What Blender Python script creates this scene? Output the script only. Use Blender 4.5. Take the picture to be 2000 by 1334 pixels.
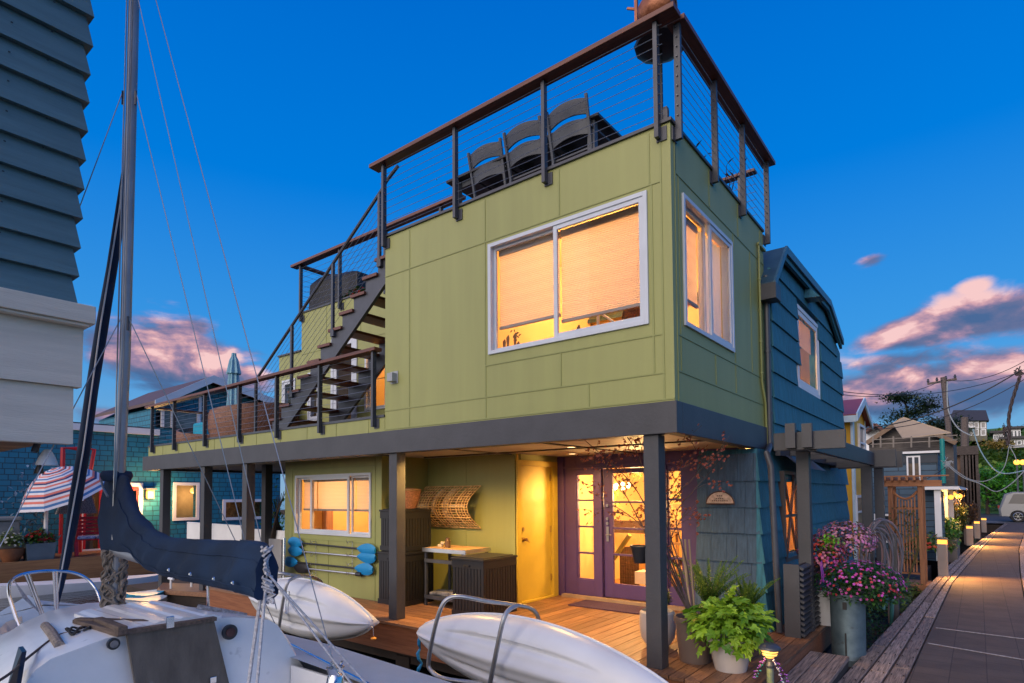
import bpy, bmesh, math, random
from mathutils import Vector, Matrix, noise
random.seed(7)
for o in list(bpy.data.objects): bpy.data.objects.remove(o)
SC = bpy.context.scene
COL = SC.collection
V = Vector
PI = math.pi
# ------------------------------------------------------------------ camera
FPX, PYC, YAW, PITCH, ROLL = 1164.32, 916.03, .6628, .0419, -.0064
CAM = V((2.4749, -5.1265, 1.6))
_F = V((-math.sin(YAW)*math.cos(PITCH), math.cos(YAW)*math.cos(PITCH), math.sin(PITCH)))
_R0 = V((math.cos(YAW), math.sin(YAW), 0)); _U0 = _R0.cross(_F)
_R = _R0*math.cos(ROLL)+_U0*math.sin(ROLL); _U = _U0*math.cos(ROLL)-_R0*math.sin(ROLL)
cam = bpy.data.cameras.new('camera'); co = bpy.data.objects.new('camera', cam); COL.objects.link(co)
cam.sensor_width = 36; cam.lens = FPX/2000*36; cam.shift_y = (PYC-667)/2000
cam.clip_start = .05; cam.clip_end = 3000
m = Matrix((( _R.x,_U.x,-_F.x,CAM.x),(_R.y,_U.y,-_F.y,CAM.y),(_R.z,_U.z,-_F.z,CAM.z),(0,0,0,1)))
co.matrix_world = m; SC.camera = co
# measuring helpers: a sight line through a point of the photo meets a wall plane of known distance
def ray(x, y): return _F+_R*((x-1000)/FPX)+_U*((PYC-y)/FPX)
def atX(x, y, v): d = ray(x, y); return CAM+d*((v-CAM.x)/d.x)
def atY(x, y, v): d = ray(x, y); return CAM+d*((v-CAM.y)/d.y)
def atZ(x, y, v=0.): d = ray(x, y); return CAM+d*((v-CAM.z)/d.z)
def atD(x, y, v): return CAM+ray(x, y)*v
# ------------------------------------------------------------------ view
SC.render.engine = 'CYCLES'
SC.cycles.use_denoising = True
SC.cycles.max_bounces = 8; SC.cycles.transparent_max_bounces = 16
SC.cycles.caustics_reflective = False; SC.cycles.caustics_refractive = False
SC.cycles.sample_clamp_indirect = 4; SC.cycles.sample_clamp_direct = 0
SC.view_settings.view_transform = 'Standard'; SC.view_settings.look = 'None'
SC.view_settings.exposure = 0; SC.view_settings.gamma = 1
# ------------------------------------------------------------------ world: dusk sky with pink clouds
W = bpy.data.worlds.new('World'); SC.world = W; W.use_nodes = True
nt = W.node_tree; nt.nodes.clear(); N = nt.nodes; L = nt.links
def wn(t, **k):
    n = N.new(t)
    for a, b in k.items(): setattr(n, a, b)
    return n
def wmath(op, a, b=None, c=None, clamp=False):
    n = N.new('ShaderNodeMath'); n.operation = op; n.use_clamp = clamp
    for i, q in enumerate((a, b, c)):
        if q is None: continue
        if isinstance(q, (int, float)): n.inputs[i].default_value = q
        else: L.new(q, n.inputs[i])
    return n.outputs[0]
def wramp(fac, stops, interp='LINEAR'):
    n = N.new('ShaderNodeValToRGB'); cr = n.color_ramp; cr.interpolation = interp
    while len(cr.elements) < len(stops): cr.elements.new(.5)
    for e, (p, c) in zip(cr.elements, stops): e.position = p; e.color = (*c, 1)
    L.new(fac, n.inputs[0]); return n.outputs[0]
def wmix(f, a, b, mode='MIX'):
    n = N.new('ShaderNodeMix'); n.data_type = 'RGBA'; n.blend_type = mode
    for s, q in ((0, f), (6, a), (7, b)):
        if isinstance(q, (int, float)): n.inputs[s].default_value = q
        elif isinstance(q, tuple): n.inputs[s].default_value = (*q, 1)
        else: L.new(q, n.inputs[s])
    return n.outputs[2]
SUN_EL, SUN_AZ = math.radians(7), math.radians(184)      # compass from +Y, clockwise
tc = wn('ShaderNodeTexCoord'); sp = wn('ShaderNodeSeparateXYZ'); L.new(tc.outputs['Generated'], sp.inputs[0])
el = wmath('ARCSINE', sp.outputs[2]); az = wmath('ARCTAN2', sp.outputs[0], sp.outputs[1])
sky = wn('ShaderNodeTexSky', sky_type='NISHITA', sun_disc=False, sun_elevation=SUN_EL, sun_rotation=SUN_AZ)
skys = wmix(1., sky.outputs[0], (.0, .006, .010), 'MULTIPLY')
grad = wramp(wmath('MULTIPLY', el, 1/1.571), [(0., (.26, .42, .62)), (.05, (.17, .40, .68)), (.14, (.045, .30, .74)), (.30, (.0, .19, .70)), (.50, (.0, .125, .58)), (1., (.0, .09, .42))])
base = wmix(1., grad, skys, 'ADD')
# west glow where the sun has just set (behind the camera)
dn = wn('ShaderNodeVectorMath', operation='DOT_PRODUCT'); L.new(tc.outputs['Generated'], dn.inputs[0])
dn.inputs[1].default_value = V((math.sin(SUN_AZ), math.cos(SUN_AZ), .25)).normalized()
glow = wramp(wmath('MULTIPLY_ADD', dn.outputs['Value'], .5, .5), [(.61, (0, 0, 0)), (.74, (.28, .22, .18)), (.85, (1.35, 1.08, .86)), (1., (2.2, 1.7, 1.25))])
base = wmix(1., base, glow, 'ADD')
# clouds: fixed banks given by direction (azimuth, elevation), broken up by noise
def blob(a, e, wa, we, s=1.):
    x = wmath('DIVIDE', wmath('SUBTRACT', az, a), wa); y = wmath('DIVIDE', wmath('SUBTRACT', el, e), we)
    r = wmath('ADD', wmath('MULTIPLY', x, x), wmath('MULTIPLY', y, y))
    return wmath('MULTIPLY', wmath('EXPONENT', wmath('MULTIPLY', r, -1.)), s)
def azel(px, py):
    d = ray(px, py).normalized(); return math.atan2(d.x, d.y), math.asin(d.z)
def cloudfield(extra=0.):
    mp = wn('ShaderNodeMapping'); cb = wn('ShaderNodeCombineXYZ')
    L.new(az, cb.inputs[0]); L.new(wmath('MULTIPLY', wmath('ADD', el, extra), 2.0), cb.inputs[1])
    n1 = wn('ShaderNodeTexNoise'); n1.inputs['Scale'].default_value = 9; n1.inputs['Detail'].default_value = 8; n1.inputs['Roughness'].default_value = .55
    n1.inputs['Distortion'].default_value = .3; L.new(cb.outputs[0], n1.inputs['Vector']); return n1.outputs[0]
BL = [((330, 690), 190, 80, 1.15), ((210, 660), 110, 60, .95), ((450, 740), 110, 46, 1.), ((380, 640), 70, 34, .9), ((500, 690), 70, 30, .7), ((420, 790), 160, 26, .75), ((330, 760), 120, 30, .8), ((1780, 700), 200, 26, .8), ((200, 815), 90, 34, 1.), ((275, 822), 60, 30, 1.),
      ((1705, 508), 36, 15, .8), ((1885, 618), 150, 52, 1.25), ((1770, 655), 130, 38, 1.1), ((2010, 605), 140, 55, 1.25), ((1900, 560), 50, 26, .9), ((1800, 765), 230, 60, 1.4), ((1960, 745), 160, 66, 1.45), ((1720, 722), 60, 26, .9), ((1700, 800), 120, 22, .7),
      ((-500, 700), 400, 80, 1.), ((2600, 640), 300, 80, 1.), ((-1500, 600), 500, 90, .9)]
msum = None; hsum = None
for (px, py), wx, wy, s in BL:
    a, e = azel(px, py); a2, _ = azel(px+wx*.5, py); a1, _ = azel(px-wx*.5, py); _, e2 = azel(px, py-wy*.5); _, e1 = azel(px, py+wy*.5)
    b = blob(a, e, abs(a2-a1), abs(e2-e1), s)
    msum = b if msum is None else wmath('MAXIMUM', msum, b)
    t = wmath('MULTIPLY', b, wmath('MULTIPLY', wmath('SUBTRACT', el, e), 1/abs(e2-e1)))
    hsum = t if hsum is None else wmath('ADD', hsum, t)
nz = cloudfield()
dens = wmath('ADD', msum, wmath('MULTIPLY', wmath('SUBTRACT', nz, .5), 1.9))
mr = wn('ShaderNodeMapRange', interpolation_type='SMOOTHSTEP'); L.new(dens, mr.inputs[0]); mr.inputs[1].default_value = .32; mr.inputs[2].default_value = .86
mask = wmath('MULTIPLY', mr.outputs[0], wmath('MULTIPLY', msum, 2., clamp=True), clamp=True)
nz2 = cloudfield(.035)
lit = wmath('ADD', wmath('MULTIPLY', hsum, .42), wmath('MULTIPLY', wmath('SUBTRACT', nz, nz2), 3.))
ccol = wramp(wmath('ADD', lit, .42), [(0., (.07, .13, .28)), (.38, (.15, .16, .29)), (.62, (.36, .23, .34)), (.84, (.74, .40, .42)), (1., (1., .62, .58))])
final = wmix(wmath('MULTIPLY', mask, .93), base, ccol)
# below the horizon: dark reflected ground light
fin2 = wmix(wmath('MULTIPLY_ADD', el, -12., 0., clamp=True), final, (.05, .055, .07))
bg = wn('ShaderNodeBackground'); L.new(fin2, bg.inputs[0]); bg.inputs[1].default_value = 1.
ow = wn('ShaderNodeOutputWorld'); L.new(bg.outputs[0], ow.inputs[0])
# ------------------------------------------------------------------ sun: last soft light from behind the camera
sl = bpy.data.lights.new('sun', 'SUN'); sl.energy = .85; sl.angle = math.radians(25); sl.color = (1, .85, .70)
so = bpy.data.objects.new('sun', sl); COL.objects.link(so)
sd = V((math.sin(SUN_AZ)*math.cos(SUN_EL+.25), math.cos(SUN_AZ)*math.cos(SUN_EL+.25), math.sin(SUN_EL+.25)))
so.rotation_euler = sd.to_track_quat('Z', 'Y').to_euler()

# ------------------------------------------------------------------ helpers
class MB:
    def __init__(s): s.v = []; s.f = []; s.m = []
    def add(s, vs, fs, mi=0):
        b = len(s.v); s.v += [tuple(p) for p in vs]
        for f in fs: s.f.append([b+i for i in f]); s.m.append(mi)
        return s
    def hexa(s, c, mi=0):   # 8 corners: bottom 4 ccw, top 4 ccw
        return s.add(c, [(3,2,1,0),(4,5,6,7),(0,1,5,4),(1,2,6,5),(2,3,7,6),(3,0,4,7)], mi)
    def box(s, x0, x1, y0, y1, z0, z1, mi=0):
        if x0 > x1: x0, x1 = x1, x0
        if y0 > y1: y0, y1 = y1, y0
        if z0 > z1: z0, z1 = z1, z0
        return s.hexa([(x0,y0,z0),(x1,y0,z0),(x1,y1,z0),(x0,y1,z0),(x0,y0,z1),(x1,y0,z1),(x1,y1,z1),(x0,y1,z1)], mi)
    def ob(s, c, ax, ay, az, mi=0):   # centre and three half axes
        c, ax, ay, az = V(c), V(ax), V(ay), V(az)
        return s.hexa([c-ax-ay-az, c+ax-ay-az, c+ax+ay-az, c-ax+ay-az, c-ax-ay+az, c+ax-ay+az, c+ax+ay+az, c-ax+ay+az], mi)
    def bar(s, p, q, w, h, up=(0,0,1), mi=0):
        p, q = V(p), V(q); d = (q-p); l = d.length
        if l < 1e-6: return s
        d.normalize(); up = V(up)
        if abs(d.dot(up)) > .98: up = V((0,1,0))
        a = d.cross(up).normalized(); b = a.cross(d)
        return s.ob((p+q)/2, d*l/2, a*w/2, b*h/2, mi)
    def tube(s, pts, r, n=8, mi=0, closed=False):
        pts = [V(p) for p in pts]; k = len(pts); rs = r if isinstance(r, (list, tuple)) else [r]*k
        rings = []; u = None
        for i, p in enumerate(pts):
            if closed: t = pts[(i+1)%k]-pts[i-1]
            else: t = (pts[min(i+1, k-1)]-pts[max(i-1, 0)])
            if t.length < 1e-9: t = V((0,0,1))
            t.normalize()
            if u is None: u = t.orthogonal().normalized()
            else:
                u = u-t*u.dot(t)
                u = u.normalized() if u.length > 1e-6 else t.orthogonal().normalized()
            w = t.cross(u)
            rings.append([p+(u*math.cos(2*PI*j/n)+w*math.sin(2*PI*j/n))*rs[i] for j in range(n)])
        return s.loft(rings, caps=not closed, loop=closed, mi=mi)
    def loft(s, rings, caps=True, loop=False, mi=0, closed=True):
        n = len(rings[0]); vs = [p for r in rings for p in r]; fs = []
        k = len(rings)
        for i in range(k if loop else k-1):
            a, b = i*n, ((i+1) % k)*n
            for j in range(n if closed else n-1):
                j2 = (j+1) % n; fs.append((a+j, a+j2, b+j2, b+j))
        if caps: fs.append(tuple(range(n))[::-1]); fs.append(tuple((k-1)*n+j for j in range(n)))
        return s.add(vs, fs, mi)
    def lathe(s, c, prof, n=24, mi=0, caps=False, sx=1, sy=1):
        c = V(c); rings = [[c+V((r*sx*math.cos(2*PI*j/n), r*sy*math.sin(2*PI*j/n), z)) for j in range(n)] for r, z in prof]
        return s.loft(rings, caps=caps, mi=mi)
    def prism(s, poly, vec, mi=0):
        n = len(poly); vec = V(vec); a = [V(p) for p in poly]; b = [p+vec for p in a]
        return s.add(a+b, [tuple(range(n))[::-1], tuple(range(n, 2*n))]+[(i, (i+1)%n, n+(i+1)%n, n+i) for i in range(n)], mi)
    def quad(s, a, b, c, d, mi=0): return s.add([a, b, c, d], [(0,1,2,3)], mi)
    def ball(s, c, r, n=10, mi=0, sx=1, sy=1, sz=1):
        c = V(c); k = max(5, n//2+1)
        return s.loft([[c+V((max(r*math.sin(PI*i/k), r*.02)*math.cos(2*PI*j/n)*sx, max(r*math.sin(PI*i/k), r*.02)*math.sin(2*PI*j/n)*sy, -r*math.cos(PI*i/k)*sz)) for j in range(n)] for i in range(k+1)], mi=mi)
    def leaf(s, p, d, nrm, Ln, Wd, mi=0, fold=.15):
        p, d, nrm = V(p), V(d).normalized(), V(nrm); sd_ = d.cross(nrm)
        if sd_.length < 1e-4: sd_ = d.orthogonal()
        sd_.normalize(); up = sd_.cross(d)
        m1 = p+d*Ln*.45-up*Ln*.02
        return s.add([p, m1+sd_*Wd/2+up*Wd*fold, p+d*Ln-up*Ln*.12, m1-sd_*Wd/2+up*Wd*fold, p+d*Ln*.5], [(0,1,4),(1,2,4),(2,3,4),(3,0,4)], mi)
    def wallrect(s, axis, v, t, u0, u1, z0, z1, holes=(), mi=0):
        """wall slab on plane axis=v (front) to v+t with rectangular holes (u0,u1,z0,z1)"""
        us = sorted({u0, u1, *[h[0] for h in holes], *[h[1] for h in holes]}); zs = sorted({z0, z1, *[h[2] for h in holes], *[h[3] for h in holes]})
        us = [u for u in us if u0 <= u <= u1]; zs = [z for z in zs if z0 <= z <= z1]
        # merge columns: per column of us, stack z runs
        for a, b in zip(us, us[1:]):
            run = None
            for c, d in list(zip(zs, zs[1:]))+[(None, None)]:
                solid = c is not None and not any(h[0] <= (a+b)/2 <= h[1] and h[2] <= (c+d)/2 <= h[3] for h in holes)
                if solid: run = (run[0], d) if run else (c, d)
                elif run:
                    if axis == 'y': s.box(a, b, v, v+t, run[0], run[1], mi)
                    else: s.box(v, v+t, a, b, run[0], run[1], mi)
                    run = None
        return s
    def build(s, name, mat, parent=None, smooth=False, bevel=0, loc=None):
        me = bpy.data.meshes.new(name)
        off = OFF.get(parent.name, V((0,0,0))) if parent else (V(loc) if loc else V((0,0,0)))
        me.from_pydata([tuple(V(p)-off) for p in s.v], [], s.f); me.validate()
        for mt in (mat if isinstance(mat, (list, tuple)) else [mat]): me.materials.append(mt)
        if len(me.polygons) == len(s.m): me.polygons.foreach_set('material_index', s.m)
        bm = bmesh.new(); bm.from_mesh(me); bmesh.ops.recalc_face_normals(bm, faces=bm.faces); bm.to_mesh(me); bm.free()
        o = bpy.data.objects.new(name, me); COL.objects.link(o)
        if parent: o.parent = parent
        elif loc: o.location = loc
        OFF[o.name] = off
        if smooth:
            me.polygons.foreach_set('use_smooth', [True]*len(me.polygons))
            me.set_sharp_from_angle(angle=math.radians(smooth if smooth > 1 else 35))
        if bevel:
            b = o.modifiers.new('b', 'BEVEL'); b.width = bevel; b.segments = 2; b.limit_method = 'ANGLE'
        return o
OFF = {}
def tag(o, label, cat, group=None, kind=None):
    if label: o['label'] = label
    if cat: o['category'] = cat
    if group: o['group'] = group
    if kind: o['kind'] = kind
    return o
def thing(name, loc, label, cat, group=None):
    o = bpy.data.objects.new(name, None); COL.objects.link(o); o.location = loc; o.empty_display_size = .1
    OFF[o.name] = V(loc); return tag(o, label, cat, group)
def struct(o): o['kind'] = 'structure'; return o
def copy_tree(o, parent=None):
    c = o.copy(); COL.objects.link(c)
    OFF[c.name] = OFF.get(o.name, V((0,0,0)))
    if parent: c.parent = parent
    for ch in list(o.children): copy_tree(ch, c)
    return c
def lamp(kind, name, loc, energy, color, parent=None, size=.1, spot=None, to=None):
    l = bpy.data.lights.new(name, kind); l.energy = energy; l.color = color
    if kind == 'AREA': l.size = size
    else: l.shadow_soft_size = size
    if spot: l.spot_size = math.radians(spot); l.spot_blend = .8
    o = bpy.data.objects.new(name, l); COL.objects.link(o); o.location = loc
    if to: o.rotation_euler = (V(loc)-V(to)).to_track_quat('Z', 'Y').to_euler()
    if parent: o.parent = parent; o.location = V(loc)-OFF[parent.name]
    return o
def subdiv(o, lv=2):
    b = o.modifiers.new('s', 'SUBSURF'); b.levels = lv; b.render_levels = lv
def catmull(pts, k=6, closed=False):
    pts = [V(p) for p in pts]; n = len(pts); out = []
    g = (lambda i: pts[i % n]) if closed else (lambda i: pts[min(max(i, 0), n-1)])
    for i in range(n if closed else n-1):
        a, b, c, d = g(i-1), g(i), g(i+1), g(i+2)
        for j in range(k):
            t = j/k; out.append(.5*((2*b)+(c-a)*t+(2*a-5*b+4*c-d)*t*t+(3*b-a-3*c+d)*t*t*t))
    if not closed: out.append(pts[-1])
    return out
def rope(p, q, sag, n=10): return [V(p).lerp(V(q), i/n)-V((0, 0, sag*4*(i/n)*(1-i/n))) for i in range(n+1)]

# ------------------------------------------------------------------ materials
MATS = {}
def mat(name, col, rough=.6, var=.08, scale=4., bump=.0, bscale=60., metal=0., stretch=(1,1,1), col2=None, detail=6, spec=.5, sheen=0, speck=None):
    if name in MATS: return MATS[name]
    mt = bpy.data.materials.new(name); mt.use_nodes = True; t = mt.node_tree; b = t.nodes['Principled BSDF']
    b.inputs['Roughness'].default_value = rough; b.inputs['Metallic'].default_value = metal; b.inputs['Specular IOR Level'].default_value = spec
    if sheen: b.inputs['Sheen Weight'].default_value = sheen
    tc = t.nodes.new('ShaderNodeTexCoord'); mp = t.nodes.new('ShaderNodeMapping'); mp.inputs['Scale'].default_value = stretch
    t.links.new(tc.outputs['Object'], mp.inputs[0])
    n = t.nodes.new('ShaderNodeTexNoise'); n.inputs['Scale'].default_value = scale; n.inputs['Detail'].default_value = detail; n.inputs['Roughness'].default_value = .6
    t.links.new(mp.outputs[0], n.inputs[0])
    r = t.nodes.new('ShaderNodeValToRGB'); c2 = col2 or tuple(min(1, c*(1+var*1.5)) for c in col); c1 = tuple(c*(1-var*1.5) for c in col) if not col2 else col
    r.color_ramp.elements[0].color = (*c1, 1); r.color_ramp.elements[1].color = (*c2, 1); r.color_ramp.elements[0].position = .3; r.color_ramp.elements[1].position = .7
    t.links.new(n.outputs[0], r.inputs[0]); out = r.outputs[0]
    if speck:
        n3 = t.nodes.new('ShaderNodeTexNoise'); n3.inputs['Scale'].default_value = speck[1]; n3.inputs['Detail'].default_value = 3; t.links.new(mp.outputs[0], n3.inputs[0])
        r3 = t.nodes.new('ShaderNodeValToRGB'); r3.color_ramp.elements[0].position = speck[2]; r3.color_ramp.elements[1].position = speck[2]+.08; t.links.new(n3.outputs[0], r3.inputs[0])
        mx = t.nodes.new('ShaderNodeMix'); mx.data_type = 'RGBA'; t.links.new(r3.outputs[0], mx.inputs[0]); t.links.new(out, mx.inputs[6]); mx.inputs[7].default_value = (*speck[0], 1); out = mx.outputs[2]
    t.links.new(out, b.inputs['Base Color'])
    if bump:
        n2 = t.nodes.new('ShaderNodeTexNoise'); n2.inputs['Scale'].default_value = bscale; n2.inputs['Detail'].default_value = 4; t.links.new(mp.outputs[0], n2.inputs[0])
        bp = t.nodes.new('ShaderNodeBump'); bp.inputs['Strength'].default_value = min(1, bump); bp.inputs['Distance'].default_value = .01; t.links.new(n2.outputs[0], bp.inputs['Height']); t.links.new(bp.outputs[0], b.inputs['Normal'])
    MATS[name] = mt; return mt
def emis(name, col, s):
    mt = bpy.data.materials.new(name); mt.use_nodes = True; b = mt.node_tree.nodes['Principled BSDF']
    b.inputs['Base Color'].default_value = (*col, 1); b.inputs['Emission Color'].default_value = (*col, 1); b.inputs['Emission Strength'].default_value = s; return mt
def glass(name, tint=(1,1,1), rough=.02, refl=1.):
    mt = bpy.data.materials.new(name); mt.use_nodes = True; t = mt.node_tree; t.nodes.clear()
    tr = t.nodes.new('ShaderNodeBsdfTransparent'); tr.inputs[0].default_value = (*tint, 1); gl = t.nodes.new('ShaderNodeBsdfGlossy'); gl.inputs['Roughness'].default_value = rough
    gl.inputs[0].default_value = (refl, refl, refl, 1)
    mx = t.nodes.new('ShaderNodeMixShader'); o = t.nodes.new('ShaderNodeOutputMaterial')
    g = t.nodes.new('ShaderNodeNewGeometry'); d = t.nodes.new('ShaderNodeVectorMath'); d.operation = 'DOT_PRODUCT'; t.links.new(g.outputs['Incoming'], d.inputs[0]); t.links.new(g.outputs['Normal'], d.inputs[1])
    def mm(op, a, b):
        n = t.nodes.new('ShaderNodeMath'); n.operation = op
        for i, q in enumerate((a, b)):
            if isinstance(q, (int, float)): n.inputs[i].default_value = q
            else: t.links.new(q, n.inputs[i])
        return n.outputs[0]
    ab = mm('ABSOLUTE', d.outputs['Value'], 0); fr = mm('ADD', mm('MULTIPLY', mm('POWER', mm('SUBTRACT', 1., ab), 5.), .8), .022)
    t.links.new(fr, mx.inputs[0]); t.links.new(tr.outputs[0], mx.inputs[1]); t.links.new(gl.outputs[0], mx.inputs[2]); t.links.new(mx.outputs[0], o.inputs[0]); return mt
def translucent(name, col, k=.6, line=None):
    mt = bpy.data.materials.new(name); mt.use_nodes = True; t = mt.node_tree; t.nodes.clear()
    a = t.nodes.new('ShaderNodeBsdfDiffuse'); b = t.nodes.new('ShaderNodeBsdfTranslucent'); mx = t.nodes.new('ShaderNodeMixShader'); o = t.nodes.new('ShaderNodeOutputMaterial'); mx.inputs[0].default_value = k
    a.inputs[0].default_value = (*col, 1); b.inputs[0].default_value = (*col, 1)
    if line:
        tc = t.nodes.new('ShaderNodeTexCoord'); w = t.nodes.new('ShaderNodeTexWave'); w.bands_direction = 'Z'; w.inputs['Scale'].default_value = line; t.links.new(tc.outputs['Object'], w.inputs[0])
        r = t.nodes.new('ShaderNodeValToRGB'); r.color_ramp.elements[0].color = (*[c*.8 for c in col], 1); r.color_ramp.elements[1].color = (*col, 1); t.links.new(w.outputs[0], r.inputs[0])
        t.links.new(r.outputs[0], a.inputs[0]); t.links.new(r.outputs[0], b.inputs[0])
    t.links.new(a.outputs[0], mx.inputs[1]); t.links.new(b.outputs[0], mx.inputs[2]); t.links.new(mx.outputs[0], o.inputs[0]); return mt
def leafmat(name, c1, c2, scale=6, trans=.25):
    mt = bpy.data.materials.new(name); mt.use_nodes = True; t = mt.node_tree; b = t.nodes['Principled BSDF']; b.inputs['Roughness'].default_value = .5
    g = t.nodes.new('ShaderNodeNewGeometry'); r = t.nodes.new('ShaderNodeValToRGB'); r.color_ramp.elements[0].color = (*c1, 1); r.color_ramp.elements[1].color = (*c2, 1)
    t.links.new(g.outputs['Random Per Island'], r.inputs[0]); t.links.new(r.outputs[0], b.inputs['Base Color'])
    tr = t.nodes.new('ShaderNodeBsdfTranslucent'); t.links.new(r.outputs[0], tr.inputs[0]); mx = t.nodes.new('ShaderNodeMixShader'); mx.inputs[0].default_value = trans
    o = t.nodes['Material Output']; t.links.new(b.outputs[0], mx.inputs[1]); t.links.new(tr.outputs[0], mx.inputs[2]); t.links.new(mx.outputs[0], o.inputs[0]); return mt
def wood(name, c1, c2, axis='x', rough=.6, scale=3., bump=.4, board=None, rnd=.35):
    """grain along axis; each loose board (mesh island) gets its own tone"""
    mt = bpy.data.materials.new(name); mt.use_nodes = True; t = mt.node_tree; b = t.nodes['Principled BSDF']; b.inputs['Roughness'].default_value = rough
    tc = t.nodes.new('ShaderNodeTexCoord'); mp = t.nodes.new('ShaderNodeMapping'); s = {'x': (.6, 12, 12), 'y': (12, .6, 12), 'z': (12, 12, .6)}[axis]; mp.inputs['Scale'].default_value = s
    g = t.nodes.new('ShaderNodeNewGeometry'); ad = t.nodes.new('ShaderNodeVectorMath'); ad.operation = 'MULTIPLY_ADD'; t.links.new(tc.outputs['Object'], ad.inputs[0]); ad.inputs[1].default_value = (1,1,1)
    cb = t.nodes.new('ShaderNodeCombineXYZ'); ml = t.nodes.new('ShaderNodeMath'); ml.operation = 'MULTIPLY'; ml.inputs[1].default_value = 37.; t.links.new(g.outputs['Random Per Island'], ml.inputs[0])
    for i in range(3): t.links.new(ml.outputs[0], cb.inputs[i])
    t.links.new(cb.outputs[0], ad.inputs[2]); t.links.new(ad.outputs[0], mp.inputs[0])
    n = t.nodes.new('ShaderNodeTexNoise'); n.inputs['Scale'].default_value = scale; n.inputs['Detail'].default_value = 8; n.inputs['Roughness'].default_value = .7; t.links.new(mp.outputs[0], n.inputs[0])
    r = t.nodes.new('ShaderNodeValToRGB'); r.color_ramp.elements[0].color = (*c1, 1); r.color_ramp.elements[1].color = (*c2, 1); r.color_ramp.elements[0].position = .32; r.color_ramp.elements[1].position = .68; t.links.new(n.outputs[0], r.inputs[0])
    hs = t.nodes.new('ShaderNodeHueSaturation'); m2 = t.nodes.new('ShaderNodeMath'); m2.operation = 'MULTIPLY_ADD'; m2.inputs[1].default_value = rnd*2; m2.inputs[2].default_value = 1-rnd
    t.links.new(g.outputs['Random Per Island'], m2.inputs[0]); t.links.new(m2.outputs[0], hs.inputs['Value']); t.links.new(r.outputs[0], hs.inputs['Color']); t.links.new(hs.outputs[0], b.inputs['Base Color'])
    bp = t.nodes.new('ShaderNodeBump'); bp.inputs['Strength'].default_value = bump; bp.inputs['Distance'].default_value = .004; t.links.new(n.outputs[0], bp.inputs['Height']); t.links.new(bp.outputs[0], b.inputs['Normal'])
    return mt
M_green = mat('green_panel', (.31, .322, .106), .5, .04, 1.3, .22, 70, stretch=(4, 4, .3))
M_greenj = mat('green_joint', (.27, .29, .095), .5, .04)
M_grey = mat('charcoal_paint', (.054, .055, .062), .5, .10, 3, .2, 40)
M_steel = mat('dark_steel', (.05, .055, .07), .4, .12, 8, .1, 80)
M_cable = mat('cable_steel', (.30, .32, .36), .35, .05, 5, metal=.8)
M_ipe = wood('ipe_handrail', (.08, .022, .012), (.22, .07, .035), 'x', .45)
M_ipey = wood('ipe_handrail_side', (.08, .022, .012), (.22, .07, .035), 'y', .45)
M_deck = wood('deck_boards', (.10, .042, .022), (.33, .17, .09), 'x', .5, 4, .8, rnd=.3)
M_decky = wood('deck_boards_side', (.10, .042, .022), (.33, .17, .09), 'y', .5, 4, .8, rnd=.3)
M_fascia = wood('deck_fascia', (.16, .05, .02), (.30, .12, .05), 'x', .65)
M_frame = mat('window_frame_vinyl', (.56, .60, .66), .4, .04, 3)
M_white = mat('white_paint', (.75, .75, .76), .5, .04, 3)
M_glass = glass('window_glass', (.97,.97,.97), .01, .30)
M_blind = translucent('cellular_blind', (.92, .80, .72), .62, 14)
M_blinddk = mat('blind_rail', (.30, .27, .25), .5)
M_purple = mat('purple_paint', (.085, .048, .175), .45, .06, 4, .1, 50)
M_yellow = mat('yellow_door_paint', (.58, .42, .05), .45, .05, 3, .08, 50)
M_room = mat('room_wall_cream', (.80, .58, .26), .8, .03)
M_roomfl = mat('room_floor_oak', (.40, .22, .09), .5, .2, 6, stretch=(1, 8, 1))
M_metal = mat('brushed_metal', (.55, .56, .58), .3, .05, 8, metal=1.)
M_chrome = mat('chrome_tube', (.62, .65, .70), .22, .05, 8, metal=1.)
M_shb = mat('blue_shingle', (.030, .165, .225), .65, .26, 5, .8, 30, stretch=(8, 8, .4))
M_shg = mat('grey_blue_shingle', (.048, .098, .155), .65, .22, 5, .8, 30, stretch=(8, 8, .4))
WARM = (1., .56, .20)
# ================================================================== WATER AND GROUND
water = MB().add([(-400,-400,-.75),(400,-400,-.75),(400,400,-.75),(-400,400,-.75)], [(0,1,2,3)]).build('water', (lambda: None)() or mat('water', (.012, .016, .016), .06, .2, .5, .55, 5., spec=.6, stretch=(1, 1.6, 1)))
struct(water); MATS['water'].node_tree.nodes['Principled BSDF'].inputs['IOR'].default_value = 1.33
for n_ in MATS['water'].node_tree.nodes:
    if n_.type == 'BUMP': n_.inputs['Distance'].default_value = .05; n_.inputs['Strength'].default_value = .35

# ================================================================== THE FLOATING HOME
XW, YR, ZB0, ZB1, ZT = .345, 3.0, 2.14, 2.43, 5.02       # right wall plane, depth of the upper box, beam, roof
XL, XB = -3.64, -10.9                                     # left end of the upper box, of the balcony
H = thing('floating_home', (0, 0, 0), 'two storey lime green and blue floating home with a cable railed roof deck', 'house')
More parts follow.
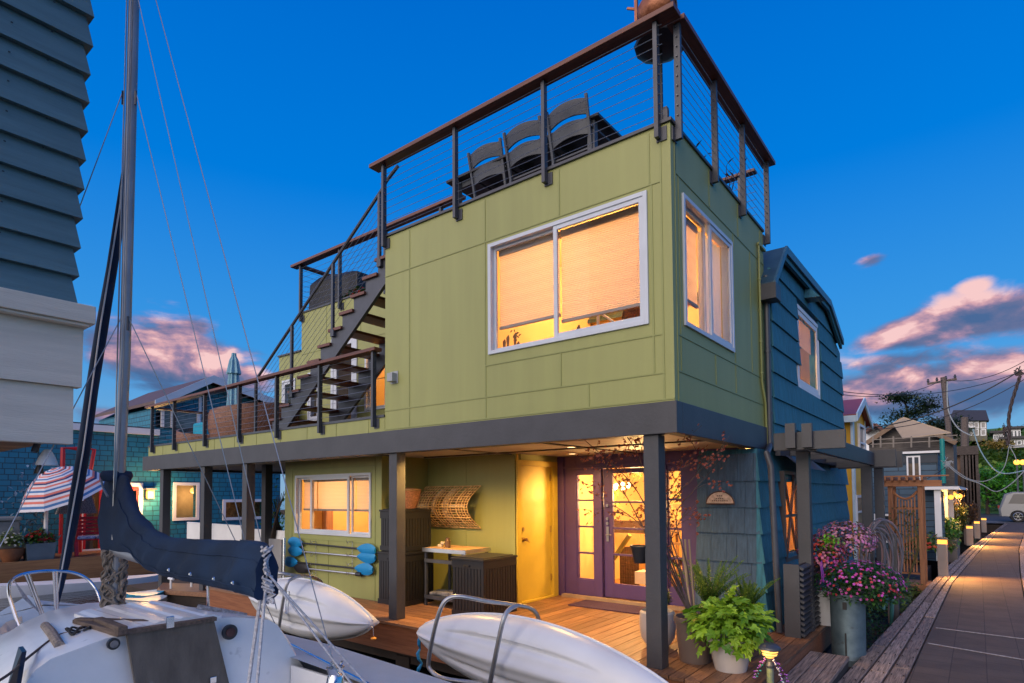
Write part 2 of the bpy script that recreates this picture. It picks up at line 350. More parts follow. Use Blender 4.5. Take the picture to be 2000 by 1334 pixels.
# --- upper box walls with window holes
wf = [atY(962, 487, 0), atY(1262, 373, 0), atY(962, 691, 0), atY(1265, 634, 0)]
FW = (-1.83, .095, 3.19, 4.43)
RW = (.26, 1.67, 3.19, 4.43)
up = MB().wallrect('y', 0, .12, XL, XW-.12, ZB1, ZT, [FW])
up.wallrect('x', XW-.12, .12, 0, YR, ZB1, ZT, [RW])
up.box(XL, XL+.12, .12, YR, ZB1, ZT); up.box(XL+.12, XW-.12, YR-.12, YR, ZB1, ZT)
up.build('upper_wall', M_green, H)
MB().box(XL+.12, XW-.12, .12, YR-.12, ZT-.12, ZT-.02).build('roof_deck', M_decky, H)
MB().box(XL+.12, XW-.12, .12, YR-.12, ZB1+.002, ZB1+.1).build('upper_floor', M_roomfl, H)
# thin battens and joints on the panels
def px_(x, y): return atY(x, y, 0)
jt = MB()
def vj(x, z0, z1): jt.box(x-.009, x+.009, -.006, .0, z0, z1)
def hj(x0, x1, z, dz=0): jt.add([(x0,-.007,z-.007),(x1,-.007,z+dz-.007),(x1,-.007,z+dz+.007),(x0,-.007,z+.007),(x0,0,z-.007),(x1,0,z+dz-.007),(x1,0,z+dz+.007),(x0,0,z+.007)], [(0,1,2,3),(0,4,5,1),(3,2,6,7)])
hj(XL, XW-.09, 4.49); hj(XL, XW-.09, 2.70); hj(-1.90, XW-.10, 3.06); hj(XL, XW, 2.455)
for x in (-3.17, -1.90, -.88, .13): vj(x, 4.50, ZT-.03)
for x in (-3.17,): vj(x, 2.46, 4.48)
for x in (-1.90,): vj(x, 3.07, 4.48); vj(x, 2.71, 3.05)
for x in (.15,): vj(x, 2.71, 4.48)
for x in (-.88,): vj(x, 2.71, 3.05)
for x in (-1.9, -.55): vj(x, 2.46, 2.69)
vj(XW-.10, 2.44, ZT-.03)
def vjx(y, z0, z1): jt.box(XW, XW+.006, y-.009, y+.009, z0, z1)
for y in (.10, 1.0, 1.95, 2.85): vjx(y, 4.60, ZT-.03)
for z in (4.58, 2.72, 3.06): jt.box(XW, XW+.007, .08, YR, z-.007, z+.007)
for y in (.17, 1.76, 1.10): vjx(y, 2.73, 3.05)
for y in (.17, 1.76, 2.4): vjx(y, 3.07, 4.57)
vjx(.09, 2.44, ZT-.03)
jt.build('panel_batten', M_greenj, H)
# roof edge flashing
fl = MB().box(XL-.02, XW+.02, -.025, .13, ZT, ZT+.03).box(XW-.13, XW+.02, .13, YR, ZT, ZT+.03).box(XL-.02, XL+.13, .13, YR, ZT, ZT+.03)
fl.build('roof_edge', M_steel, H)
# --- sliding windows
def window(axis, plane, u0, u1, z0, z1, split, par, name='window', fr=.046, dep=.07, panes=2, blind=None, fm=None, bmatl=None, big=1):
    """axis 'y': plane y=const facing -y ; axis 'x': plane x=const facing +x. big=which sash is proud"""
    fm = fm or M_frame
    s = -1 if axis == 'y' else 1
    def bx(mb, ua, ub, da, db, za, zb, mi=0):
        if axis == 'y': mb.box(ua, ub, plane+s*da, plane+s*db, za, zb, mi)
        else: mb.box(plane+s*da, plane+s*db, ua, ub, za, zb, mi)
    f = MB()
    bx(f, u0-.015, u0+fr*.6, -.10, .022, z0-.015, z1+.015); bx(f, u1-fr*.6, u1+.015, -.10, .022, z0-.015, z1+.015)
    bx(f, u0+fr*.6, u1-fr*.6, -.10, .0225, z1-fr*.6, z1+.015); bx(f, u0+fr*.6, u1-fr*.6, -.10, .0225, z0-.015, z0+fr*.6)
    us = [u0+fr*.6]+[u0+(u1-u0)*q for q in split]+[u1-fr*.6]
    for i in range(len(us)-1):
        a, b = us[i], us[i+1]; proud = .012 if i == big else -.04; w = fr if i == big else fr*.65
        za, zb = z0+fr*.6, z1-fr*.6
        a2 = a+.001 if i == big else a-.0; b2 = b
        bx(f, a2, a2+w, proud-.03, proud, za, zb); bx(f, b2-w, b2, proud-.03, proud, za, zb); bx(f, a2+w, b2-w, proud-.03, proud-.001, zb-w, zb); bx(f, a2+w, b2-w, proud-.03, proud-.001, za, za+w)
    fo = f.build(name, fm, par, bevel=.003)
    for i in range(len(us)-1):
        a, b = us[i], us[i+1]; proud = -.005 if i == big else -.055
        g = MB(); bx(g, a+.01, b-.01, proud-.004, proud, z0+fr, z1-fr); g.build('pane', M_glass, fo)
    if blind:
        for i in range(len(us)-1):
            zb = z0+(z1-z0)*blind[i] if blind[i] is not None else None
            if zb is None: continue
            g = MB()
            a, b = us[i]+.01, us[i+1]-.01; nz = max(4, int((z1-zb-.06)/.019))
            # pleated cloth
            vs = []; 
            for k in range(nz*2+1):
                z = z1-.06-(z1-.06-zb)*k/(nz*2); d_ = .13+(.008 if k % 2 else 0)
                if axis == 'y': vs += [(a, plane+d_, z), (b, plane+d_, z)]
                else: vs += [(plane-d_, a, z), (plane-d_, b, z)]
            g.add(vs, [(2*k, 2*k+1, 2*k+3, 2*k+2) for k in range(nz*2)])
            g.build('blind', bmatl or M_blind, fo)
            r = MB(); bx(r, a, b, -.15, -.12, zb-.03, zb); bx(r, a, b, -.16, -.115, z1-.10, z1-.03); r.build('blind_rail', M_blinddk, fo)
    return fo
window('y', 0, *FW, (.455,), H, blind=(.26, .20), big=1)
window('x', XW, *RW, (.50,), H, blind=(.30, None), big=1)
# casings inside openings hide the wall thickness
# curtain lamp inside: warm ceiling fixture
def room_lamp(x, y, z, e, par, r=.16, col=WARM):
    g = MB().lathe((x, y, z), [(.01, .0), (r*.8, .01), (r, .05), (r, .09), (.02, .10)], 20).build('ceiling_lamp', emis('lamp_glow', (1, .62, .28), 2.), par, smooth=True)
    lamp('POINT', 'room_light', (x, y, z-.40), e, col, par, .12)
# room lining of the upper box
lin = MB().box(XL+.13, XW-.13, YR-.14, YR-.125, ZB1+.11, ZT-.13).box(XL+.13, XW-.13, .13, YR-.15, ZT-.145, ZT-.125).box(XL+1.4, XL+1.46, .13, YR-.15, ZB1+.11, ZT-.15)
lin.wallrect('y', .122, .006, XL+1.46, XW-.13, ZB1+.11, ZT-.15, [FW]); lin.wallrect('x', XW-.128, .006, .13, YR-.15, ZB1+.11, ZT-.15, [RW])
lin.build('room_lining', M_room, H)
room_lamp(-1.0, 1.6, ZT-.26, 155, H)
sc_ = MB(); n = 30; pts = [(1.0+.62*k/n, XW-.12-.025*math.sin(k*1.3)) for k in range(n+1)]
for (y0, x0), (y1, x1) in zip(pts, pts[1:]): sc_.quad((x0, y0, 3.22), (x1, y1, 3.22), (x1, y1, 4.38), (x0, y0, 4.38))
sc_.build('sheer_curtain', translucent('sheer_white', (.80, .82, .90), .22), H, smooth=60)
# kitchen shelf and chair seen through the window
MB().box(-1.6, -1.15, YR-.45, YR-.15, 2.55, 3.35).box(-.9, -.3, YR-.4, YR-.15, 2.55, 3.3).box(-1.55, -1.2, YR-.20, YR-.16, 3.5, 3.9).build('cabinet', mat('cabinet_wood', (.35, .20, .08), .5), H)
_c = atY(1233, 612, .42); ch = MB(); ch.loft([[V((_c.x+.115*math.cos(t_)*math.sin(b_), _c.y+.03*math.cos(b_), _c.z-.06+.17*math.sin(t_)*math.sin(b_))) for t_ in [2*PI*j/24 for j in range(24)]] for b_ in [.12, .5, 1., 1.57, 2.1, 2.6, 3.02]])
cho = ch.build('chair_back', mat('brown_wicker', (.09, .035, .015), .7, .3, 60, .8, 90), None, smooth=True)
tag(cho, 'round brown chair back behind the big upstairs window', 'chair')
_l = [atY(1168, 650, .3), atY(1168, 613, .3), atY(1172, 611, .3), atY(1203, 632, .3)]
arm = MB().tube(_l[:2], .016, 8).tube(_l[1:], .012, 8)
tag(arm.build('desk_lamp', M_white, None, smooth=True), 'small white desk lamp with bent arm inside the upstairs window', 'lamp')
_v = MB()
for px, py in ((985, 668), (992, 660), (1006, 655), (1012, 672), (1130, 640)):
    q = atY(px, py, .25); _v.tube([q-V((0,0,.12)), q, q+V((.01, 0, .03))], [.012, .02, .006], 6); 
for k in range(14): q = atY(1008+random.gauss(0,4), 655+random.gauss(0,6), .25); _v.leaf(q, (random.gauss(0,1), 0, random.gauss(0,1)), (0,-1,0), .05, .02)
tag(_v.build('window_plants', mat('dark_leafy', (.12,.07,.02), .6)), 'little dark plant sprigs on the sill of the upstairs window', 'plant')
# --- beam and balcony
MB().box(XB-.45, XW+.03, -.04, .10, ZB0, ZB1).box(XW-.11, XW+.03, .10, YR, ZB0, ZB1).box(XB-.45, XB-.31, .10, 3.6, ZB0, ZB1).build('beam', M_grey, H, bevel=.004)
MB().box(XB-.25, XL, -.005, .08, ZB1, 2.62).box(XB-.25, XB-.17, .08, 3.5, ZB1, 2.62).build('balcony_rim', M_green, H)
bj = MB()
for i in range(10): bj.box(XB+.45+i*.72-.006, XB+.45+i*.72+.006, -.010, -.005, ZB1+.005, 2.615)
bj.build('rim_joint', M_greenj, H)
MB().box(XB-.25, XL, -.02, .09, 2.621, 2.655).box(XB-.25, XB-.16, .09, 3.5, 2.621, 2.655).build('balcony_edge', M_steel, H)
bd = MB()
for i in range(24): bd.box(XB-.15, XL-.002, .1+i*.145, .1+i*.145+.138, 2.50, 2.525)
bd.build('balcony_floor', M_deck, H)
# soffit of boards with fine joints
M_soff = wood('soffit_paint', (.50, .47, .43), (.60, .57, .52), 'x', .6, 3, .3, rnd=.06)
sf = MB(); y = .101
while y < 3.5: sf.box(XB-.3, -4.4, y, y+.088, ZB0+.05, ZB0+.07); y += .09
y = .101
while y < 2.95: sf.box(-4.399, XW-.112, y, y+.088, ZB0+.05, ZB0+.07); y += .09
sf.build('soffit', M_soff, H)
tr_ = MB()
for q in ((-2.9, .101, -2.87, 2.8), (-1.45, .101, -1.42, 2.8), (-4.42, .101, -4.39, .74)): tr_.box(q[0], q[2], q[1], q[3], ZB0+.035, ZB0+.0495)
tr_.box(-4.38, XW-.12, 1.40, 1.43, ZB0+.033, ZB0+.0495)
tr_.build('soffit_strip', mat('dark_strip', (.05,.05,.05), .6), H)
# --- ground floor: bay wall, recess, yellow door wall, purple entry
BY = .76; BX1 = -4.62; BX0 = -7.25
bw = (-6.9, -4.87, .96, 1.93)
g1 = MB().wallrect('y', BY, .12, BX0, BX1, 0, ZB0+.05, [bw]); g1.box(BX1-.12, BX1, BY+.12, 1.72, 0, ZB0+.05); g1.box(BX0, BX0+.12, BY+.12, 3.4, 0, ZB0+.05)
RY = 1.72
g1.box(BX1-.12, -2.82, RY, RY+.12, 0, ZB0+.05)
DX = -2.80
g1.wallrect('x', DX-.12, .12, RY+.12, 2.83, 0, ZB0+.05, [(1.80, 2.68, 0, 2.04)])
g1.build('lower_wall', M_green, H)
j2 = MB()
def vy(x, y, z0, z1, w=.008): j2.box(x-w, x+w, y-.006, y, z0, z1)
def hy(x0, x1, y, z): j2.box(x0, x1, y-.007, y, z-.007, z+.007)
hy(-7.0, -4.78, BY, .86); hy(-7.0, -4.78, BY, 2.05); vy(-5.95, BY, 0, .85); vy(-5.9, BY, 2.06, 2.16); vy(-4.77, BY, 0, 2.16); vy(-4.97-.02, BY, .0, .0); vy(-7.02, BY, .87, 2.05)
vy(-3.77, RY, 0, 2.18)
j2.build('panel_batten', M_greenj, H)
window('y', BY, *bw, (.215, .735), H, blind=(.42, .42, .42), big=1)
# yellow door in the side wall of the recess
yd = MB().box(DX-.07, DX-.03, 1.83, 2.65, .03, 2.02); ydo = yd.build('side_door', M_yellow, H, bevel=.004); ydo['label'] = 'plain yellow door with brass knob and deadbolt'
yf = MB().box(DX-.11, DX+.02, 1.76, 1.828, 0, 2.10).box(DX-.11, DX+.02, 2.652, 2.78, 0, 2.10).box(DX-.11, DX+.0195, 1.828, 2.652, 2.022, 2.10).box(DX-.11, DX+.03, 1.828, 2.652, 0, .028)
yf.box(DX, DX+.022, RY+.0, 1.759, 0, ZB0+.045)
yf.build('door_frame', M_yellow, ydo, bevel=.003)
kn = MB()
for z, r in ((.93, .030), (1.08, .026)): kn.tube([(DX-.03, 1.91, z), (DX-.005, 1.91, z)], r, 14)
kn.tube([(DX-.005, 1.91, .93), (DX+.045, 1.91, .93)], [.012, .028], 12); kn.tube([(DX+.03, 1.93, .93), (DX+.035, 2.0, .88)], .008, 8)
kn.build('handle', mat('brass', (.55, .38, .18), .3, metal=1.), ydo, smooth=True)
hg = MB()
for z in (.25, 1.0, 1.8): hg.box(DX-.03, DX-.018, 2.655-.03, 2.652, z, z+.1)
hg.build('hinge', mat('brass2', (.45, .32, .16), .35, metal=1.), ydo)
# purple entry wall
PY_ = 2.83
doorL, doorR = -1.94, -.62
pw = MB(); holes = []; SRX = atY(1333, 1000, PY_+.02).x
slz = [(.30+i*.402, .30+i*.402+.375) for i in range(4)]
pw.wallrect('y', PY_, .10, DX+.0, .0, 0, ZB0+.05, [(-2.47, -2.16, .28, 1.90), (-2.0, -1.0, .0, 1.98), (-.97, SRX, .28, 1.92)])
pw.build('entry_wall', M_purple, H, bevel=.003)
# raised casings
cs = MB().box(DX+.001, DX+.12, PY_-.03, PY_-.001, 0, ZB0+.04).box(-2.06, -2.0, PY_-.04, PY_-.001, 0, 2.0).box(-1.0, -.97, PY_-.04, PY_-.001, 0, 2.0).box(DX+.12, -.3, PY_-.025, PY_-.001, 1.99, 2.03)
cs.build('door_casing', M_purple, H, bevel=.003)
MB().box(-2.68, -.55, PY_-.12, PY_-.031, .0, .045).build('threshold', mat('threshold_wood', (.33, .24, .17), .6, .15), H)
def lites(x0, x1, z0, z1, n, par, y, nm='sidelight'):
    f = MB(); w = .028
    for i in range(n+1):
        z = z0+(z1-z0)*i/n; f.box(x0, x1, y-.012, y+.03, z-w/2, z+w/2)
    f.box(x0-.001, x0+w*.6, y-.0125, y+.03, z0-w/2, z1+w/2); f.box(x1-w*.6, x1+.001, y-.0125, y+.03, z0-w/2, z1+w/2)
    fo = f.build(nm, M_purple, par); MB().box(x0, x1, y+.006, y+.01, z0, z1).build('pane', M_glass, fo); return fo
lites(-2.47, -2.16, .28, 1.90, 4, H, PY_+.03); lites(-.97, SRX, .28, 1.92, 4, H, PY_+.03)
dm = MB().wallrect('y', PY_+.015, .045, -1.99, -1.01, .05, 1.97, [(-1.84, -1.10, .26, 1.90)]); dmo = dm.build('front_door', M_purple, H, bevel=.003); dmo['label'] = 'purple front door with four wide glass lites'
f = MB()
for i in range(1, 4): z = .30+1.56*i/4; f.box(-1.84, -1.10, PY_+.02, PY_+.05, z-.014, z+.014)
f.build('glazing_bar', M_purple, dmo); MB().box(-1.84, -1.10, PY_+.034, PY_+.038, .26, 1.90).build('pane', M_glass, dmo)
h = MB().box(-1.945, -1.905, PY_+.0, PY_+.015, .88, 1.1).tube([(-1.925, PY_+.0, .98), (-1.925, PY_-.05, .98), (-1.83, PY_-.055, .985)], .009, 8)
for z in (1.15, 1.22, 1.42): h.tube([(-1.925, PY_+.015, z), (-1.925, PY_-.01, z)], .022, 12)
h.build('handle', mat('dull_nickel', (.35, .33, .32), .35, metal=1.), dmo, smooth=True)
# entry room behind
room = MB().box(DX+.0, .2, 5.6, 5.65, 0, 2.15).box(DX+.0, DX+.05, 2.95, 5.6, 0, 2.15).wallrect('x', .15, .05, 2.95, 5.6, 0, 2.15, [(3.1, 4.75, .5, 2.0)]).box(DX+.05, .15, 2.95, 5.6, 2.10, 2.15)
room.build('entry_room_lining', M_room, H); MB().box(DX+.05, .15, 2.94, 5.6, .0, .04).build('entry_floor', M_roomfl, H)
stw = MB()
for i in range(9): stw.box(-1.35+i*.12, -1.31+i*.12, 4.0, 4.04, .04, 1.0+i*.09)
stw.bar((-1.85, 3.95, .55), (-.9, 3.95, 1.35), .05, .09); stw.bar((-1.4,3.97,1.05),(-.4,3.97,1.8),.05,.06)
for i in range(7): stw.box(-1.7+i*.2, -1.4+i*.2, 4.05, 4.9, .1+i*.17, .14+i*.17)
stw.build('interior_stair', mat('stair_wood', (.30, .16, .05), .5, .15), H)
M_cab = mat('cabinet_wood', (.35, .20, .08), .5)
def eb(px0, py0, px1, py1, y, th, nm, m):
    p, q = atY(px0, py1, y), atY(px1, py0, y); return MB().box(p.x, q.x, y, y+th, max(p.z, .045), min(q.z, 2.09)).build(nm, m, H)
M_dkw = mat('dark_walnut', (.07, .035, .015), .5, .4, 8, stretch=(1, 1, 6)); M_whi = mat('interior_white', (.8, .74, .6), .6)
for k in range(8): eb(1211+k*4.6, 1068, 1214.2+k*4.6, 1146, 3.9, .03, 'interior_slat', M_dkw)
eb(1196, 1018, 1262, 1040, 4.3, .05, 'interior_shelf', M_dkw); eb(1262, 1000, 1300, 1120, 4.4, .05, 'interior_shelf', M_dkw); eb(1240, 1118, 1262, 1140, 3.6, .3, 'interior_box', M_whi)
for a_, b_, c_, d_ in ((1186, 1000, 1190, 1150), (1130, 1050, 1150, 1056), (1130, 1078, 1150, 1086), (1130, 1108, 1150, 1112), (1305, 985, 1335, 992), (1305, 1060, 1335, 1064)): eb(a_, b_, c_, d_, 3.7, .03, 'interior_trim', M_cab)
MB().bar(atY(1198, 1092, 3.5), atY(1230, 1045, 3.5), .06, .06).build('interior_rail', mat('olive_rail', (.35,.30,.05), .5), H)
q = atY(1213, 950, 3.8); chm = MB()
for k in range(7): chm.ball((q.x+.13*math.cos(k*.9), 3.8+.13*math.sin(k*.9), q.z+.04*math.sin(k*2.3)), .035, 8)
chm.build('chandelier', emis('chandelier_glow', (1, .75, .4), 6.), H, smooth=True)
wr = MB(); q = atY(1322, 1096, 3.1)
wr.tube([(q.x+.06*math.cos(a), 3.1, q.z+.06*math.sin(a)) for a in [2*PI*i/16 for i in range(16)]], .022, 6, closed=True); wr.build('wreath', M_dkw, H)
gr2 = MB()
for (gx_, gy_) in ((1200, 966), (1205, 985), (1245, 925), (1323, 968), (1250, 925)):
    for k in range(14): gr2.leaf(atY(gx_, gy_, 3.4)+V((random.gauss(0,.03), random.gauss(0,.03), random.gauss(0,.03))), (random.gauss(0,1), random.gauss(0,1), random.gauss(0,1)), (0,0,1), .07, .035)
gr2.build('house_plant', leafmat('house_plant_leaf', (.05,.25,.02), (.12,.45,.05)), H)
MB().box(-1.7, -1.0, 5.55, 5.59, 1.15, 1.65).build('wall_picture', mat('picture_mix', (.16, .08, .04), .5, .5, 18, col2=(.6, .42, .22)), H)
room_lamp(-1.75, 3.5, 1.96, 170, H, .12); room_lamp(-.6, 4.6, 1.96, 150, H, .12)
# bay room
br = MB().box(BX0+.12, BX1-.121, 3.3, 3.35, 0, 2.17).box(BX1-.17, BX1-.121, BY+.12, 3.3, 0, 2.17).box(BX0+.121, BX0+.16, BY+.12, 3.3, 0, 2.17).box(BX0+.16, BX1-.17, BY+.12, 3.3, 2.13, 2.17)
br.build('bay_room_lining', M_room, H); MB().box(BX0+.16, BX1-.17, BY+.12, 3.3, 0, .04).build('bay_room_floor', M_roomfl, H)
pc = MB().box(-6.9, -6.2, 3.26, 3.29, 1.2, 1.75).box(-5.9, -5.3, 3.26, 3.29, 1.1, 1.6); pc.build('wall_picture', MATS['picture_mix'], H)
MB().box(-6.4, -5.2, 2.9, 3.28, .04, .95).box(-5.1, -4.85, 2.0, 2.8, .04, 1.3).build('cabinet', MATS['cabinet_wood'], H)
room_lamp(-5.9, 1.9, 2.03, 90, H, .12)
# --- shingled corner (front facing) with flare
def courses(pts_bottom_to_top, n, thick=.022):  # helper: returns z list
    a, b = pts_bottom_to_top; return [a+(b-a)*i/n for i in range(n+1)]
SY = 2.28; SX0 = atY(1362, 1000, SY-.04).x
zs = [0.0, .44, .77, 1.11, 1.42, 1.74, 2.05]
def flare(z): t = max(0, 1-z/2.1); return .13*t**1.6
sg = MB(); sb = MB()
for a, b in zip(zs, zs[1:]):
    fa, fb = flare(a), flare(b)
    x0a, x0b = SX0-fa*.2, SX0-fb*.2; x1a, x1b = .40+fa, .40+fb
    # front slab leaning, split into single shingles
    x = x0a; k = 0; cuts = [x0a]
    while x < x1a-.12:
        x += random.uniform(.11, .24); cuts.append(min(x, x1a))
    if cuts[-1] < x1a: cuts.append(x1a)
    for c, d in zip(cuts, cuts[1:]):
        tc_ = (c-x0a)/(x1a-x0a); td = (d-x0a)/(x1a-x0a); ct = x0b+(x1b-x0b)*tc_; dt = x0b+(x1b-x0b)*td; g = .0015; jz = random.uniform(-.004, .004)
        ya, yb = SY-fa-.035, SY-fb-.008
        sg.hexa([(c+g, ya, a+jz), (d-g, ya, a+jz), (d-g, SY+.05, a+jz), (c+g, SY+.05, a+jz), (ct+g, yb, b+.02), (dt-g, yb, b+.02), (dt-g, SY+.05, b+.02), (ct+g, SY+.05, b+.02)])
sg.build('front_shingles', M_shg, H)
for a, b in zip(zs, zs[1:]):
    fa, fb = flare(a), flare(b)
    y = SY-fa-.035; cuts = [y]
    while y < 8.2:
        y += random.uniform(.12, .26) if a > .3 else random.uniform(.12, .26); cuts.append(y)
    for c, d in zip(cuts, cuts[1:]):
        g = .0012; jz = random.uniform(-.003, .003)
        if 3.16 < (c+d)/2 < 4.58 and .68 < (a+b)/2 < 1.86: continue
        sb.hexa([(.40, c+g, a+jz), (.40+fa+.035, c+g, a+jz), (.40+fa+.035, d-g, a+jz), (.40, d-g, a+jz), (.40, c+g+(.03 if c == cuts[0] else 0), b+.02), (.40+fb+.008, c+g+(.03 if c == cuts[0] else 0), b+.02), (.40+fb+.008, d-g, b+.02), (.40, d-g, b+.02)])
sb.build('side_shingles', M_shb, H)
lw = MB().box(SX0, .40, SY+.051, SY+.12, 0, 2.13).wallrect('x', .28, .12, SY+.121, 8.2, 0, 2.13, [(3.22, 4.52, .72, 1.85)]); lw.build('sheathing', M_shb, H)
# twisted-look corner window of the ground floor
M_cas = mat('casing_bronze', (.10, .07, .06), .5)
wl = MB(); wy0, wy1, wz0, wz1 = 3.22, 4.52, .72, 1.85
for (ya, yb, za, zb) in ((wy0-.03, wy0+.012, wz0-.03, wz1+.03), (wy1-.012, wy1+.03, wz0-.03, wz1+.03)): wl.box(.36, .49, ya, yb, za, zb)
wl.box(.36, .49, wy0+.012, wy1-.012, wz1-.012, wz1+.03); wl.box(.36, .49, wy0+.012, wy1-.012, wz0-.03, wz0+.012)
wlo = wl.build('window', M_cas, H)
mu = MB(); xm = .47
ym = (wy0+wy1)/2; zm = (wz0+wz1)/2
for p, q in (((xm, wy0, wz1), (xm, ym, wz0)), ((xm, ym, wz1), (xm, ym, wz0)), ((xm, ym-.1, wz1), (xm, wy1, wz0)), ((xm, wy0, zm), (xm, wy1, zm)), ((xm, wy0+.06, wz0), (xm, ym-.05, wz1))): mu.bar(p, q, .03, .035)
mu.build('muntin', M_cas, wlo); MB().box(.44, .445, wy0, wy1, wz0, wz1).build('pane', M_glass, wlo); MB().box(.35, .355, wy0, wy1, wz0, wz1).build('curtain', translucent('warm_curtain', (.85, .62, .38), .7), wlo)
room_lamp(-.6, 3.3, 1.9, 0.1, H, .02)
lamp('POINT', 'corner_light', (-.25, 4.0, 1.4), 55, WARM, H, .15)
MB().add([(.50, wy0-.1, wz1+.25), (.50, wy1+.1, wz1+.25), (.72, wy1+.12, wz1+.06), (.72, wy0-.12, wz1+.06)], [(0,1,2,3)]).build('window_hood', M_grey, H)
# plaque
pq = MB(); c_ = V((-.01, SY-.105, 1.465)); ring = [c_+V((.17*math.cos(a), 0, .15*math.sin(a))) for a in [PI*i/16 for i in range(17)]]
pq.prism(ring, (0, .03, 0)); pqo = pq.build('plaque', mat('plaque_face', (.50, .36, .26), .6, .25, 30), None); tag(pqo, 'small half round tan plaque on the grey shingles beside the purple door', 'sign')
rm = MB().tube(ring+[ring[0]], .008, 6); q = rm.build('rim', mat('plaque_rim', (.08, .04, .03), .6), pqo)
tx = MB()
for r_, (zz, n_) in enumerate(((.09, 3), (.055, 4), (.03, 8))):
    for i in range(n_): tx.box(c_.x-.012*n_+i*.025, c_.x-.012*n_+i*.025+.015, c_.y-.003, c_.y, c_.z+zz, c_.z+zz+.013)
tx.build('lettering', MATS['plaque_rim'], pqo)
# --- upper blue gable end
gx = .42
_g = [atX(1489, 528, .52), atX(1533, 482, .52), atX(1620, 588, .52), atX(1645, 664, .52)]
GY = [(max(q.y, 2.75), q.z) for q in _g]
def roofz(y):
    pts = GY
    for (a, za), (b, zb) in zip(pts, pts[1:]):
        if a <= y <= b: return za+(zb-za)*(y-a)/(b-a)
    return pts[0][1]
us_ = MB(); uw_ = MB()
UWIN = (4.46, 6.0, 3.18, 4.42)
uw_.wallrect('x', .28, .11, YR+.001, 8.2, ZB0, 4.36, [(4.52, 5.94, 3.24, 4.36)])
uw_.add([(.28,3.01,4.361),(.39,3.01,4.361),(.39,8.2,4.361),(.28,8.2,4.361),(.28,GY[2][0],GY[2][1]-.1),(.39,GY[2][0],GY[2][1]-.1),(.39,GY[1][0],GY[1][1]-.1),(.28,GY[1][0],GY[1][1]-.1)], [(0,1,2,3),(1,2,5,6),(0,3,4,7),(2,3,4,5),(1,0,7,6),(4,5,6,7)])
uw_.build('gable_wall', M_shb, H)
nz_ = 9; z0g, dz = ZB0+.02, .335
for i in range(nz_):
    a = z0g+i*dz; b = a+dz+.02
    y = YR+.005; cuts = [y]
    while y < 8.15: y = min(8.15, y+random.uniform(.14, .32)); cuts.append(y)
    for c, d in zip(cuts, cuts[1:]):
        mid = (c+d)/2
        if UWIN[0]-.03 < mid < UWIN[1]+.03 and UWIN[2]-.1 < (a+b)/2 < UWIN[3]+.1: continue
        top = min(b, roofz(mid)-.10)
        if top <= a+.03: continue
        us_.hexa([(.391, c+.001, a), (gx+.025, c+.001, a), (gx+.025, d-.001, a), (.391, d-.001, a), (.391, c+.001, top), (gx, c+.001, top), (gx, d-.001, top), (.391, d-.001, top)])
us_.build('gable_shingles', M_shb, H)
def slabs(mb, off, x0, x1, t):
    for (a, za), (b, zb) in zip(GY, GY[1:]):
        mb.hexa([(x0, a, za+off), (x1, a, za+off), (x1, b, zb+off), (x0, b, zb+off), (x0, a, za+off+t), (x1, a, za+off+t), (x1, b, zb+off+t), (x0, b, zb+off+t)])
rfm = MB(); slabs(rfm, -.05, -3.2, .52, .05); rfm.build('gable_roof', mat('blue_roof', (.03, .07, .10), .5, .2), H)
vg = MB(); slabs(vg, -.17, .47, .515, .119); vg.build('verge_board', M_shb, H); v2 = MB(); slabs(v2, -.10, .5205, .55, .11); v2.build('verge_trim', mat('blue_trim', (.05, .12, .17), .45), H)
MB().box(.36, .56, 2.72, 2.96, GY[0][1]-.22, GY[0][1]-.02).build('gutter_box', M_grey, H, bevel=.004)
vt = MB().add([(gx+.02, 4.9, 4.62), (gx+.02, 5.22, 4.62), (gx+.02, 5.16, 4.86), (gx+.02, 4.96, 4.86), (gx+.24, 4.9, 4.60), (gx+.24, 5.22, 4.60)], [(0,1,2,3),(0,4,5,1),(4,3,2,5),(0,3,4),(1,5,2)]); vt.build('vent_hood', M_shb, H)
uwo = window('x', gx-.02, *UWIN, (), H, blind=None, big=0, fm=M_white, fr=.08)
MB().box(.30, .305, UWIN[0], UWIN[1], UWIN[2]+.75, UWIN[3]).build('blind', M_blind, uwo)
rl = MB().box(-1.5, -1.45, 3.1, 8.0, 2.6, 4.6).box(-1.45, .27, 3.1, 3.15, 2.6, 4.6).box(-1.45, .27, 8.0, 8.05, 2.6, 4.6).box(-1.45, .27, 3.15, 8.0, 4.55, 4.6).box(-1.45, .27, 3.15, 8.0, 2.5, 2.6); rl.build('gable_room_lining', M_room, H)
room_lamp(-.4, 5.6, 4.42, 60, H, .14)
pi_ = MB().tube([(.40, 2.9, 4.4), (.40, 2.9, 2.2)], .035, 10).tube([(.40, 2.9, 2.2), (.56, 2.13, 2.05), (.60, 2.13, 1.9), (.66, 2.10, .02)], .035, 10)
for z in (3.4, 2.6): pi_.tube([(.40, 2.9, z), (.40, 2.9, z+.03)], .043, 10)
pi_.build('downpipe', M_steel, H, smooth=True)
gp = MB().tube([(XW+.02, 2.72, 4.75), (XW+.02, 2.72, 4.5), (XW+.02, 2.72, 3.0), (XW+.02, 2.86, 2.75), (XW+.02, 2.88, 2.2)], .015, 8).bar((XW+.02, 2.70, 4.77), (XW+.02, 3.0, 4.77), .03, .03)
for z in (4.3, 3.9, 3.5, 3.1): gp.tube([(XW+.02, 2.72, z), (XW+.02, 2.72, z+.02)], .022, 8)
gp.build('conduit', M_green, H, smooth=True)
# wall light box
MB().box(-3.50, -3.40, -.09, 0, 3.06, 3.17).box(-3.52, -3.38, -.012, -.001, 3.04, 3.20).build('wall_box_lamp', mat('lamp_grey', (.32,.34,.36), .4), H, bevel=.004)
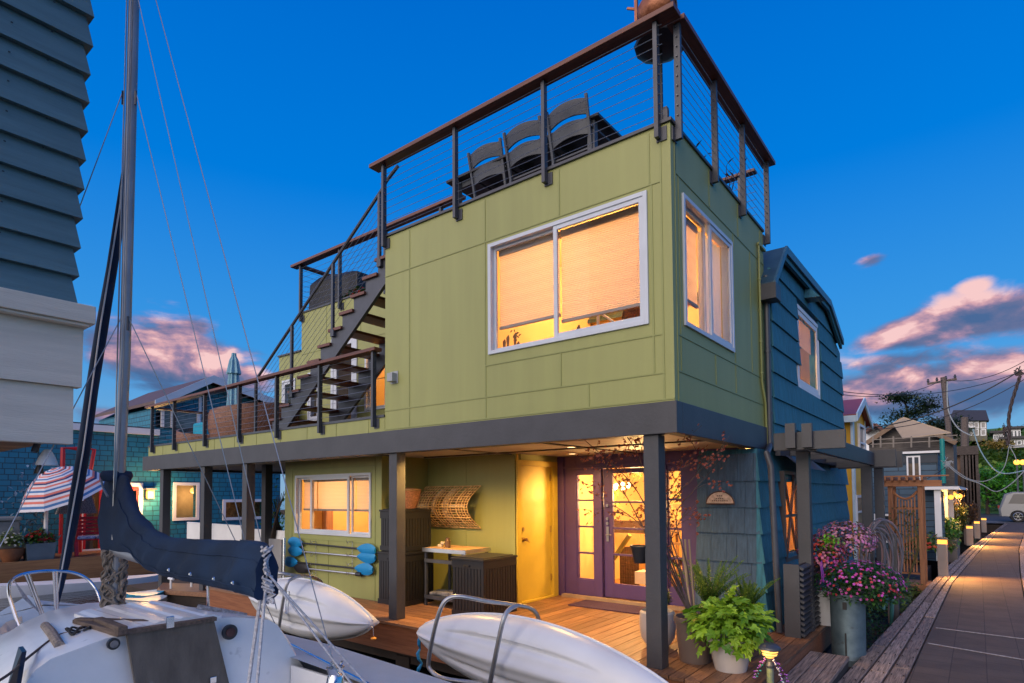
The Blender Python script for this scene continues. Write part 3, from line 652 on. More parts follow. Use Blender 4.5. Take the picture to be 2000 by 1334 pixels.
# porch posts
POSTS = [(.10, .06), (-3.49, .06), (-7.24, .06), (-8.75, .06), (-10.51, .06)]
for x, y in POSTS:
    MB().box(x-.075, x+.075, y-.055+0, y+.095, 0 if x > -8.3 else -.299, ZB0-.001).build('post', M_grey, H, bevel=.005)
for x, y in ((-8.1, .9), (-6.9, 1.4)): MB().box(x-.07, x+.07, y-.07, y+.07, 0, ZB0+.04).build('post', mat('dark_post', (.03,.03,.035), .6) if x < -8 else wood('cedar_post', (.22,.09,.03), (.36,.17,.07), 'z'), H)
# recessed porch lights
for x, y in ((-3.19, .43), (-1.53, 1.22), (.12, 1.0), (-2.2, 2.3)):
    d = MB().lathe((x, y, ZB0+.040), [(.001, .006), (.05, .006), (.055, .0), (.075, .0), (.078, .009), (.001, .0095)], 20).build('recessed_light', [M_white], H, smooth=True)
    MB().lathe((x, y, ZB0+.041), [(.001, .0), (.048, .0), (.048, .003), (.001, .003)], 16).build('bulb', emis('bulb_glow', (1, .6, .25), 5.), d)
    lamp('SPOT', 'porch_light', (x, y, ZB0+.035), {.43: 330, 1.22: 330, 1.0: 12, 2.3: 150}[y], (1, .55, .14), H, .05, 150, (x+.001, y, 0))
# --- deck of the ground floor
dk = MB(); y = -.12
while y < 3.3:
    x = -8.3
    while x < 1.0:
        x2 = min(1.0, x+random.choice((2.4, 3.0, 3.6))); 
        if x < -2.55: dk.box(x+.002, min(x2, -2.55)-.002, y, y+.136, -.032, 0)
        x = x2
    y += .142
dk.build('deck', M_deck, H)
sdk = MB(); x = -2.546
while x < .95:
    y = -.12
    while y < 9.0:
        y2 = min(9.0, y+random.choice((1.8, 2.6, 3.4)))
        if y < 3.2 or x > .3: sdk.box(x, min(x+.134, .995), y+.002, y2-.003, -.032, 0)
        y = y2
    x += .142
sdk.build('side_deck', M_decky, H)
MB().box(-8.3, 1.0, -.10, -.06, -.36, -.033).box(.955, .995, -.06, 9.0, -.26, -.033).build('deck_fascia', M_fascia, H)
fr_ = MB().box(-8.2, .9, .0, 9, -.5, -.04).box(-12, -8.31, -.1, 9, -.6, -.30); 
for x in [-11+i*1.9 for i in range(7)]: fr_.box(x, x+.25, -.02, 0.0, -.75, -.42)
fr_.build('deck_frame', mat('dark_timber', (.03, .02, .015), .8, .3), H)
lg = MB()
for i, x in enumerate((-11.5, -6.1, -2.6)):
    lg.tube([(x, -.32, -.72), (x+5.0 if i < 2 else .9, -.36, -.72)], .2, 14)
lgo = lg.build('float_log', mat('wet_log', (.05, .035, .022), .45, .4, 3, .8, 12, stretch=(.5, 4, 4)), H, smooth=True)
# ================================================================== RAILINGS (parts of the home)
def bracket(mb, x, y, z, axis='y'):
    if axis == 'y': mb.box(x-.035, x+.035, y-.03, y+.03, z-.13, z-.02)
    else: mb.box(x-.03, x+.03, y-.035, y+.035, z-.13, z-.02)
def rail_run(par, axis, plane, u0, u1, posts, zb, zt, n=10, cap=(.16, .045), capw=(.0, .0), capmat=None, zslope=0., double=()):
    """cable rail: handrail part with posts, cables as sub-parts"""
    h = MB(); g = lambda u: zt+zslope*(u-u0)
    w, t = cap
    if axis == 'y': h.bar((u0-capw[0], plane, g(u0)), (u1+capw[1], plane, g(u1)), w, t)
    else: h.bar((plane, u0-capw[0], g(u0)), (plane, u1+capw[1], g(u1)), w, t)
    ho = h.build('railing', capmat or (M_ipe if axis == 'y' else M_ipey), par, bevel=.004)
    ho['label'] = 'wooden topped cable railing with dark steel posts'
    for u in posts:
        p = MB(); zz = g(u)-t/2-.001
        for du in ((-.0,),):
            if axis == 'y': p.box(u-.02, u+.02, plane-.03, plane+.03, zb-.16, zz).box(u-.025, u+.075, plane+.031, plane+.044, zb-.18, zb-.05)
            else: p.box(plane-.03, plane+.03, u-.02, u+.02, zb-.16, zz).box(plane-.044, plane-.031, u-.075, u+.025, zb-.18, zb-.05)
        if u in double:
            for k in range(n):
                z = zb+.06+(g(u)-zb-.12)*k/(n-1)
                (p.tube([(u+.03, plane, z), (u-.03, plane, z)], .008, 6) if axis == 'y' else p.tube([(plane, u+.03, z), (plane, u-.03, z)], .008, 6))
        p.build('post', M_steel, ho)
    c = MB()
    for k in range(n):
        f0 = (k+.6)/(n+.3)
        z0, z1 = zb+(g(u0)-zb)*f0, zb+(g(u1)-zb)*f0
        cb = MB()
        if axis == 'y': cb.tube([(u0, plane, z0), (u1, plane, z1)], .0030, 5)
        else: cb.tube([(plane, u0, z0), (plane, u1, z1)], .0030, 5)
        cb.build('cable', M_cable, ho)
    return ho
RZ = 6.005
rail_run(H, 'y', -.045, -3.70, .30, (-3.62, -2.32, -1.03, .24), ZT+.02, RZ, 10, (.17, .05), (.13, .15), double=(-3.62, .24))
rail_run(H, 'x', XW+.045, .06, 3.10, (.10, 1.08, 2.04, 3.07), ZT+.02, RZ+.002, 10, (.17, .05), (-.001, .12), double=(.10, 3.07))
rail_run(H, 'y', 3.06, -3.5, .26, (-1.6, .05), ZT+.02, RZ-.10, 8, (.12, .04))
# terrace rail behind, on the rear block
TB = 1.35
rail_run(H, 'y', TB-.04, -7.75, -3.55, (-7.68, -6.45, -5.2, -3.9), 5.10, 6.05, 9, (.15, .05), (.18, .1), double=(-7.68,))
rail_run(H, 'x', -7.72, TB, 3.4, (3.3,), 5.10, 6.03, 9, (.12, .04))
# corner keeper
MB().box(.29, .33, -.02, .02, ZT+.031, ZT+.12).box(XW-.07, XW-.03, .0, .05, ZT+.031, ZT+.16).build('corner_cleat', M_steel, H)
# balcony
rail_run(H, 'y', -.045, -10.95, -3.80, (-10.88, -9.85, -8.58, -7.34, -6.18, -5.03, -3.82), 2.66, 3.445, 9, (.13, .045), (.16, .07), zslope=.012, double=(-3.82,))
rail_run(H, 'x', -10.97, .06, 3.4, (1.4, 2.9), 2.66, 3.43, 9, (.12, .04))
# --- rear block with terrace
rb = MB().wallrect('y', TB, .12, -7.7, XL-.001, 2.53, 5.10, [(-5.75, -4.75, 3.05, 4.05), (-6.72, -6.0, 2.55, 4.42), (-7.45, -7.1, 3.0, 3.9)])
rb.box(-7.7, -7.58, TB+.12, 4.5, 2.53, 5.10); rb.wallrect('y', TB+.01, .11, -8.5, -7.701, 2.53, 4.37, [(-8.35, -7.92, 3.26, 3.86)]); rb.box(-8.5, -8.39, TB+.12, 4.5, 2.53, 4.37)
rb.build('rear_wall', M_green, H)
MB().box(-7.72, XL, TB-.02, TB+.12, 5.101, 5.13).box(-8.52, -7.721, TB-.02, TB+.13, 4.371, 4.40).build('roof_edge', M_steel, H)
MB().box(-7.58, XL, TB+.12, 4.5, 4.98, 5.09).build('terrace_floor', M_decky, H)
jb = MB()
for z in (4.30, 3.55): jb.box(-7.69, XL-.01, TB-.006, TB, z-.006, z+.006)
for x in (-6.9, -5.9): jb.box(x-.006, x+.006, TB-.0055, TB, 4.31, 5.09)
jb.build('panel_batten', M_greenj, H)
window('y', TB, -5.75, -4.75, 3.05, 4.05, (.5,), H, big=1)
window('y', TB, -6.72, -6.0, 2.56, 4.42, (), H, big=0, fr=.09)
window('y', TB, -7.45, -7.1, 3.0, 3.9, (), H, big=0)
window('y', TB+.01, -8.35, -7.92, 3.26, 3.86, (), H, big=0)
MB().box(-7.57, -3.66, 4.3, 4.35, 2.53, 4.97).box(-3.70, -3.66, TB+.13, 4.3, 2.53, 4.97).box(-7.57, -7.53, TB+.13, 4.3, 2.53, 4.97).box(-7.53, -3.70, TB+.13, 4.3, 4.93, 4.97).box(-5.95,-5.90,TB+.13,4.3,2.53,4.93).build('rear_room_lining', M_room, H)
MB().box(-7.53, -3.71, TB+.13, 4.29, 2.53, 2.56).build('rear_room_floor', M_roomfl, H)
room_lamp(-4.9, 2.4, 4.80, 60, H, .13)
# --- stair up to the roof
S0x, S0z, SL = -6.60, 2.60, .752
st = thing_part = None
def stringer(y, t=.05):
    poly = []; x0 = S0x; top = []
    run, rise = .27, .203
    n = 12
    bot = [(x0-.02, 2.545), (x0+.25, 2.545), (-3.70, S0z+(-3.70-S0x-.0)*SL-.02), (-3.70, 5.0)]
    pts = [V((x, y, z)) for x, z in bot]
    k = 11
    for i in range(k, -1, -1):
        xa = x0-.28+i*run; z = 2.66+i*rise+.10
        if xa+run > -3.70: 
            if xa < -3.70: pts.append(V((-3.70, y, z))); pts.append(V((xa, y, z)))
            continue
        pts.append(V((xa+run, y, z))); pts.append(V((xa, y, z)))
    pts[3] = V((-3.70, y, min(5.0, pts[4].z)-.0)) if False else pts[3]
    return pts
def stringer_mesh(y):
    mb = MB(); run, rise = .27, .203
    for i in range(12):
        xa = S0x-.16+i*run; xb = xa+run
        if xa > -3.72: break
        xb = min(xb, -3.66)
        zt = 2.66+(i+1)*rise-.03
        f = lambda x: max(2.545, S0z+(x-S0x)*SL-.10)
        mb.hexa([(xa, y, f(xa)), (xb, y, f(xb)), (xb, y+.05, f(xb)), (xa, y+.05, f(xa)), (xa, y, zt), (xb, y, zt), (xb, y+.05, zt), (xa, y+.05, zt)])
    return mb
so_ = stringer_mesh(.22).build('staircase', M_steel, H); stringer_mesh(1.13).build('stringer', M_steel, so_)
for i in range(12):
    xa = S0x-.16+i*.27
    if xa > -3.8: break
    zt = 2.66+(i+1)*.203-.029
    MB().box(xa-.035, min(xa+.28, -3.66), .18, 1.20, zt, zt+.045).build('tread', M_ipey, so_, bevel=.003)
hr = MB().tube([(-7.25, .20, 3.60), (-3.95, .20, 5.86), (-3.86, .20, 5.95), (-3.62, .20, 6.08)], .024, 8); hr.build('handrail', M_steel, so_, smooth=True)
def hz(x): return 3.60+(x+7.25)*.685
for x, zb in ((-7.25, 2.55), (-6.16, 3.20), (-5.07, 4.0), (-4.0, 4.8)):
    MB().box(x-.022, x+.022, .175, .215, zb, hz(x)-.02).box(x-.03, x+.05, .17, .219, zb-.03, zb+.07).build('post', M_steel, so_)
for k in range(9):
    dz = .12+k*.105
    x0 = -7.25; a = V((x0, .195, hz(x0)-dz)); b = V((-3.9, .195, hz(-3.9)-dz))
    if a.z < 2.66: 
        q = (2.66-a.z)/.685; a = V((x0+q, .195, 2.66))
    MB().tube([a, b], .003, 5).build('cable', M_cable, so_)
for i in range(6):  # glowing step lamps under the treads read as pale knobs
    pass
# ================================================================== ROOF FURNITURE
M_chair = mat('slate_chair', (.085, .095, .115), .5, .08)
def make_patio_chair(loc, label):
    t = thing('patio_chair', loc, label, 'chair', 'slatted chairs along the roof railing'); x, y, z = loc
    b = MB()
    for z0, z1 in ((.56, .715), (.765, .925)):
        ring = []
        for j in range(9):
            u = -.25+.5*j/8; d = .035*(1-(u/.25)**2)
            ring.append((u, d))
        for (u0, d0), (u1, d1) in zip(ring, ring[1:]):
            def P(u, d, zz, th): return (x+u, y-.02-d-(zz-.45)*.22+th, z+zz)
            b.hexa([P(u0,d0,z0+.03*(1-(u0/.25)**2),0), P(u1,d1,z0+.03*(1-(u1/.25)**2),0), P(u1,d1,z0+.03*(1-(u1/.25)**2),.018), P(u0,d0,z0+.03*(1-(u0/.25)**2),.018), P(u0,d0,z1+.03*(1-(u0/.25)**2),0), P(u1,d1,z1+.03*(1-(u1/.25)**2),0), P(u1,d1,z1+.03*(1-(u1/.25)**2),.018), P(u0,d0,z1+.03*(1-(u0/.25)**2),.018)])
    b.build('backrest', M_chair, t)
    s_ = MB()
    for k in range(6): s_.box(x-.24, x+.24, y+.0+k*.075, y+.065+k*.075, z+.43, z+.45)
    s_.build('seat', M_chair, t)
    for sx in (-1, 1):
        MB().bar((x+sx*.26, y-.14, z+.96), (x+sx*.25, y-.02, z+.42), .03, .03).bar((x+sx*.25, y-.02, z+.42), (x+sx*.26, y-.08, z), .03, .03).build('rear_leg', M_chair, t)
        MB().bar((x+sx*.26, y+.44, z+.66), (x+sx*.26, y+.46, z), .03, .03).build('front_leg', M_chair, t)
        MB().bar((x+sx*.26, y-.06, z+.64), (x+sx*.26, y+.48, z+.66), .045, .025).build('armrest', M_chair, t)
    return t
RD = ZT-.02
def chair_at(px, py, y):  # top centre of the back seen at px,py
    p = atY(px, py, y); return p
for (px, py, lab) in ((945, 281, 'slatted slate chair on the roof farthest left of the three'), (1018, 240, 'slatted slate chair on the roof between its two neighbours'), (1105, 197, 'slatted slate chair on the roof nearest the dark table end and the corner')):
    d = None
    for k in range(200):
        y = .25+k*.01; p = atY(px, py, y)
        if p.z >= RD+.98: break
    make_patio_chair((p.x, p.y+.14, RD), lab)
p = None
for k in range(300):
    y = .3+k*.01; q = atY(1168, 216, y)
    if q.z >= RD+.76: break
tx0, ty0 = q.x, q.y
T = thing('patio_table', (tx0, ty0, RD), 'dark rectangular patio table on the roof behind the chairs', 'table')
MB().box(tx0-2.3, tx0, ty0, ty0+.95, RD+.72, RD+.755).build('tabletop', mat('table_dark', (.03, .03, .035), .4), T, bevel=.005)
MB().box(tx0-2.2, tx0-.1, ty0+.1, ty0+.13, RD+.64, RD+.719).build('apron', M_chair, T)
for x in (tx0-2.2, tx0-.16):
    for y in (ty0+.04, ty0+.84): MB().box(x, x+.09, y, y+.07, RD, RD+.719).build('leg', M_chair, T)
# barrel and shallow tray at the roof corner
bp = atY(1284, 18, .35); bz = bp
B = thing('copper_barrel', (bz.x, .35, bz.z-.16), 'rusty copper barrel lantern fixed above the top corner of the roof railing', 'lantern')
M_cop = mat('rusty_copper', (.16, .045, .02), .45, .5, 7, .5, 30, metal=.4, col2=(.38, .14, .06))
prof = [(-.17, .001), (-.17, .10), (-.12, .135), (0, .16), (.12, .135), (.17, .10)]
rings = [[V((bz.x+a, .35+r*math.cos(2*PI*j/22), bz.z+r*math.sin(2*PI*j/22))) for j in range(22)] for a, r in prof]
MB().loft(rings+[[V((bz.x+.16, .35+.08*math.cos(2*PI*j/22), bz.z+.08*math.sin(2*PI*j/22))) for j in range(22)]], caps=True).build('barrel', M_cop, B, smooth=True)
MB().tube([(bz.x+.165+0*j, .35+.085*math.cos(2*PI*j/20), bz.z+.085*math.sin(2*PI*j/20)) for j in range(20)], .012, 6, closed=True).build('rim', M_steel, B)
MB().bar((bz.x-.22, .33, bz.z-.2), (bz.x-.22, .33, bz.z+.30), .03, .03).bar((bz.x-.22, .33, bz.z+.1), (bz.x-.32, .33, bz.z+.16), .02, .02).bar((bz.x-.22, .33, bz.z-.17), (bz.x+.1, .35, bz.z-.17), .03, .02).build('bracket', M_cop, B)
tp = atY(1290, 92, .30)
tr = MB().lathe((tp.x, .30, tp.z), [(.001, -.05), (.14, -.055), (.25, .0), (.26, .03), (.12, .10), (.04, .12), (.04, .17), (.07, .20), (.05, .25), (.001, .26)], 12)
tr.tube([(tp.x, .30, RD), (tp.x, .30, tp.z-.04)], .018, 8)
tag(tr.build('patio_heater', mat('black_metal', (.02, .022, .027), .4, .1), None, smooth=True), 'black domed heater head behind the roof corner posts', 'heater')
# bare branches of plants at the roof side
br = MB()
for k in range(7):
    p = V((random.uniform(-.15, .15), 1.3+random.uniform(0, 1.2), RD)); pts = [p]
    for j in range(5): p = p+V((random.uniform(-.06, .10), random.uniform(-.1, .1), .10)); pts.append(p)
    br.tube(pts, [.012, .01, .009, .007, .005, .003], 5)
    for j in range(4): br.leaf(pts[2+j], V((random.uniform(-1,1), random.uniform(-1,1), .4)), (0,0,1), .12, .03)
tag(br.build('bare_plant', mat('dark_twig', (.05, .03, .025), .7)), 'bare twiggy plant behind the side railing of the roof', 'plant')
# black covered grill and red flowers on the terrace
gp_ = [atY(624, 595, 1.75), atY(712, 560, 1.75)]
gr = MB(); gx0, gx1 = gp_[0].x, gp_[1].x+.1; gz = 5.095
gr.loft([[V((gx0-.02, 1.5, gz)), V((gx1, 1.5, gz)), V((gx1, 2.1, gz)), V((gx0-.02, 2.1, gz))], [V((gx0, 1.52, gz+.62)), V((gx1-.02, 1.52, gz+.55)), V((gx1-.02, 2.08, gz+.55)), V((gx0, 2.08, gz+.62))], [V((gx0+.15, 1.65, gz+.78)), V((gx1-.3, 1.65, gz+.66)), V((gx1-.3, 2.0, gz+.66)), V((gx0+.15, 2.0, gz+.78))]])
tag(gr.build('grill_cover', mat('black_cover', (.012, .012, .014), .6, .2), bevel=.03), 'black covered grill standing on the upper left terrace', 'grill')
def flower_clump(name, c, rx, ry, rz, n, cols, label, cat='flowers', stems=True, pot=None, fsize=.035, leafcol=((.02,.07,.015),(.06,.16,.03)), nl=None, droop=0, base=0):
    t = thing(name, c, label, cat); c = V(c)
    lf = MB()
    for i in range(nl or n*4):
        while True:
            d = V((random.uniform(-1,1), random.uniform(-1,1), random.uniform(base,1)))
            if d.length < 1: break
        r_ = d.length; p = c+V((d.x*rx, d.y*ry, d.z*rz - droop*max(0, r_-.6)))
        lf.leaf(p, V((random.gauss(0,1)+d.x, random.gauss(0,1)+d.y, random.gauss(0,.5))), (0,0,1), fsize*random.uniform(1.2, 2.2), fsize*random.uniform(.7,1.1))
    lf.build('leaves', leafmat(name+'_leaf', *leafcol), t)
    for ci, col in enumerate(cols):
        fm = MB()
        for i in range(n//len(cols)):
            a = random.uniform(0, 2*PI); b_ = random.uniform(base if base > -.3 else -.5, 1); q = math.sqrt(max(0, 1-b_*b_)); k = random.uniform(.88, 1.04)
            p = c+V((rx*q*math.cos(a)*k, ry*q*math.sin(a)*k, rz*b_*k-droop*.2))
            nn = V((math.cos(a)*q, math.sin(a)*q, b_+.3)).normalized(); u = nn.orthogonal().normalized(); w = nn.cross(u)
            for j in range(5):
                th = 2*PI*j/5; fm.leaf(p, u*math.cos(th)+w*math.sin(th)+nn*.25, nn, fsize*.55, fsize*.45)
        fm.build('blossoms', leafmat(name+'_petal%d' % ci, tuple(x*.7 for x in col), col, trans=.35), t)
    return t
def rfl(a, b, n, lab, name='red_flowers'):
    p, q = atY(a[0], a[1], 1.45), atY(b[0], b[1], 1.45); c = (p+q)/2
    return flower_clump(name, (c.x, 1.48, 5.14), abs(q.x-p.x)/2, .1, .14, n, [(.75,.02,.03)], lab, fsize=.06)
rfl((668, 575), (722, 555), 60, 'red geraniums along the edge of the upper left terrace', 'geranium')
# ================================================================== BALCONY FURNITURE
M_wick = mat('brown_wicker_weave', (.13, .055, .03), .6, .35, 45, .9, 70, col2=(.34, .16, .10), detail=2)
M_turq = mat('turquoise_fabric', (.01, .33, .48), .7, .06, 5)
def weave_bump(mt, sc=28):
    t = mt.node_tree; b = t.nodes['Principled BSDF']; tc = t.nodes.new('ShaderNodeTexCoord'); bk = t.nodes.new('ShaderNodeTexChecker'); bk.inputs['Scale'].default_value = sc; t.links.new(tc.outputs['Object'], bk.inputs[0])
    bp = t.nodes.new('ShaderNodeBump'); bp.inputs['Strength'].default_value = .8; bp.inputs['Distance'].default_value = .02; t.links.new(bk.outputs['Fac'], bp.inputs['Height']); t.links.new(bp.outputs[0], b.inputs['Normal'])
weave_bump(M_wick, 36)
BF = 2.53
def daybed(c, R_, hb, hf, name, lab, ang, cush=True):
    t = thing(name, c, lab, 'seat'); c = V(c); n = 32; rings = []
    prof = [(.55, 0), (.92, .12), (1.0, .5), (1.0, .85), (.97, 1.0), (.90, 1.0), (.88, .6), (.80, .35), (.01, .34)]
    for r, h in prof:
        ring = []
        for j in range(n):
            a = 2*PI*j/n; k = .5+.5*math.cos(a-ang); H_ = hf+(hb-hf)*k**1.3
            ring.append(c+V((R_*r*math.cos(a), R_*r*math.sin(a), h*H_ if h > .36 else h*hf)))
        rings.append(ring)
    MB().loft(rings).build('shell', M_wick, t, smooth=True)
    if cush:
        MB().lathe(c, [(.01, hf*.38), (R_*.78, hf*.38), (R_*.84, hf*.6), (R_*.78, hf*.95), (.01, hf*1.0)], 26).build('seat_cushion', M_turq, t, smooth=True)
        MB().box(c.x-.32, c.x+.22, c.y-.20, c.y+.0, c.z+hf*1.0, c.z+hf*1.0+.30).build('back_cushion', M_turq, t, bevel=.05)
    return t
p1_ = atY(405, 855, .75); p2_ = atY(492, 845, .75)
daybed((p1_.x, .78, BF), .62, .55, .30, 'wicker_daybed', 'low round brown wicker seat with turquoise cushion on the balcony', PI*.9)
daybed((p2_.x+.1, .75, BF), .80, .78, .62, 'wicker_shell', 'large domed brown wicker pod beside the turquoise seat', PI*.2, cush=False)
u0 = atY(457, 690, 1.9); U_ = thing('patio_umbrella', (u0.x, 1.9, BF), 'folded pale blue umbrella standing behind the wicker seats', 'umbrella')
h_ = u0.z-BF
def folded(c, prof, folds, n=40):
    rings = []
    for r, z in prof: rings.append([V(c)+V((r*(1+.22*math.cos(folds*2*PI*j/n))*math.cos(2*PI*j/n), r*(1+.22*math.cos(folds*2*PI*j/n))*math.sin(2*PI*j/n), z)) for j in range(n)])
    return MB().loft(rings)
folded((u0.x, 1.9, BF), [(.13, h_*.30), (.15, h_*.34), (.12, h_*.55), (.11, h_*.74), (.10, h_*.79), (.145, h_*.80), (.09, h_*.93), (.05, h_*.97), (.045, h_)], 8).build('canopy', mat('pale_blue_canvas', (.22, .42, .50), .8, .08, 6), U_, smooth=True)
MB().tube([(u0.x, 1.9, BF), (u0.x, 1.9, BF+h_*.4)], .022, 8).lathe((u0.x,1.9,BF),[(.001,0),(.25,0),(.25,.05),(.05,.09),(.001,.09)],16).build('pole', M_steel, U_)
# dry branch tangle at the left end below
# ================================================================== PORCH OBJECTS
M_res = mat('resin_dark', (.011, .011, .014), .5, .08, 5)
M_resb = mat('resin_brown', (.075, .048, .038), .5, .08, 5)
def ribbed(name, par, x0, x1, y0, y1, z0, z1, m, step=.055, label=None):
    b = MB().box(x0+.012, x1-.012, y0+.012, y1-.012, z0, z1)
    for (a, c) in ((x0, x1),):
        x = a+.02
        while x < c-.03: b.box(x, x+step*.82, y0+.003, y0+.0119, z0+.07, z1-.10); b.box(x, x+step*.82, y1-.0119, y1-.003, z0+.07, z1-.10); x += step
    y = y0+.02
    while y < y1-.03: b.box(x0+.003, x0+.0119, y, y+step*.82, z0+.07, z1-.10); b.box(x1-.0119, x1-.003, y, y+step*.82, z0+.07, z1-.10); y += step
    for za, zb in ((z0, z0+.07), (z1-.10, z1)):
        b.box(x0, x1, y0, y0+.0115, za, zb); b.box(x0, x1, y1-.0115, y1, za, zb); b.box(x0, x0+.0115, y0+.0116, y1-.0116, za, zb); b.box(x1-.0115, x1, y0+.0116, y1-.0116, za, zb)
    o = b.build(name, m, par)
    return o
def storage(name, x0, x1, y0, y1, z0, z1, lab, m=None):
    t = thing(name, ((x0+x1)/2, (y0+y1)/2, z0), lab, 'storage box')
    ribbed('body', t, x0, x1, y0, y1, z0, z1-.03, m or M_res)
    MB().box(x0-.012, x1+.012, y0-.012, y1+.012, z1-.029, z1).box(x0+.03, x1-.03, y0+.03, y1-.03, z1+.0005, z1+.012).build('lid', m or M_res, t, bevel=.005)
    MB().tube([((x0+x1)/2-.05, y0-.0, z1-.09), ((x0+x1)/2-.05, y0-.018, z1-.10), ((x0+x1)/2+.05, y0-.018, z1-.10), ((x0+x1)/2+.05, y0, z1-.09)], .006, 6).build('handle', M_res, t)
    return t
storage('storage_bench', -3.11, -2.55, .70, 1.40, 0, .76, 'dark ribbed resin storage box standing by the yellow door')
cx0, cx1, cy0, cy1 = -4.58, -4.02, .66, 1.26
storage('storage_cabinet', cx0, cx1, cy0, cy1, 0, .76, 'lower of two stacked dark resin cabinets behind the porch post')
storage('storage_cabinet', cx0+.02, cx1-.03, cy0+.02, cy1-.03, .78, 1.38, 'upper of two stacked dark resin cabinets behind the porch post')
bk = thing('basket', (-4.3, .95, 1.395), 'brown woven basket on top of the stacked cabinets', 'basket')
MB().lathe((-4.22, .92, 1.395), [(.01, 0), (.13, 0), (.17, .12), (.20, .26), (.185, .26), (.155, .12), (.12, .02), (.01, .02)], 24).build('bowl', M_wick, bk, smooth=True)
MB().lathe((-4.22, .92, 1.395), [(.19, .26), (.205, .265), (.205, .285), (.19, .29), (.01, .31)], 24).build('lid', mat('basket_lid', (.2,.12,.07), .7, .2, 30), bk, smooth=True)
# prep cart
tx = (-3.92, -3.12); ty = (.95, 1.5)
ct = thing('utility_cart', (-3.5, 1.2, 0), 'black metal cart with tan top between the cabinets and the storage box', 'cart')
MB().box(tx[0], tx[1], ty[0], ty[1], .80, .83).build('top', mat('tan_top', (.50, .30, .14), .5, .1, 6), ct, bevel=.004)
MB().box(tx[0], tx[1]+.05, ty[0]-.02, ty[0]-.001, .775, .83).box(tx[1]+.001, tx[1]+.02, ty[0], ty[1], .775, .83).build('top_rim', M_metal, ct)
for x in (tx[0]+.02, tx[1]-.05):
    for y in (ty[0]+.01, ty[1]-.05): MB().box(x, x+.035, y, y+.035, 0, .799).build('leg', M_steel, ct)
for z in (.62, .10):
    for yy in (ty[0]+.002, ty[1]-.03): MB().box(tx[0]+.02, tx[1]-.02, yy, yy+.028, z, z+.05).build('crossbar', M_steel, ct)
MB().box(tx[0]+.03, tx[1]-.03, ty[0]+.031, ty[1]-.031, .12, .14).build('shelf', M_steel, ct)
bg_ = MB()
for i, (a, b, c) in enumerate(((-3.75, .22, .05), (-3.5, .30, .07), (-3.35, .12, .05))):
    bg_.ob((a, 1.15, .142+c/2+.001), (.12, .03, 0), (-.03, .13, 0), (0, 0, c/2))
tag(bg_.build('folded_bags', mat('bag_mix', (.04,.04,.045), .6, .6, 14, col2=(.25,.25,.27)), bevel=.015), 'grey folded bags on the lower shelf of the black cart', 'bags')
MB_ = MB().lathe((-3.62, 1.15, .831), [(.001, 0), (.04, 0), (.045, .09), (.03, .11), (.03, .14), (.001, .145)], 14)
tag(MB_.build('jar', mat('jar_brown', (.12,.07,.04), .3), smooth=True), 'small brown jar on the tan cart top', 'jar')
sw = MB().box(-3.80, -3.72, 1.12, 1.17, .831, .87).box(-3.74, -3.68, 1.125, 1.165, .871, .91)
tag(sw.build('brush', mat('cream_plastic', (.6,.5,.35), .5), bevel=.008), 'cream scrubbing brush on the tan cart top', 'brush')
# wicker wall art: curved woven panel
wa = thing('wall_basket', (-3.35, 1.60, 1.45), 'curved woven wicker panel hung on the olive wall as art', 'wall art')
A0, A1 = atY(828, 960, 1.62), atY(938, 1028, 1.62)
xa, xb = atY(826, 985, 1.60).x, atY(930, 985, 1.60).x; za, zb_ = atY(880, 1030, 1.6).z, atY(880, 950, 1.6).z
M_cane = mat('cane_strip', (.42, .22, .07), .45, .3, 20, .3, 60, col2=(.85, .58, .26))
def artp(u, v, off=0):   # u across 0..1, v up 0..1 ; bulges outward from wall in the middle, ends shear right
    bow = math.sin(PI*v); x = xa+(xb-xa)*u - .08*bow + (.02 if u > .5 else 0); return V((x, 1.70-.02-.22*bow-off, za+(zb_-za)*v))
lat = MB()
for i in range(17):
    v = i/16; lat.tube([artp(u/12, v, .004*((u+i) % 2)) for u in range(13)], .007 if i % 4 else .011, 5)
lat.build('horizontal_canes', M_cane, wa)
ver = MB()
for i in range(21):
    if i in (7, 15): continue
    u = i/20; ver.tube([artp(u, v/16, .004*((v+i+1) % 2)) for v in range(17)], .007 if i not in (0, 26, 8, 16) else .010, 5)
ver.build('vertical_canes', M_cane, wa)
bs = MB(); bs.add([artp(u/10, .12+.76*v/12, -.018) for v in range(13) for u in range(11)], [(v*11+u, v*11+u+1, (v+1)*11+u+1, (v+1)*11+u) for v in range(12) for u in range(10) if (u*7+v*5) % 4 != 0])
bs.build('woven_backing', mat('dark_cane', (.20, .11, .045), .6, .3, 30, .5, 60), wa)
pt = MB()
for (u0_, u1_, v0, v1) in ((.08, .30, .42, .58), (.34, .42, .2, .95), (.52, .62, .15, .95), (.66, .96, .48, .56)):
    for k in range(4):
        a_ = artp(u0_, v0+(v1-v0)*k/4, -.006); b_ = artp(u1_, v0+(v1-v0)*k/4, -.006); c_2 = artp(u1_, v0+(v1-v0)*(k+1)/4, -.006); d_2 = artp(u0_, v0+(v1-v0)*(k+1)/4, -.006)
        pt.add([a_, b_, c_2, d_2], [(0,1,2,3)])
pt.build('bark_panel', mat('pale_bark', (.50, .40, .28), .6, .2, 12), wa)
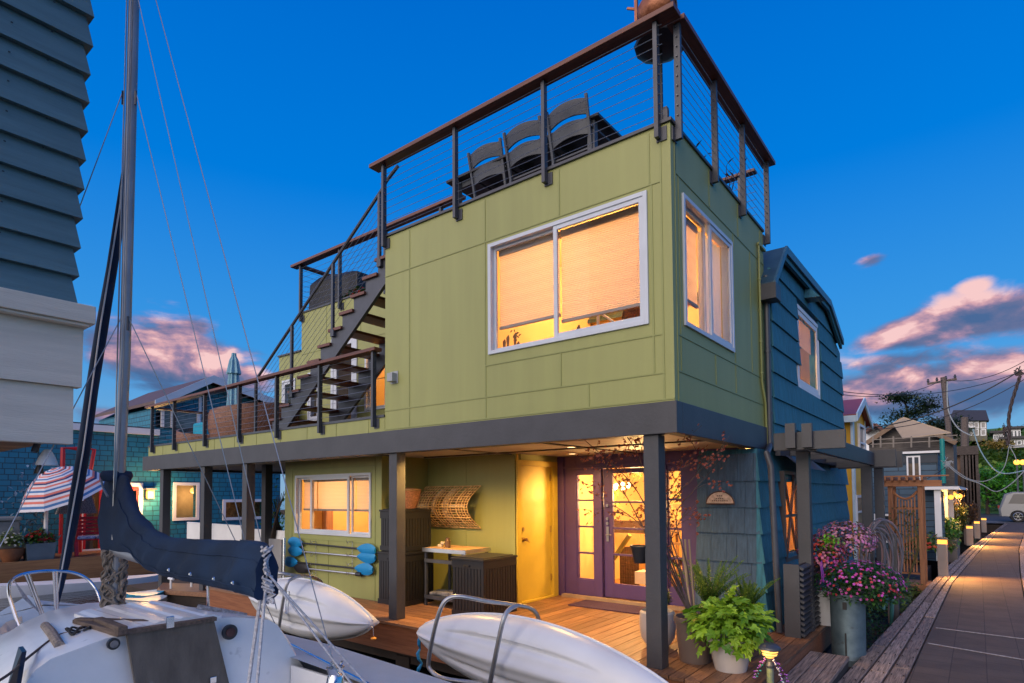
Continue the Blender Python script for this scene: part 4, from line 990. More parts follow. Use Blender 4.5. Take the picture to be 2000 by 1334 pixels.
# kayak paddles on the bay wall
M_pad = mat('blue_paddle', (.003, .22, .52), .5, .06, 4); M_shaft = mat('black_shaft', (.02, .02, .025), .35); M_alu = mat('alu_shaft', (.6,.6,.62), .3, metal=.9)
def paddle(pa, pb, lab, shaft, col, blades=(1, 1), tilt=.3):
    a, b = atY(*pa, BY-.07), atY(*pb, BY-.07); t = thing('paddle', (a+b)/2, lab, 'paddle', 'paddles hung under the bay window')
    d = (b-a).normalized(); L_ = (b-a).length
    MB().tube([a+d*.30, a+d*.7, b-d*.7, b-d*.30], [.015]*4, 8).build('shaft', shaft, t, smooth=True)
    up_ = V((0, 0, 1))
    for e, (p, s) in enumerate(((a, 1), (b, -1))):
        if not blades[e]:
            MB().tube([p-d*s*.0, p+d*s*.12], .035, 10).build('grip', M_shaft, t); MB().tube([p+d*s*.1, p+d*s*.32], .015, 8).build('grip_sleeve', shaft, t); continue
        n = 12; rings = []
        for k in range(n+1):
            q = k/n; w = .105*math.sin(PI*min(1, q*.93+.05))**.55*(1-.35*q)+.004; c = p+d*s*(.0+q*.42)
            ring = []
            for j in range(10):
                th = 2*PI*j/10; ring.append(c+up_*w*math.cos(th)+V((0, -1, 0))*((.008+.010*(1 if abs(math.cos(th)) < .4 else 0))*math.sin(th)-.028*(w/.1)*math.cos(th)**2*0))
            rings.append(ring)
        MB().loft(rings).build('blade', col, t, smooth=True)
paddle((564, 1058), (733, 1075), 'blue bladed kayak paddle with black shaft, topmost of the four', M_shaft, M_pad)
paddle((564, 1075), (733, 1090), 'blue bladed kayak paddle with silver shaft, second from top', M_alu, M_pad)
paddle((555, 1096), (728, 1113), 'blue bladed kayak paddle with black shaft, third from top', M_shaft, M_pad)
paddle((576, 1108), (706, 1122), 'black bladed paddle with silver shaft and grip, lowest of the four', M_alu, M_shaft, (1, 0))
ck = MB()
for px in (617, 688):
    for py in (1057, 1082, 1100, 1118):
        q = atY(px, py, BY); ck.tube([q, q+V((0,-.06,0)), q+V((0,-.09,-.03)), q+V((0,-.11,.02))], .006, 6)
    q1, q2 = atY(px, 1060, BY-.03), atY(px, 1122, BY-.03)
    for i in range(16): c = q1.lerp(q2, i/15); ck.tube([c+V((.008*math.cos(a), 0, .014*math.sin(a))) if i % 2 else c+V((0, .008*math.cos(a), .014*math.sin(a))) for a in [2*PI*j/6 for j in range(6)]], .003, 4, closed=True)
tag(ck.build('hanging_chain', M_metal), 'chains and hooks holding the blue paddles on the wall', 'chain')
# door mat
mt_ = MB().box(-2.2, -1.1, 2.14, 2.64, .001, .016); tag(mt_.build('doormat', mat('purple_mat', (.045, .02, .075), .9, .4, 60, .8, 120), bevel=.004), 'purple rough doormat in front of the purple door', 'doormat')
MB_h = MB().box(-.002,.002,-.002,.002,-.002,.002)
# ================================================================== SAILBOAT
YB = -3.51
def sb(px, py): return atY(px, py, YB)
BO = thing('sailboat', (-2.3, YB, -.7), 'small white sailboat with navy sail cover moored in the foreground slip', 'sailboat')
M_gel = mat('gelcoat', (.78, .78, .76), .25, .05, 2.5, .05, 40, speck=((.58,.58,.57), 9, .66)); M_navy = mat('navy_canvas', (.002, .018, .055), .85, .25, 3, .25, 200)
M_nonskid = mat('nonskid_deck', (.40, .47, .52), .6, .06, 3, .5, 250)
M_teak = mat('weathered_teak', (.12, .085, .065), .75, .3, 6, .5, 60, stretch=(1, 8, 8))
# hull loft along x : (x, half beam, sheer z)
hs = [(1.8, .95, .38), (.8, 1.12, .38), (-.4, 1.20, .40), (-1.5, 1.20, .44), (-2.6, 1.05, .49), (-3.4, .72, .55), (-4.0, .36, .60), (-4.45, .04, .65)]
rings = []
for x, b, z in hs:
    r = []
    for j in range(13):
        a = PI*j/12; y = math.cos(a)*b; s_ = math.sin(a)
        zz = z-(z+.85)*(s_**.7)
        r.append(V((x+(.25*s_ if x < -3.9 else 0), YB+y*(1-.1*s_), zz)))
    rings.append(r)
MB().loft(rings, closed=False, caps=False).build('hull', M_gel, BO, smooth=60)
# deck (from bulkhead forward) + side decks
dk = MB()
for (x, b, z), (x2, b2, z2) in zip(hs[3:], hs[4:]):
    dk.add([(x, YB-b, z), (x, YB, z+.06), (x, YB+b, z), (x2, YB-b2, z2), (x2, YB, z2+.05), (x2, YB+b2, z2)], [(0,1,4,3), (1,2,5,4)])
for (x, b, z), (x2, b2, z2) in zip(hs[:3], hs[1:4]):
    for s_ in (-1, 1): dk.add([(x, YB+s_*b, z), (x, YB+s_*.78, z+.02), (x2, YB+s_*.78, z2+.02), (x2, YB+s_*b2, z2)], [(0,1,2,3)])
dk.build('deck', M_nonskid, BO)
MB().box(-1.39, 1.8, YB-.78, YB+.78, -.12, -.09).box(-1.39, 1.8, YB-.80, YB-.78, -.09, .40).box(-1.39, 1.8, YB+.78, YB+.80, -.09, .40).build('cockpit', M_gel, BO)
# cabin trunk: crowned roof, sloping sides
cab = []
def cab_ring(x, hw, hz, base, bw):
    pts = [(-bw, base), (-bw+.03, base+.15), (-hw-.02, hz-.06), (-hw+.05, hz-.012), (-hw*.55, hz+.045), (0, hz+.072), (hw*.55, hz+.045), (hw-.05, hz-.012), (hw+.02, hz-.06), (bw-.03, base+.15), (bw, base)]
    return [V((x, YB+y, z)) for y, z in pts]
cab = [cab_ring(-1.40, .66, .76, .10, .98), cab_ring(-1.5, .655, .765, .40, .86), cab_ring(-2.2, .58, .76, .45, .78), cab_ring(-2.9, .44, .72, .48, .60), cab_ring(-3.25, .32, .60, .52, .44), cab_ring(-3.45, .22, .54, .52, .30)]
MB().loft(cab, closed=False, caps=False).add(cab[0], [tuple(range(11))]).build('cabin', M_gel, BO, smooth=40)
# raised panel with ribs ahead of the hatch (sliding hatch)
hp = MB(); 
rr_ = []
for x in (-2.28, -1.42):
    top_ = [V((x, YB+.02-.28+.56*i/24, .826+.018*math.sin(PI*i/24)+(.008 if (i % 6) in (2, 3, 4) else 0))) for i in range(25)]
    rr_.append(top_+[V((x, YB+.30, .80)), V((x, YB-.26, .80))])
hp.loft(rr_)
hpo = hp.build('sliding_hatch', M_gel, BO)
# washboard and its frame
c4 = [atX(245, 1237, -1.36), atX(415, 1211, -1.36), atX(446, 1340, -1.36), atX(262, 1340, -1.36)]
MB().prism(c4, (.022, 0, 0)).build('washboard', mat('grey_plywood', (.085, .070, .055), .7, .3, 4, .3, 50, stretch=(1, 3, 1), col2=(.15, .125, .10), speck=((.24,.23,.22), 3.2, .64)), BO)
def rail_(a, b, w, h, nm, m): MB().bar(a, b, w, h).build(nm, m, BO, bevel=.006)
MB().bar(c4[0]+V((.012, -.01, .01)), c4[1]+V((.012, .01, .01)), .05, .022).build('hatch_lip', M_teak, BO)
rail_(atX(150, 1212, -2.0)+V((0,0,.0)), atX(150, 1212, -2.0)+V((.55, .30, -.0)), .05, .035, 'handrail', M_teak)
p1_, p2_ = atZ(150, 1214, .81), atZ(238, 1237, .83); rail_(p1_, p2_, .05, .035, 'teak_strip', M_teak)
p1_, p2_ = atZ(192, 1213, .83), atZ(240, 1232, .85); rail_(p1_, p2_, .05, .05, 'teak_strip', M_teak)
p1_, p2_ = atZ(88, 1222, .77), atZ(117, 1262, .77)
MB().tube([p1_, p1_.lerp(p2_, .5)+V((0,0,.01)), p2_], [.026, .028, .026], 10).build('cushion_roll', mat('dirty_rope', (.26, .22, .19), .9, .3, 40, .9, 60), BO, smooth=True)
lt = MB().lathe((0,0,0), [(.001,0)], 3)
def portlight(px, py, r, nm, m):
    c = atX(px, py, -1.375); a = MB().tube([c, c+V((.02, 0, 0))], r, 20); a.build(nm, m, BO, smooth=True)
    MB().tube([c+V((.021, 0, 0)), c+V((.027, 0, 0))], r*.62, 20).build(nm+'_face', mat('dial_face', (.16, .15, .15), .3, .4, 14) if r < .04 else mat('dial_face_red', (.08, .035, .03), .15, .5, 12), BO)
portlight(220, 1257, .032, 'vent_ring', M_shaft); portlight(447, 1234, .048, 'compass', M_shaft)
MB().ob(atX(332, 1215, -1.33), (.008, 0, 0), (0, .022, 0), (0, 0, .034)).build('hatch_latch', M_chrome, BO, bevel=.003)
MB().ob(atX(416, 1328, -1.33), (.006, 0, 0), (0, .02, 0), (0, 0, .02)).build('latch_plate', M_chrome, BO, bevel=.003)
cl = atZ(157, 1236, .79)
MB().tube([cl+V((0, 0, .02))+V((.05*math.cos(a*3)*(1+.3*math.sin(a*7)), .06*math.sin(a*2), .012*math.sin(a*5))) for a in [2*PI*i/60 for i in range(60)]], .007, 6).build('cleated_line', mat('black_line', (.03,.03,.03), .8), BO)
MB().tube(catmull([cl, atZ(115, 1240, .78), atX(60, 1280, -1.6), atX(20, 1315, -1.3), atX(-20, 1340, -1.1)], 5), .007, 6).build('mooring_line', M_teak, BO)
# side window, dark
wd = [atX(22, 1345, -1.35), atX(45, 1262, -1.6), atX(52, 1272, -1.5), atX(40, 1345, -1.3)]
MB().prism(wd, (0, -.02, 0)).build('side_window', M_shaft, BO)
# mast and rigging
MX, MZT = -2.37, 5.75
mb_ = MB(); n_ = 14
mb_.loft([[V((x_+.034*math.cos(2*PI*j/n_)*1.15, YB+.034*math.sin(2*PI*j/n_), z)) for j in range(n_)] for x_, z in ((-2.37, .80), (-2.26, 2.6), (-2.225, MZT))]); mb_.tube([(-2.30, YB-.036, 1.3), (-2.215, YB-.036, 2.6), (-2.18, YB-.036, MZT)], .007, 6)
mb_.build('mast', mat('mast_alloy', (.27, .28, .30), .45, .12, 3, metal=.4), BO, smooth=60)
MB().tube([(MX+.10, YB-.05, 1.3), (MX+.19, YB-.06, MZT)], .005, 5).build('halyard', M_cable, BO)
mh = V((-2.225, YB, MZT))
wires = [(mh, atX(650, 1290, -.55)), (sb(269, -5), atX(540, 1190, -1.6)), (sb(265, 178), atX(520, 1230, -1.6)), (sb(240, 178), V((-2.5, -4.55, .5))), (sb(250, 618), V((-2.0, YB+1.05, .5))), (sb(238, 618), V((-2.2, -4.5, .5)))]
for a, b in wires: MB().tube([a, b], .0035, 5).build('stay', M_cable, BO)
for (x, y) in ((265, 178), (240, 178), (250, 618), (238, 618)):
    c = sb(x, y); MB().tube([c, c+V((0, 0, -.10))], .009, 6).build('tang', M_steel, BO)
fp = [(243, 200), (241, 270), (238, 285), (222, 400), (204, 520), (184, 640), (165, 760), (149, 880), (133, 980), (117, 1080), (103, 1150), (97, 1185)]
fr = [.006, .008, .026, .034, .036, .042, .043, .045, .046, .038, .026, .012]
MB().tube([sb(*p)+V((0,.05,0)) for p in fp], fr, 12).build('furled_jib', M_navy, BO, smooth=True)
MB().tube([sb(*p)+V((.03,-.0,0)) for p in [(246, 200), (232, 400), (193, 640), (160, 880), (110, 1160)]], .006, 6).build('furling_line', M_white, BO)
# sail cover
top = [(213, 928), (245, 928), (252, 955), (262, 985), (278, 1012), (300, 1033), (330, 1048), (370, 1052), (420, 1054), (470, 1056), (505, 1060), (522, 1068)]
bot = [(210, 1084), (246, 1086), (262, 1088), (276, 1098), (292, 1110), (312, 1119), (340, 1128), (376, 1137), (424, 1147), (472, 1155), (505, 1163), (519, 1169)]
top = catmull([V((a, b, 0)) for a, b in top], 4); bot = catmull([V((a, b, 0)) for a, b in bot], 4)
rings = []; n_ = 22
for i, (a, b) in enumerate(zip(top, bot)):
    A, Bm = sb(a.x, a.y), sb(b.x, b.y); k = i/(len(top)-1); th = .058 if i > 12 else .058
    r = []
    for j in range(n_):
        an = 2*PI*j/n_; cz = math.cos(an); sy = math.sin(an)
        p = Bm.lerp(A, .5+.5*cz)
        w = th*(abs(sy)**.8)*(1 if sy > 0 else -1)*(1.25-.5*(.5+.5*cz))
        wr = noise.noise(V((p.x*5-p.z*7, p.z*1.5+p.x*2, 3)))*.034+.015*math.sin(p.x*22-p.z*34+3*noise.noise(p*3))*(1-abs(cz))
        r.append(p+V((0, w+(wr if sy < 0 else -wr)*(1 if i > 16 else .35), 0)))
    rings.append(r)
sc_ = MB().loft(rings).build('sail_cover', M_navy, BO, smooth=80)
rings2 = []
for r in rings[-9:]:
    c0 = sum(r, V((0,0,0)))/len(r); rings2.append([c0+(p-c0)*1.05+V((.006, 0, 0)) for p in r])
MB().loft(rings2).build('cover_flap', M_navy, BO, smooth=80)
sw_ = MB().tube([r[14]+V((0, -.004, 0)) for r in rings[6:]], .004, 5).tube([r[18]+V((0, -.004, 0)) for r in rings[3:]], .004, 5)
sw_.build('stitched_seam', M_navy, BO)
MB().lathe(sb(228, 926), [(.085, -.05), (.10, -.02), (.10, .0), (.088, .02), (.06, .025)], 18).build('cover_collar', M_navy, BO, smooth=True)
MB().tube([sb(229, 938)+V((.0,-.10,0)), sb(234, 955)+V((0,-.10,0)), sb(243, 970)+V((0,-.1,0))], .008, 6).build('collar_tie', M_cable, BO)
gm = MB()
for q in ((330, 1122), (372, 1130), (418, 1139), (455, 1147)): c = sb(*q); gm.ball(atY(q[0], q[1]-9, YB-.095), .011, 8)
gm.build('snap_fasteners', M_chrome, BO)
MB().tube([sb(225, 1075), sb(519, 1158)], .04, 12).build('boom', MATS['mast_alloy'], BO, smooth=True)
# tangled rope at the mast foot
tg = MB()
for k in range(22):
    pts = []; a0 = random.uniform(0, 6)
    for i in range(20): z = 1.22-i*.0215; a = a0+.35*math.sin(i*.9+k)+random.uniform(-.25, .25); pts.append((MX+(.062+.018*math.sin(i*.6+k))*math.cos(a), YB+(.058+.018*math.sin(i*.7+k))*math.sin(a), z))
    tg.tube(catmull(pts, 2), random.uniform(.006, .012), 5)
tg.build('rope_tangle', mat('grey_rope', (.20, .17, .14), .9, .3, 30), BO)
# mainsheet lines
M_rope = mat('white_rope', (.45, .45, .47), .8, .25, 60)
be = sb(521, 1075)
for i, (p, q, r) in enumerate(((be, atX(485, 1340, -.4), .009), (be+V((.0,.01,.0)), atX(502, 1340, -.35), .008), (sb(522, 1118), atX(660, 1300, -.3), .006), (sb(522, 1118), atX(690, 1340, -.1), .006), (sb(524, 1122), atX(720, 1340, -.1), .006))):
    MB().tube([p, q], r, 6).build('sheet_rope', M_rope, BO)
mess = MB()
for k in range(5): mess.tube([be+V((.03*math.sin(i*1.3+k), .03*math.cos(i*1.7+k), .02-.022*i)) for i in range(14)], .007, 5)
mess.build('rope_coil', M_rope, BO)
wn_ = atX(655, 1312, -.35); wb = MB()
wb.lathe(wn_-V((0,0,.06)), [(.001, 0), (.05, 0), (.045, .03), (.035, .05), (.05, .085), (.001, .09)], 16)
for k in range(6): wb.tube([wn_+V((random.uniform(-.05,.05), random.uniform(-.06,.06), random.uniform(-.05,.06))) for i in range(4)], .006, 5)
wb.build('winch', M_chrome, BO, smooth=True)
tr_a, tr_b = atZ(555, 1253, .46), atZ(735, 1345, .42)
MB().tube([tr_a, tr_b], .014, 8).build('toe_rail', M_chrome, BO)
mr = MB().tube([atX(560,1198,-1.6),atX(563,1155,-1.6)], .012, 6); mr.tube([atX(405,1125,-1.9), atX(407,1190,-1.9)], .01, 6)
mr.build('stanchion', M_chrome, BO)
fq = [atX(385, 1190, -1.9), atX(480, 1207, -1.7)]
MB().tube([fq[0], fq[0].lerp(fq[1], .5), fq[1]], [.035, .037, .034], 12).build('rolled_fender', mat('grey_foam', (.30,.29,.28), .9, .4, 45, 1., 60), BO, smooth=True)
# pulpit
PX_ = -3.15
pp = [(40, 1229), (28, 1195), (18, 1160), (20, 1138), (38, 1124), (70, 1117), (105, 1115), (140, 1118), (168, 1129), (186, 1148), (195, 1168), (201, 1189)]
plm = MB().tube(catmull([atX(a, b, PX_-.25*math.sin(PI*i/11)) for i, (a, b) in enumerate(pp)], 4), .012, 8)
for a, b in (((50, 1122), (80, 1200)), ((110, 1115), (113, 1198)), ((56,1121),(84,1198)), ((105,1116),(109,1198))): plm.tube([atX(*a, PX_-.12), atX(*b, PX_-.15)], .009, 8)
plm.build('bow_pulpit', M_chrome, BO, smooth=True)
nm_ = MB()
for k in range(9): nm_.tube([atX(28+k*2, 1135+k*4, PX_-.1), atX(66+k*1.5, 1182+k*2, PX_-.15)], .003, 4)
nm_.build('lacing', M_rope, BO)
# ================================================================== NEAR LEFT BUILDING (overhanging)
LX = -2.25
LB = thing('shingled_house', (LX, -6, 2), 'slate blue clapboard house with white band hanging over the left edge', 'house')
M_clap = mat('slate_clapboard', (.085, .165, .19), .6, .1, 3, .35, 30, stretch=(4, .5, 6)); M_clapw = mat('white_clapboard', (.64, .58, .47), .6, .06, 3, .35, 30, stretch=(4, .5, 6))
ends = [(178, 40, 97), (173, 97, 152), (171, 152, 206), (168, 206, 262), (164, 262, 318), (161, 318, 374), (158, 374, 431), (154, 431, 488), (151, 488, 543), (148, 543, 598)]
ends = [(180+2*k, 40-57*(k+1), 40-57*k) for k in range(12, 0, -1)]+[(180, -18, 40)]+ends
cb = MB()
zprev = None
for px, ya, yb in ends:
    a = atX(px-7, ya, LX); b = atX(px, yb, LX)
    cb.hexa([(LX-.5, -9, b.z), (LX+.045, -9, b.z), (LX+.045, b.y, b.z), (LX-.5, b.y, b.z), (LX-.5, -9, a.z+.02), (LX+.004, -9, a.z+.02), (LX+.004, a.y-.01, a.z+.02), (LX-.5, a.y-.01, a.z+.02)])
cb.build('clapboard', M_clap, LB)
nl = MB()
for k, (px, ya, yb) in enumerate(ends[-11:]):
    for dx in (-74-3*(k % 3), -155):
        q = atX(px+dx, yb-18+(-dx)*-.25*(1-k/14), LX+.034); nl.box(q.x-.004, q.x+.002, q.y-.005, q.y+.006, q.z-.003, q.z+.003)
nl.build('nail_heads', mat('nail_dark', (.02,.03,.035), .6), LB)
a = atX(185, 598, LX+.06); b = atX(178, 640, LX+.06)
MB().box(LX-.5, LX+.09, -9, a.y, b.z+.02, a.z-.01).box(LX-.5, LX+.07, -9, a.y-.03, b.z, b.z+.0195).build('band_trim', M_clapw, LB, bevel=.006)
wb_ = MB()
for pt, pb in (((163, 640), (156, 758)), ((143, 760), (139, 868))):
    a = atX(*pt, LX); b = atX(*pb, LX); wb_.hexa([(LX-.06, -9, b.z), (LX+.035, -9, b.z), (LX+.035, b.y, b.z), (LX-.06, b.y, b.z), (LX-.06, -9, a.z+.01), (LX+.004, -9, a.z+.01), (LX+.004, a.y, a.z+.01), (LX-.06, a.y, a.z+.01)])
wb_.build('white_board', M_clapw, LB)
zb = atX(139, 868, LX).z
sfm = MB()
for k in range(14): sfm.box(LX-1.6+k*.115, LX-1.6+k*.115+.11, -9, -3.86-.02*k*0, zb-.005+.03, zb+.05)
sfm.build('underside_boards', wood('cedar_soffit', (.30, .14, .05), (.45, .25, .11), 'y'), LB)
MB().bar((LX-1.5, -3.95, zb-.0), (LX+.02, -4.9, zb-.0), .08, .05).build('underside_beam', wood('cedar_beam', (.20, .10, .05), (.30, .16, .08), 'x'), LB)
lmp = thing('hanging_floodlight', atX(92, 875, LX-.15), 'white bell shaped floodlight under the left building', 'lamp'); c = atX(92, 893, LX-.15)
MB().lathe(c+V((0,0,-.055)), [(.062, 0), (.058, .02), (.045, .055), (.028, .09), (.018, .105), (.001, .108)], 24).build('shade', M_white, lmp, smooth=True)
MB().tube([c+V((0, -.07, .03)), c+V((0, -.05, .10))], .02, 8).build('mount', M_steel, lmp)
bl = MB().lathe(atX(76, 925, LX-.15), [(.030, 0), (.026, .01), (.018, .04), (.012, .055), (.001, .06)], 16).tube([atX(76, 908, LX-.15), atX(76, 870, LX-.15)], .002, 4)
tag(bl.build('small_bell', mat('bronze', (.10, .09, .075), .4, metal=.8), smooth=True), 'small bronze bell hanging beside the white floodlight', 'bell')
# ================================================================== KAYAKS ON RACKS
M_kay = mat('white_polyethylene', (.66, .68, .70), .35, .05, 1.5, .05, 20, speck=((.42, .40, .38), 3.2, .66))
def kayak(xa, xb, yc, zfun, lab, hw=.36, flip=1):
    t = thing('kayak', ((xa+xb)/2, yc, zfun(.5)-.35), lab, 'kayak'); rings = []; n = 60
    for i in range(n+1):
        u = i/n; w = hw*(math.sin(PI*min(max(u*.99+.005, 0), 1))**.62)+.002; d = .26*(math.sin(PI*min(max(u*.985+.008, 0), 1))**.55)+.004
        ring = []
        for j in range(90):
            a = 2*PI*j/90; cz, sy = math.cos(a), math.sin(a)
            y = -d*(abs(sy)**.75) if sy > 0 else .10*abs(sy)
            if sy > 0:
                ce = math.exp(-(cz/.13)**2)*.035*min(1, w*6)                       # keel ridge
                taper = max(0, math.sin(PI*min(1, max(0, (u-.16)/.62))))
                ch = -.062*(math.exp(-((cz-.46)/.065)**2)+math.exp(-((cz+.46)/.065)**2))*taper
                y -= ce+ch
            ring.append(V((xa+(xb-xa)*u, yc+y+.10*cz*hw*2*w, zfun(u)+w*cz)))
        rings.append(ring)
    MB().loft(rings).build('hull', M_kay, t, smooth=60)
    rm = MB()
    for s in (1, -1):
        rm.tube([V((xa+(xb-xa)*i/30, yc+.0+.10*s*hw*2*(hw*(math.sin(PI*min(max(i/30*.99+.005, 0), 1))**.62)), zfun(i/30)+s*(hw*(math.sin(PI*min(max(i/30*.99+.005, 0), 1))**.62)+.006))) for i in range(31)], .013, 6)
    rm.build('gunwale', M_kay, t, smooth=True); return t
k1 = kayak(-2.22, .72, -.72, lambda u: .15-.02*u-.16*u*u, 'white kayak stored on its side on the metal rack near the corner post', hw=.35)
n0 = V((-2.2, -.74, .13))
MB().tube([n0+V((.03*math.sin(i*1.3)*(.3+i*.05), .02*math.cos(i*2.1), -.05*i)) for i in range(13)], [.008+.012*abs(math.sin(i*1.1)) for i in range(13)], 6).build('tow_strap', mat('blue_strap', (.01, .22, .45), .6), k1)
k2 = kayak(-5.55, -2.95, -.75, lambda u: .22-.07*u, 'white kayak stored on its side on the rack behind the sailboat', hw=.34)
nn = V((-2.93, -.76, .14)); MB().tube([nn, nn+V((.01, 0, -.12))], .003, 5).build('cord', M_rope, k2); MB().ball(nn+V((.012, 0, -.15)), .035, 10, sz=.5).build('orange_tag', mat('orange_plastic', (.8, .30, .02), .4), k2)
def rack(cpts, lab, extra):
    t = thing('kayak_rack', (cpts[0][0][0], -.6, -.5), lab, 'rack')
    for k, p in enumerate(cpts): MB().tube(catmull(p, 6), .021, 10).build('tube', mat('galvanised_tube', (.42, .43, .45), .38, .1, 20, .1, 60, metal=.85), t, smooth=True)
    return t
def Yp(px, py, y): return atY(px, py, y)
rack([[Yp(1000, 1338, -.72), Yp(880, 1328, -1.08), Yp(842, 1310, -1.10), Yp(838, 1285, -1.10), Yp(851, 1220, -1.10), Yp(864, 1182, -1.08), Yp(878, 1168, -1.04), Yp(900, 1165, -.98), Yp(950, 1174, -.8), Yp(1000, 1181, -.6), Yp(1035, 1188, -.45), Yp(1050, 1203, -.38), Yp(1054, 1225, -.35)],
      [Yp(955, 1345, -1.12), Yp(970, 1270, -1.12), Yp(982, 1215, -1.10), Yp(993, 1192, -1.04), Yp(1010, 1182, -.95)]], 'bent galvanised tube rack holding the near white kayak', 0)
rack([[Yp(545, 1225, -1.12), Yp(551, 1185, -1.12), Yp(560, 1142, -1.10), Yp(572, 1130, -1.02), Yp(590, 1125, -.9), Yp(612, 1127, -.7), Yp(628, 1138, -.5), Yp(631, 1160, -.45)],
      [Yp(524, 1116, -1.2), Yp(555, 1121, -1.1), Yp(590, 1125, -.9)]], 'bent galvanised tube rack holding the far white kayak', 0)
# ================================================================== LEFT SCREEN AND PLANTS ON THE SIDE DECK
sc = thing('white_screen', (-9, 1.0, 0), 'low white canvas screen between the left porch posts', 'screen')
MB().box(-11.6, -9.1, .98, 1.02, .05, .98).box(-9.0, -7.3, .98, 1.02, .05, .95).box(-11.6, -7.3, .97, 1.03, .001, .05).build('panel', M_white, sc, bevel=.01)
MB().tube([(-11.6, 1.0, 1.0), (-9.1, 1.0, .985)], .02, 8).build('top_roll', M_white, sc)
pn = thing('grey_screen', (-7.5, .55, 0), 'pale grey panel with chrome pipe at the left end of the bay wall', 'screen')
a, b = atY(527, 1052, .5), atY(552, 1050, .5)
MB().box(a.x, b.x, .48, .52, .0, a.z).build('panel', mat('pale_grey_panel', (.30, .29, .28), .5, .1, 2), pn); MB().tube([(b.x+.05, .5, 0), (b.x+.05, .5, b.z)], .022, 8).build('pipe', M_chrome, pn)
drp = MB()
for k in range(9):
    p0 = atY(530+k*3, 1052, .9+.03*k); q = atY(560-k*5, 955+k*4, .9+.03*k)
    drp.tube(catmull([p0, p0.lerp(q, .4)+V((-.06+.02*k, 0, .0)), q], 5), [.02-.0015*i if i < 11 else .004 for i in range(11)], 6)
tag(drp.build('dried_branches', mat('dark_bark', (.03, .018, .012), .8, .3, 20), smooth=True), 'bundle of dark dried palm fronds behind the grey panel', 'branches')
c = atY(545, 1010, 1.3)
gl_ = MB()
for i in range(240): gl_.leaf(c+V((random.gauss(0, .16), random.gauss(0, .2), random.gauss(-.05, .28))), (random.gauss(0,1), random.gauss(0,1), random.gauss(.2,.6)), (0,0,1), .12, .045)
tag(gl_.build('leafy_bush', leafmat('bush_leaf', (.02,.10,.01), (.10,.30,.03))), 'bright green bush behind the dried fronds', 'bush')
# ================================================================== BLUE NEIGHBOUR ACROSS THE SLIP
def shinglemat(name, c1, c2, mortar, w=.22, h=.16):
    mt = bpy.data.materials.new(name); mt.use_nodes = True; t = mt.node_tree; b = t.nodes['Principled BSDF']; b.inputs['Roughness'].default_value = .6
    tc = t.nodes.new('ShaderNodeTexCoord'); sx = t.nodes.new('ShaderNodeSeparateXYZ'); cb = t.nodes.new('ShaderNodeCombineXYZ'); t.links.new(tc.outputs['Object'], sx.inputs[0])
    ad = t.nodes.new('ShaderNodeMath'); ad.operation = 'ADD'; t.links.new(sx.outputs[0], ad.inputs[0]); t.links.new(sx.outputs[1], ad.inputs[1]); t.links.new(ad.outputs[0], cb.inputs[0]); t.links.new(sx.outputs[2], cb.inputs[1])
    bk = t.nodes.new('ShaderNodeTexBrick'); bk.inputs['Scale'].default_value = 1; bk.inputs['Brick Width'].default_value = w; bk.inputs['Row Height'].default_value = h; bk.inputs['Mortar Size'].default_value = .009; bk.inputs['Color1'].default_value = (*c1, 1); bk.inputs['Color2'].default_value = (*c2, 1); bk.inputs['Mortar'].default_value = (*mortar, 1); bk.offset = .37; bk.squash = 1.4; bk.squash_frequency = 3
    t.links.new(cb.outputs[0], bk.inputs[0]); t.links.new(bk.outputs[0], b.inputs['Base Color'])
    bp = t.nodes.new('ShaderNodeBump'); bp.inputs['Strength'].default_value = .8; bp.inputs['Distance'].default_value = .02; bp.invert = True; t.links.new(bk.outputs[1], bp.inputs['Height']); t.links.new(bp.outputs[0], b.inputs['Normal']); return mt
M_nb = shinglemat('neighbour_shingle', (.009, .14, .23), (.014, .18, .285), (.003, .035, .06))
NX = -19.
def nx(px, py, dx=0.): return atX(px, py, NX+dx)
NB = thing('neighbour_house', (NX, 2, 0), 'bright teal blue shingled floating home across the slip', 'house')
NZ = -.05
yl, ym_, yr = nx(-60, 900).y, nx(302, 900).y, nx(548, 900).y
zf = nx(220, 845).z
def hole(a, b): p, q = nx(*a), nx(*b); return (p.y, q.y, q.z, p.z)
h1 = hole((163, 950), (268, 1072)); h1 = (h1[0], h1[1], NZ+.05, h1[3]); h2 = hole((344, 948), (382, 1010)); h3 = hole((440, 981), (519, 1008))
MB().wallrect('x', NX-.2, .2, yl-2, ym_, NZ, zf, [h1]).wallrect('x', NX-.2, .2, ym_, yr, NZ, nx(440, 880).z+1.2, [h2, h3]).box(NX-6, NX-.2, yr-.2, yr, NZ, nx(440, 880).z+1.2).build('wall', M_nb, NB)
MB().box(NX-6, NX+.12, yl-2, ym_+.1, zf, zf+.20).build('fascia', M_white, NB)
MB().box(NX-6, NX-.0, yl-2, ym_, zf+.201, zf+.25).build('flat_roof', M_grey, NB)
ap, le, ri = nx(403, 742), nx(290, 790), nx(558, 800)
MB().prism([(NX, le.y+.15, zf+.26), (NX, ri.y, zf+.26), (NX, ri.y, ri.z-.1), (NX, ap.y, ap.z-.12), (NX, le.y+.15, le.z-.12)], (-5, 0, 0)).build('gable', M_nb, NB)
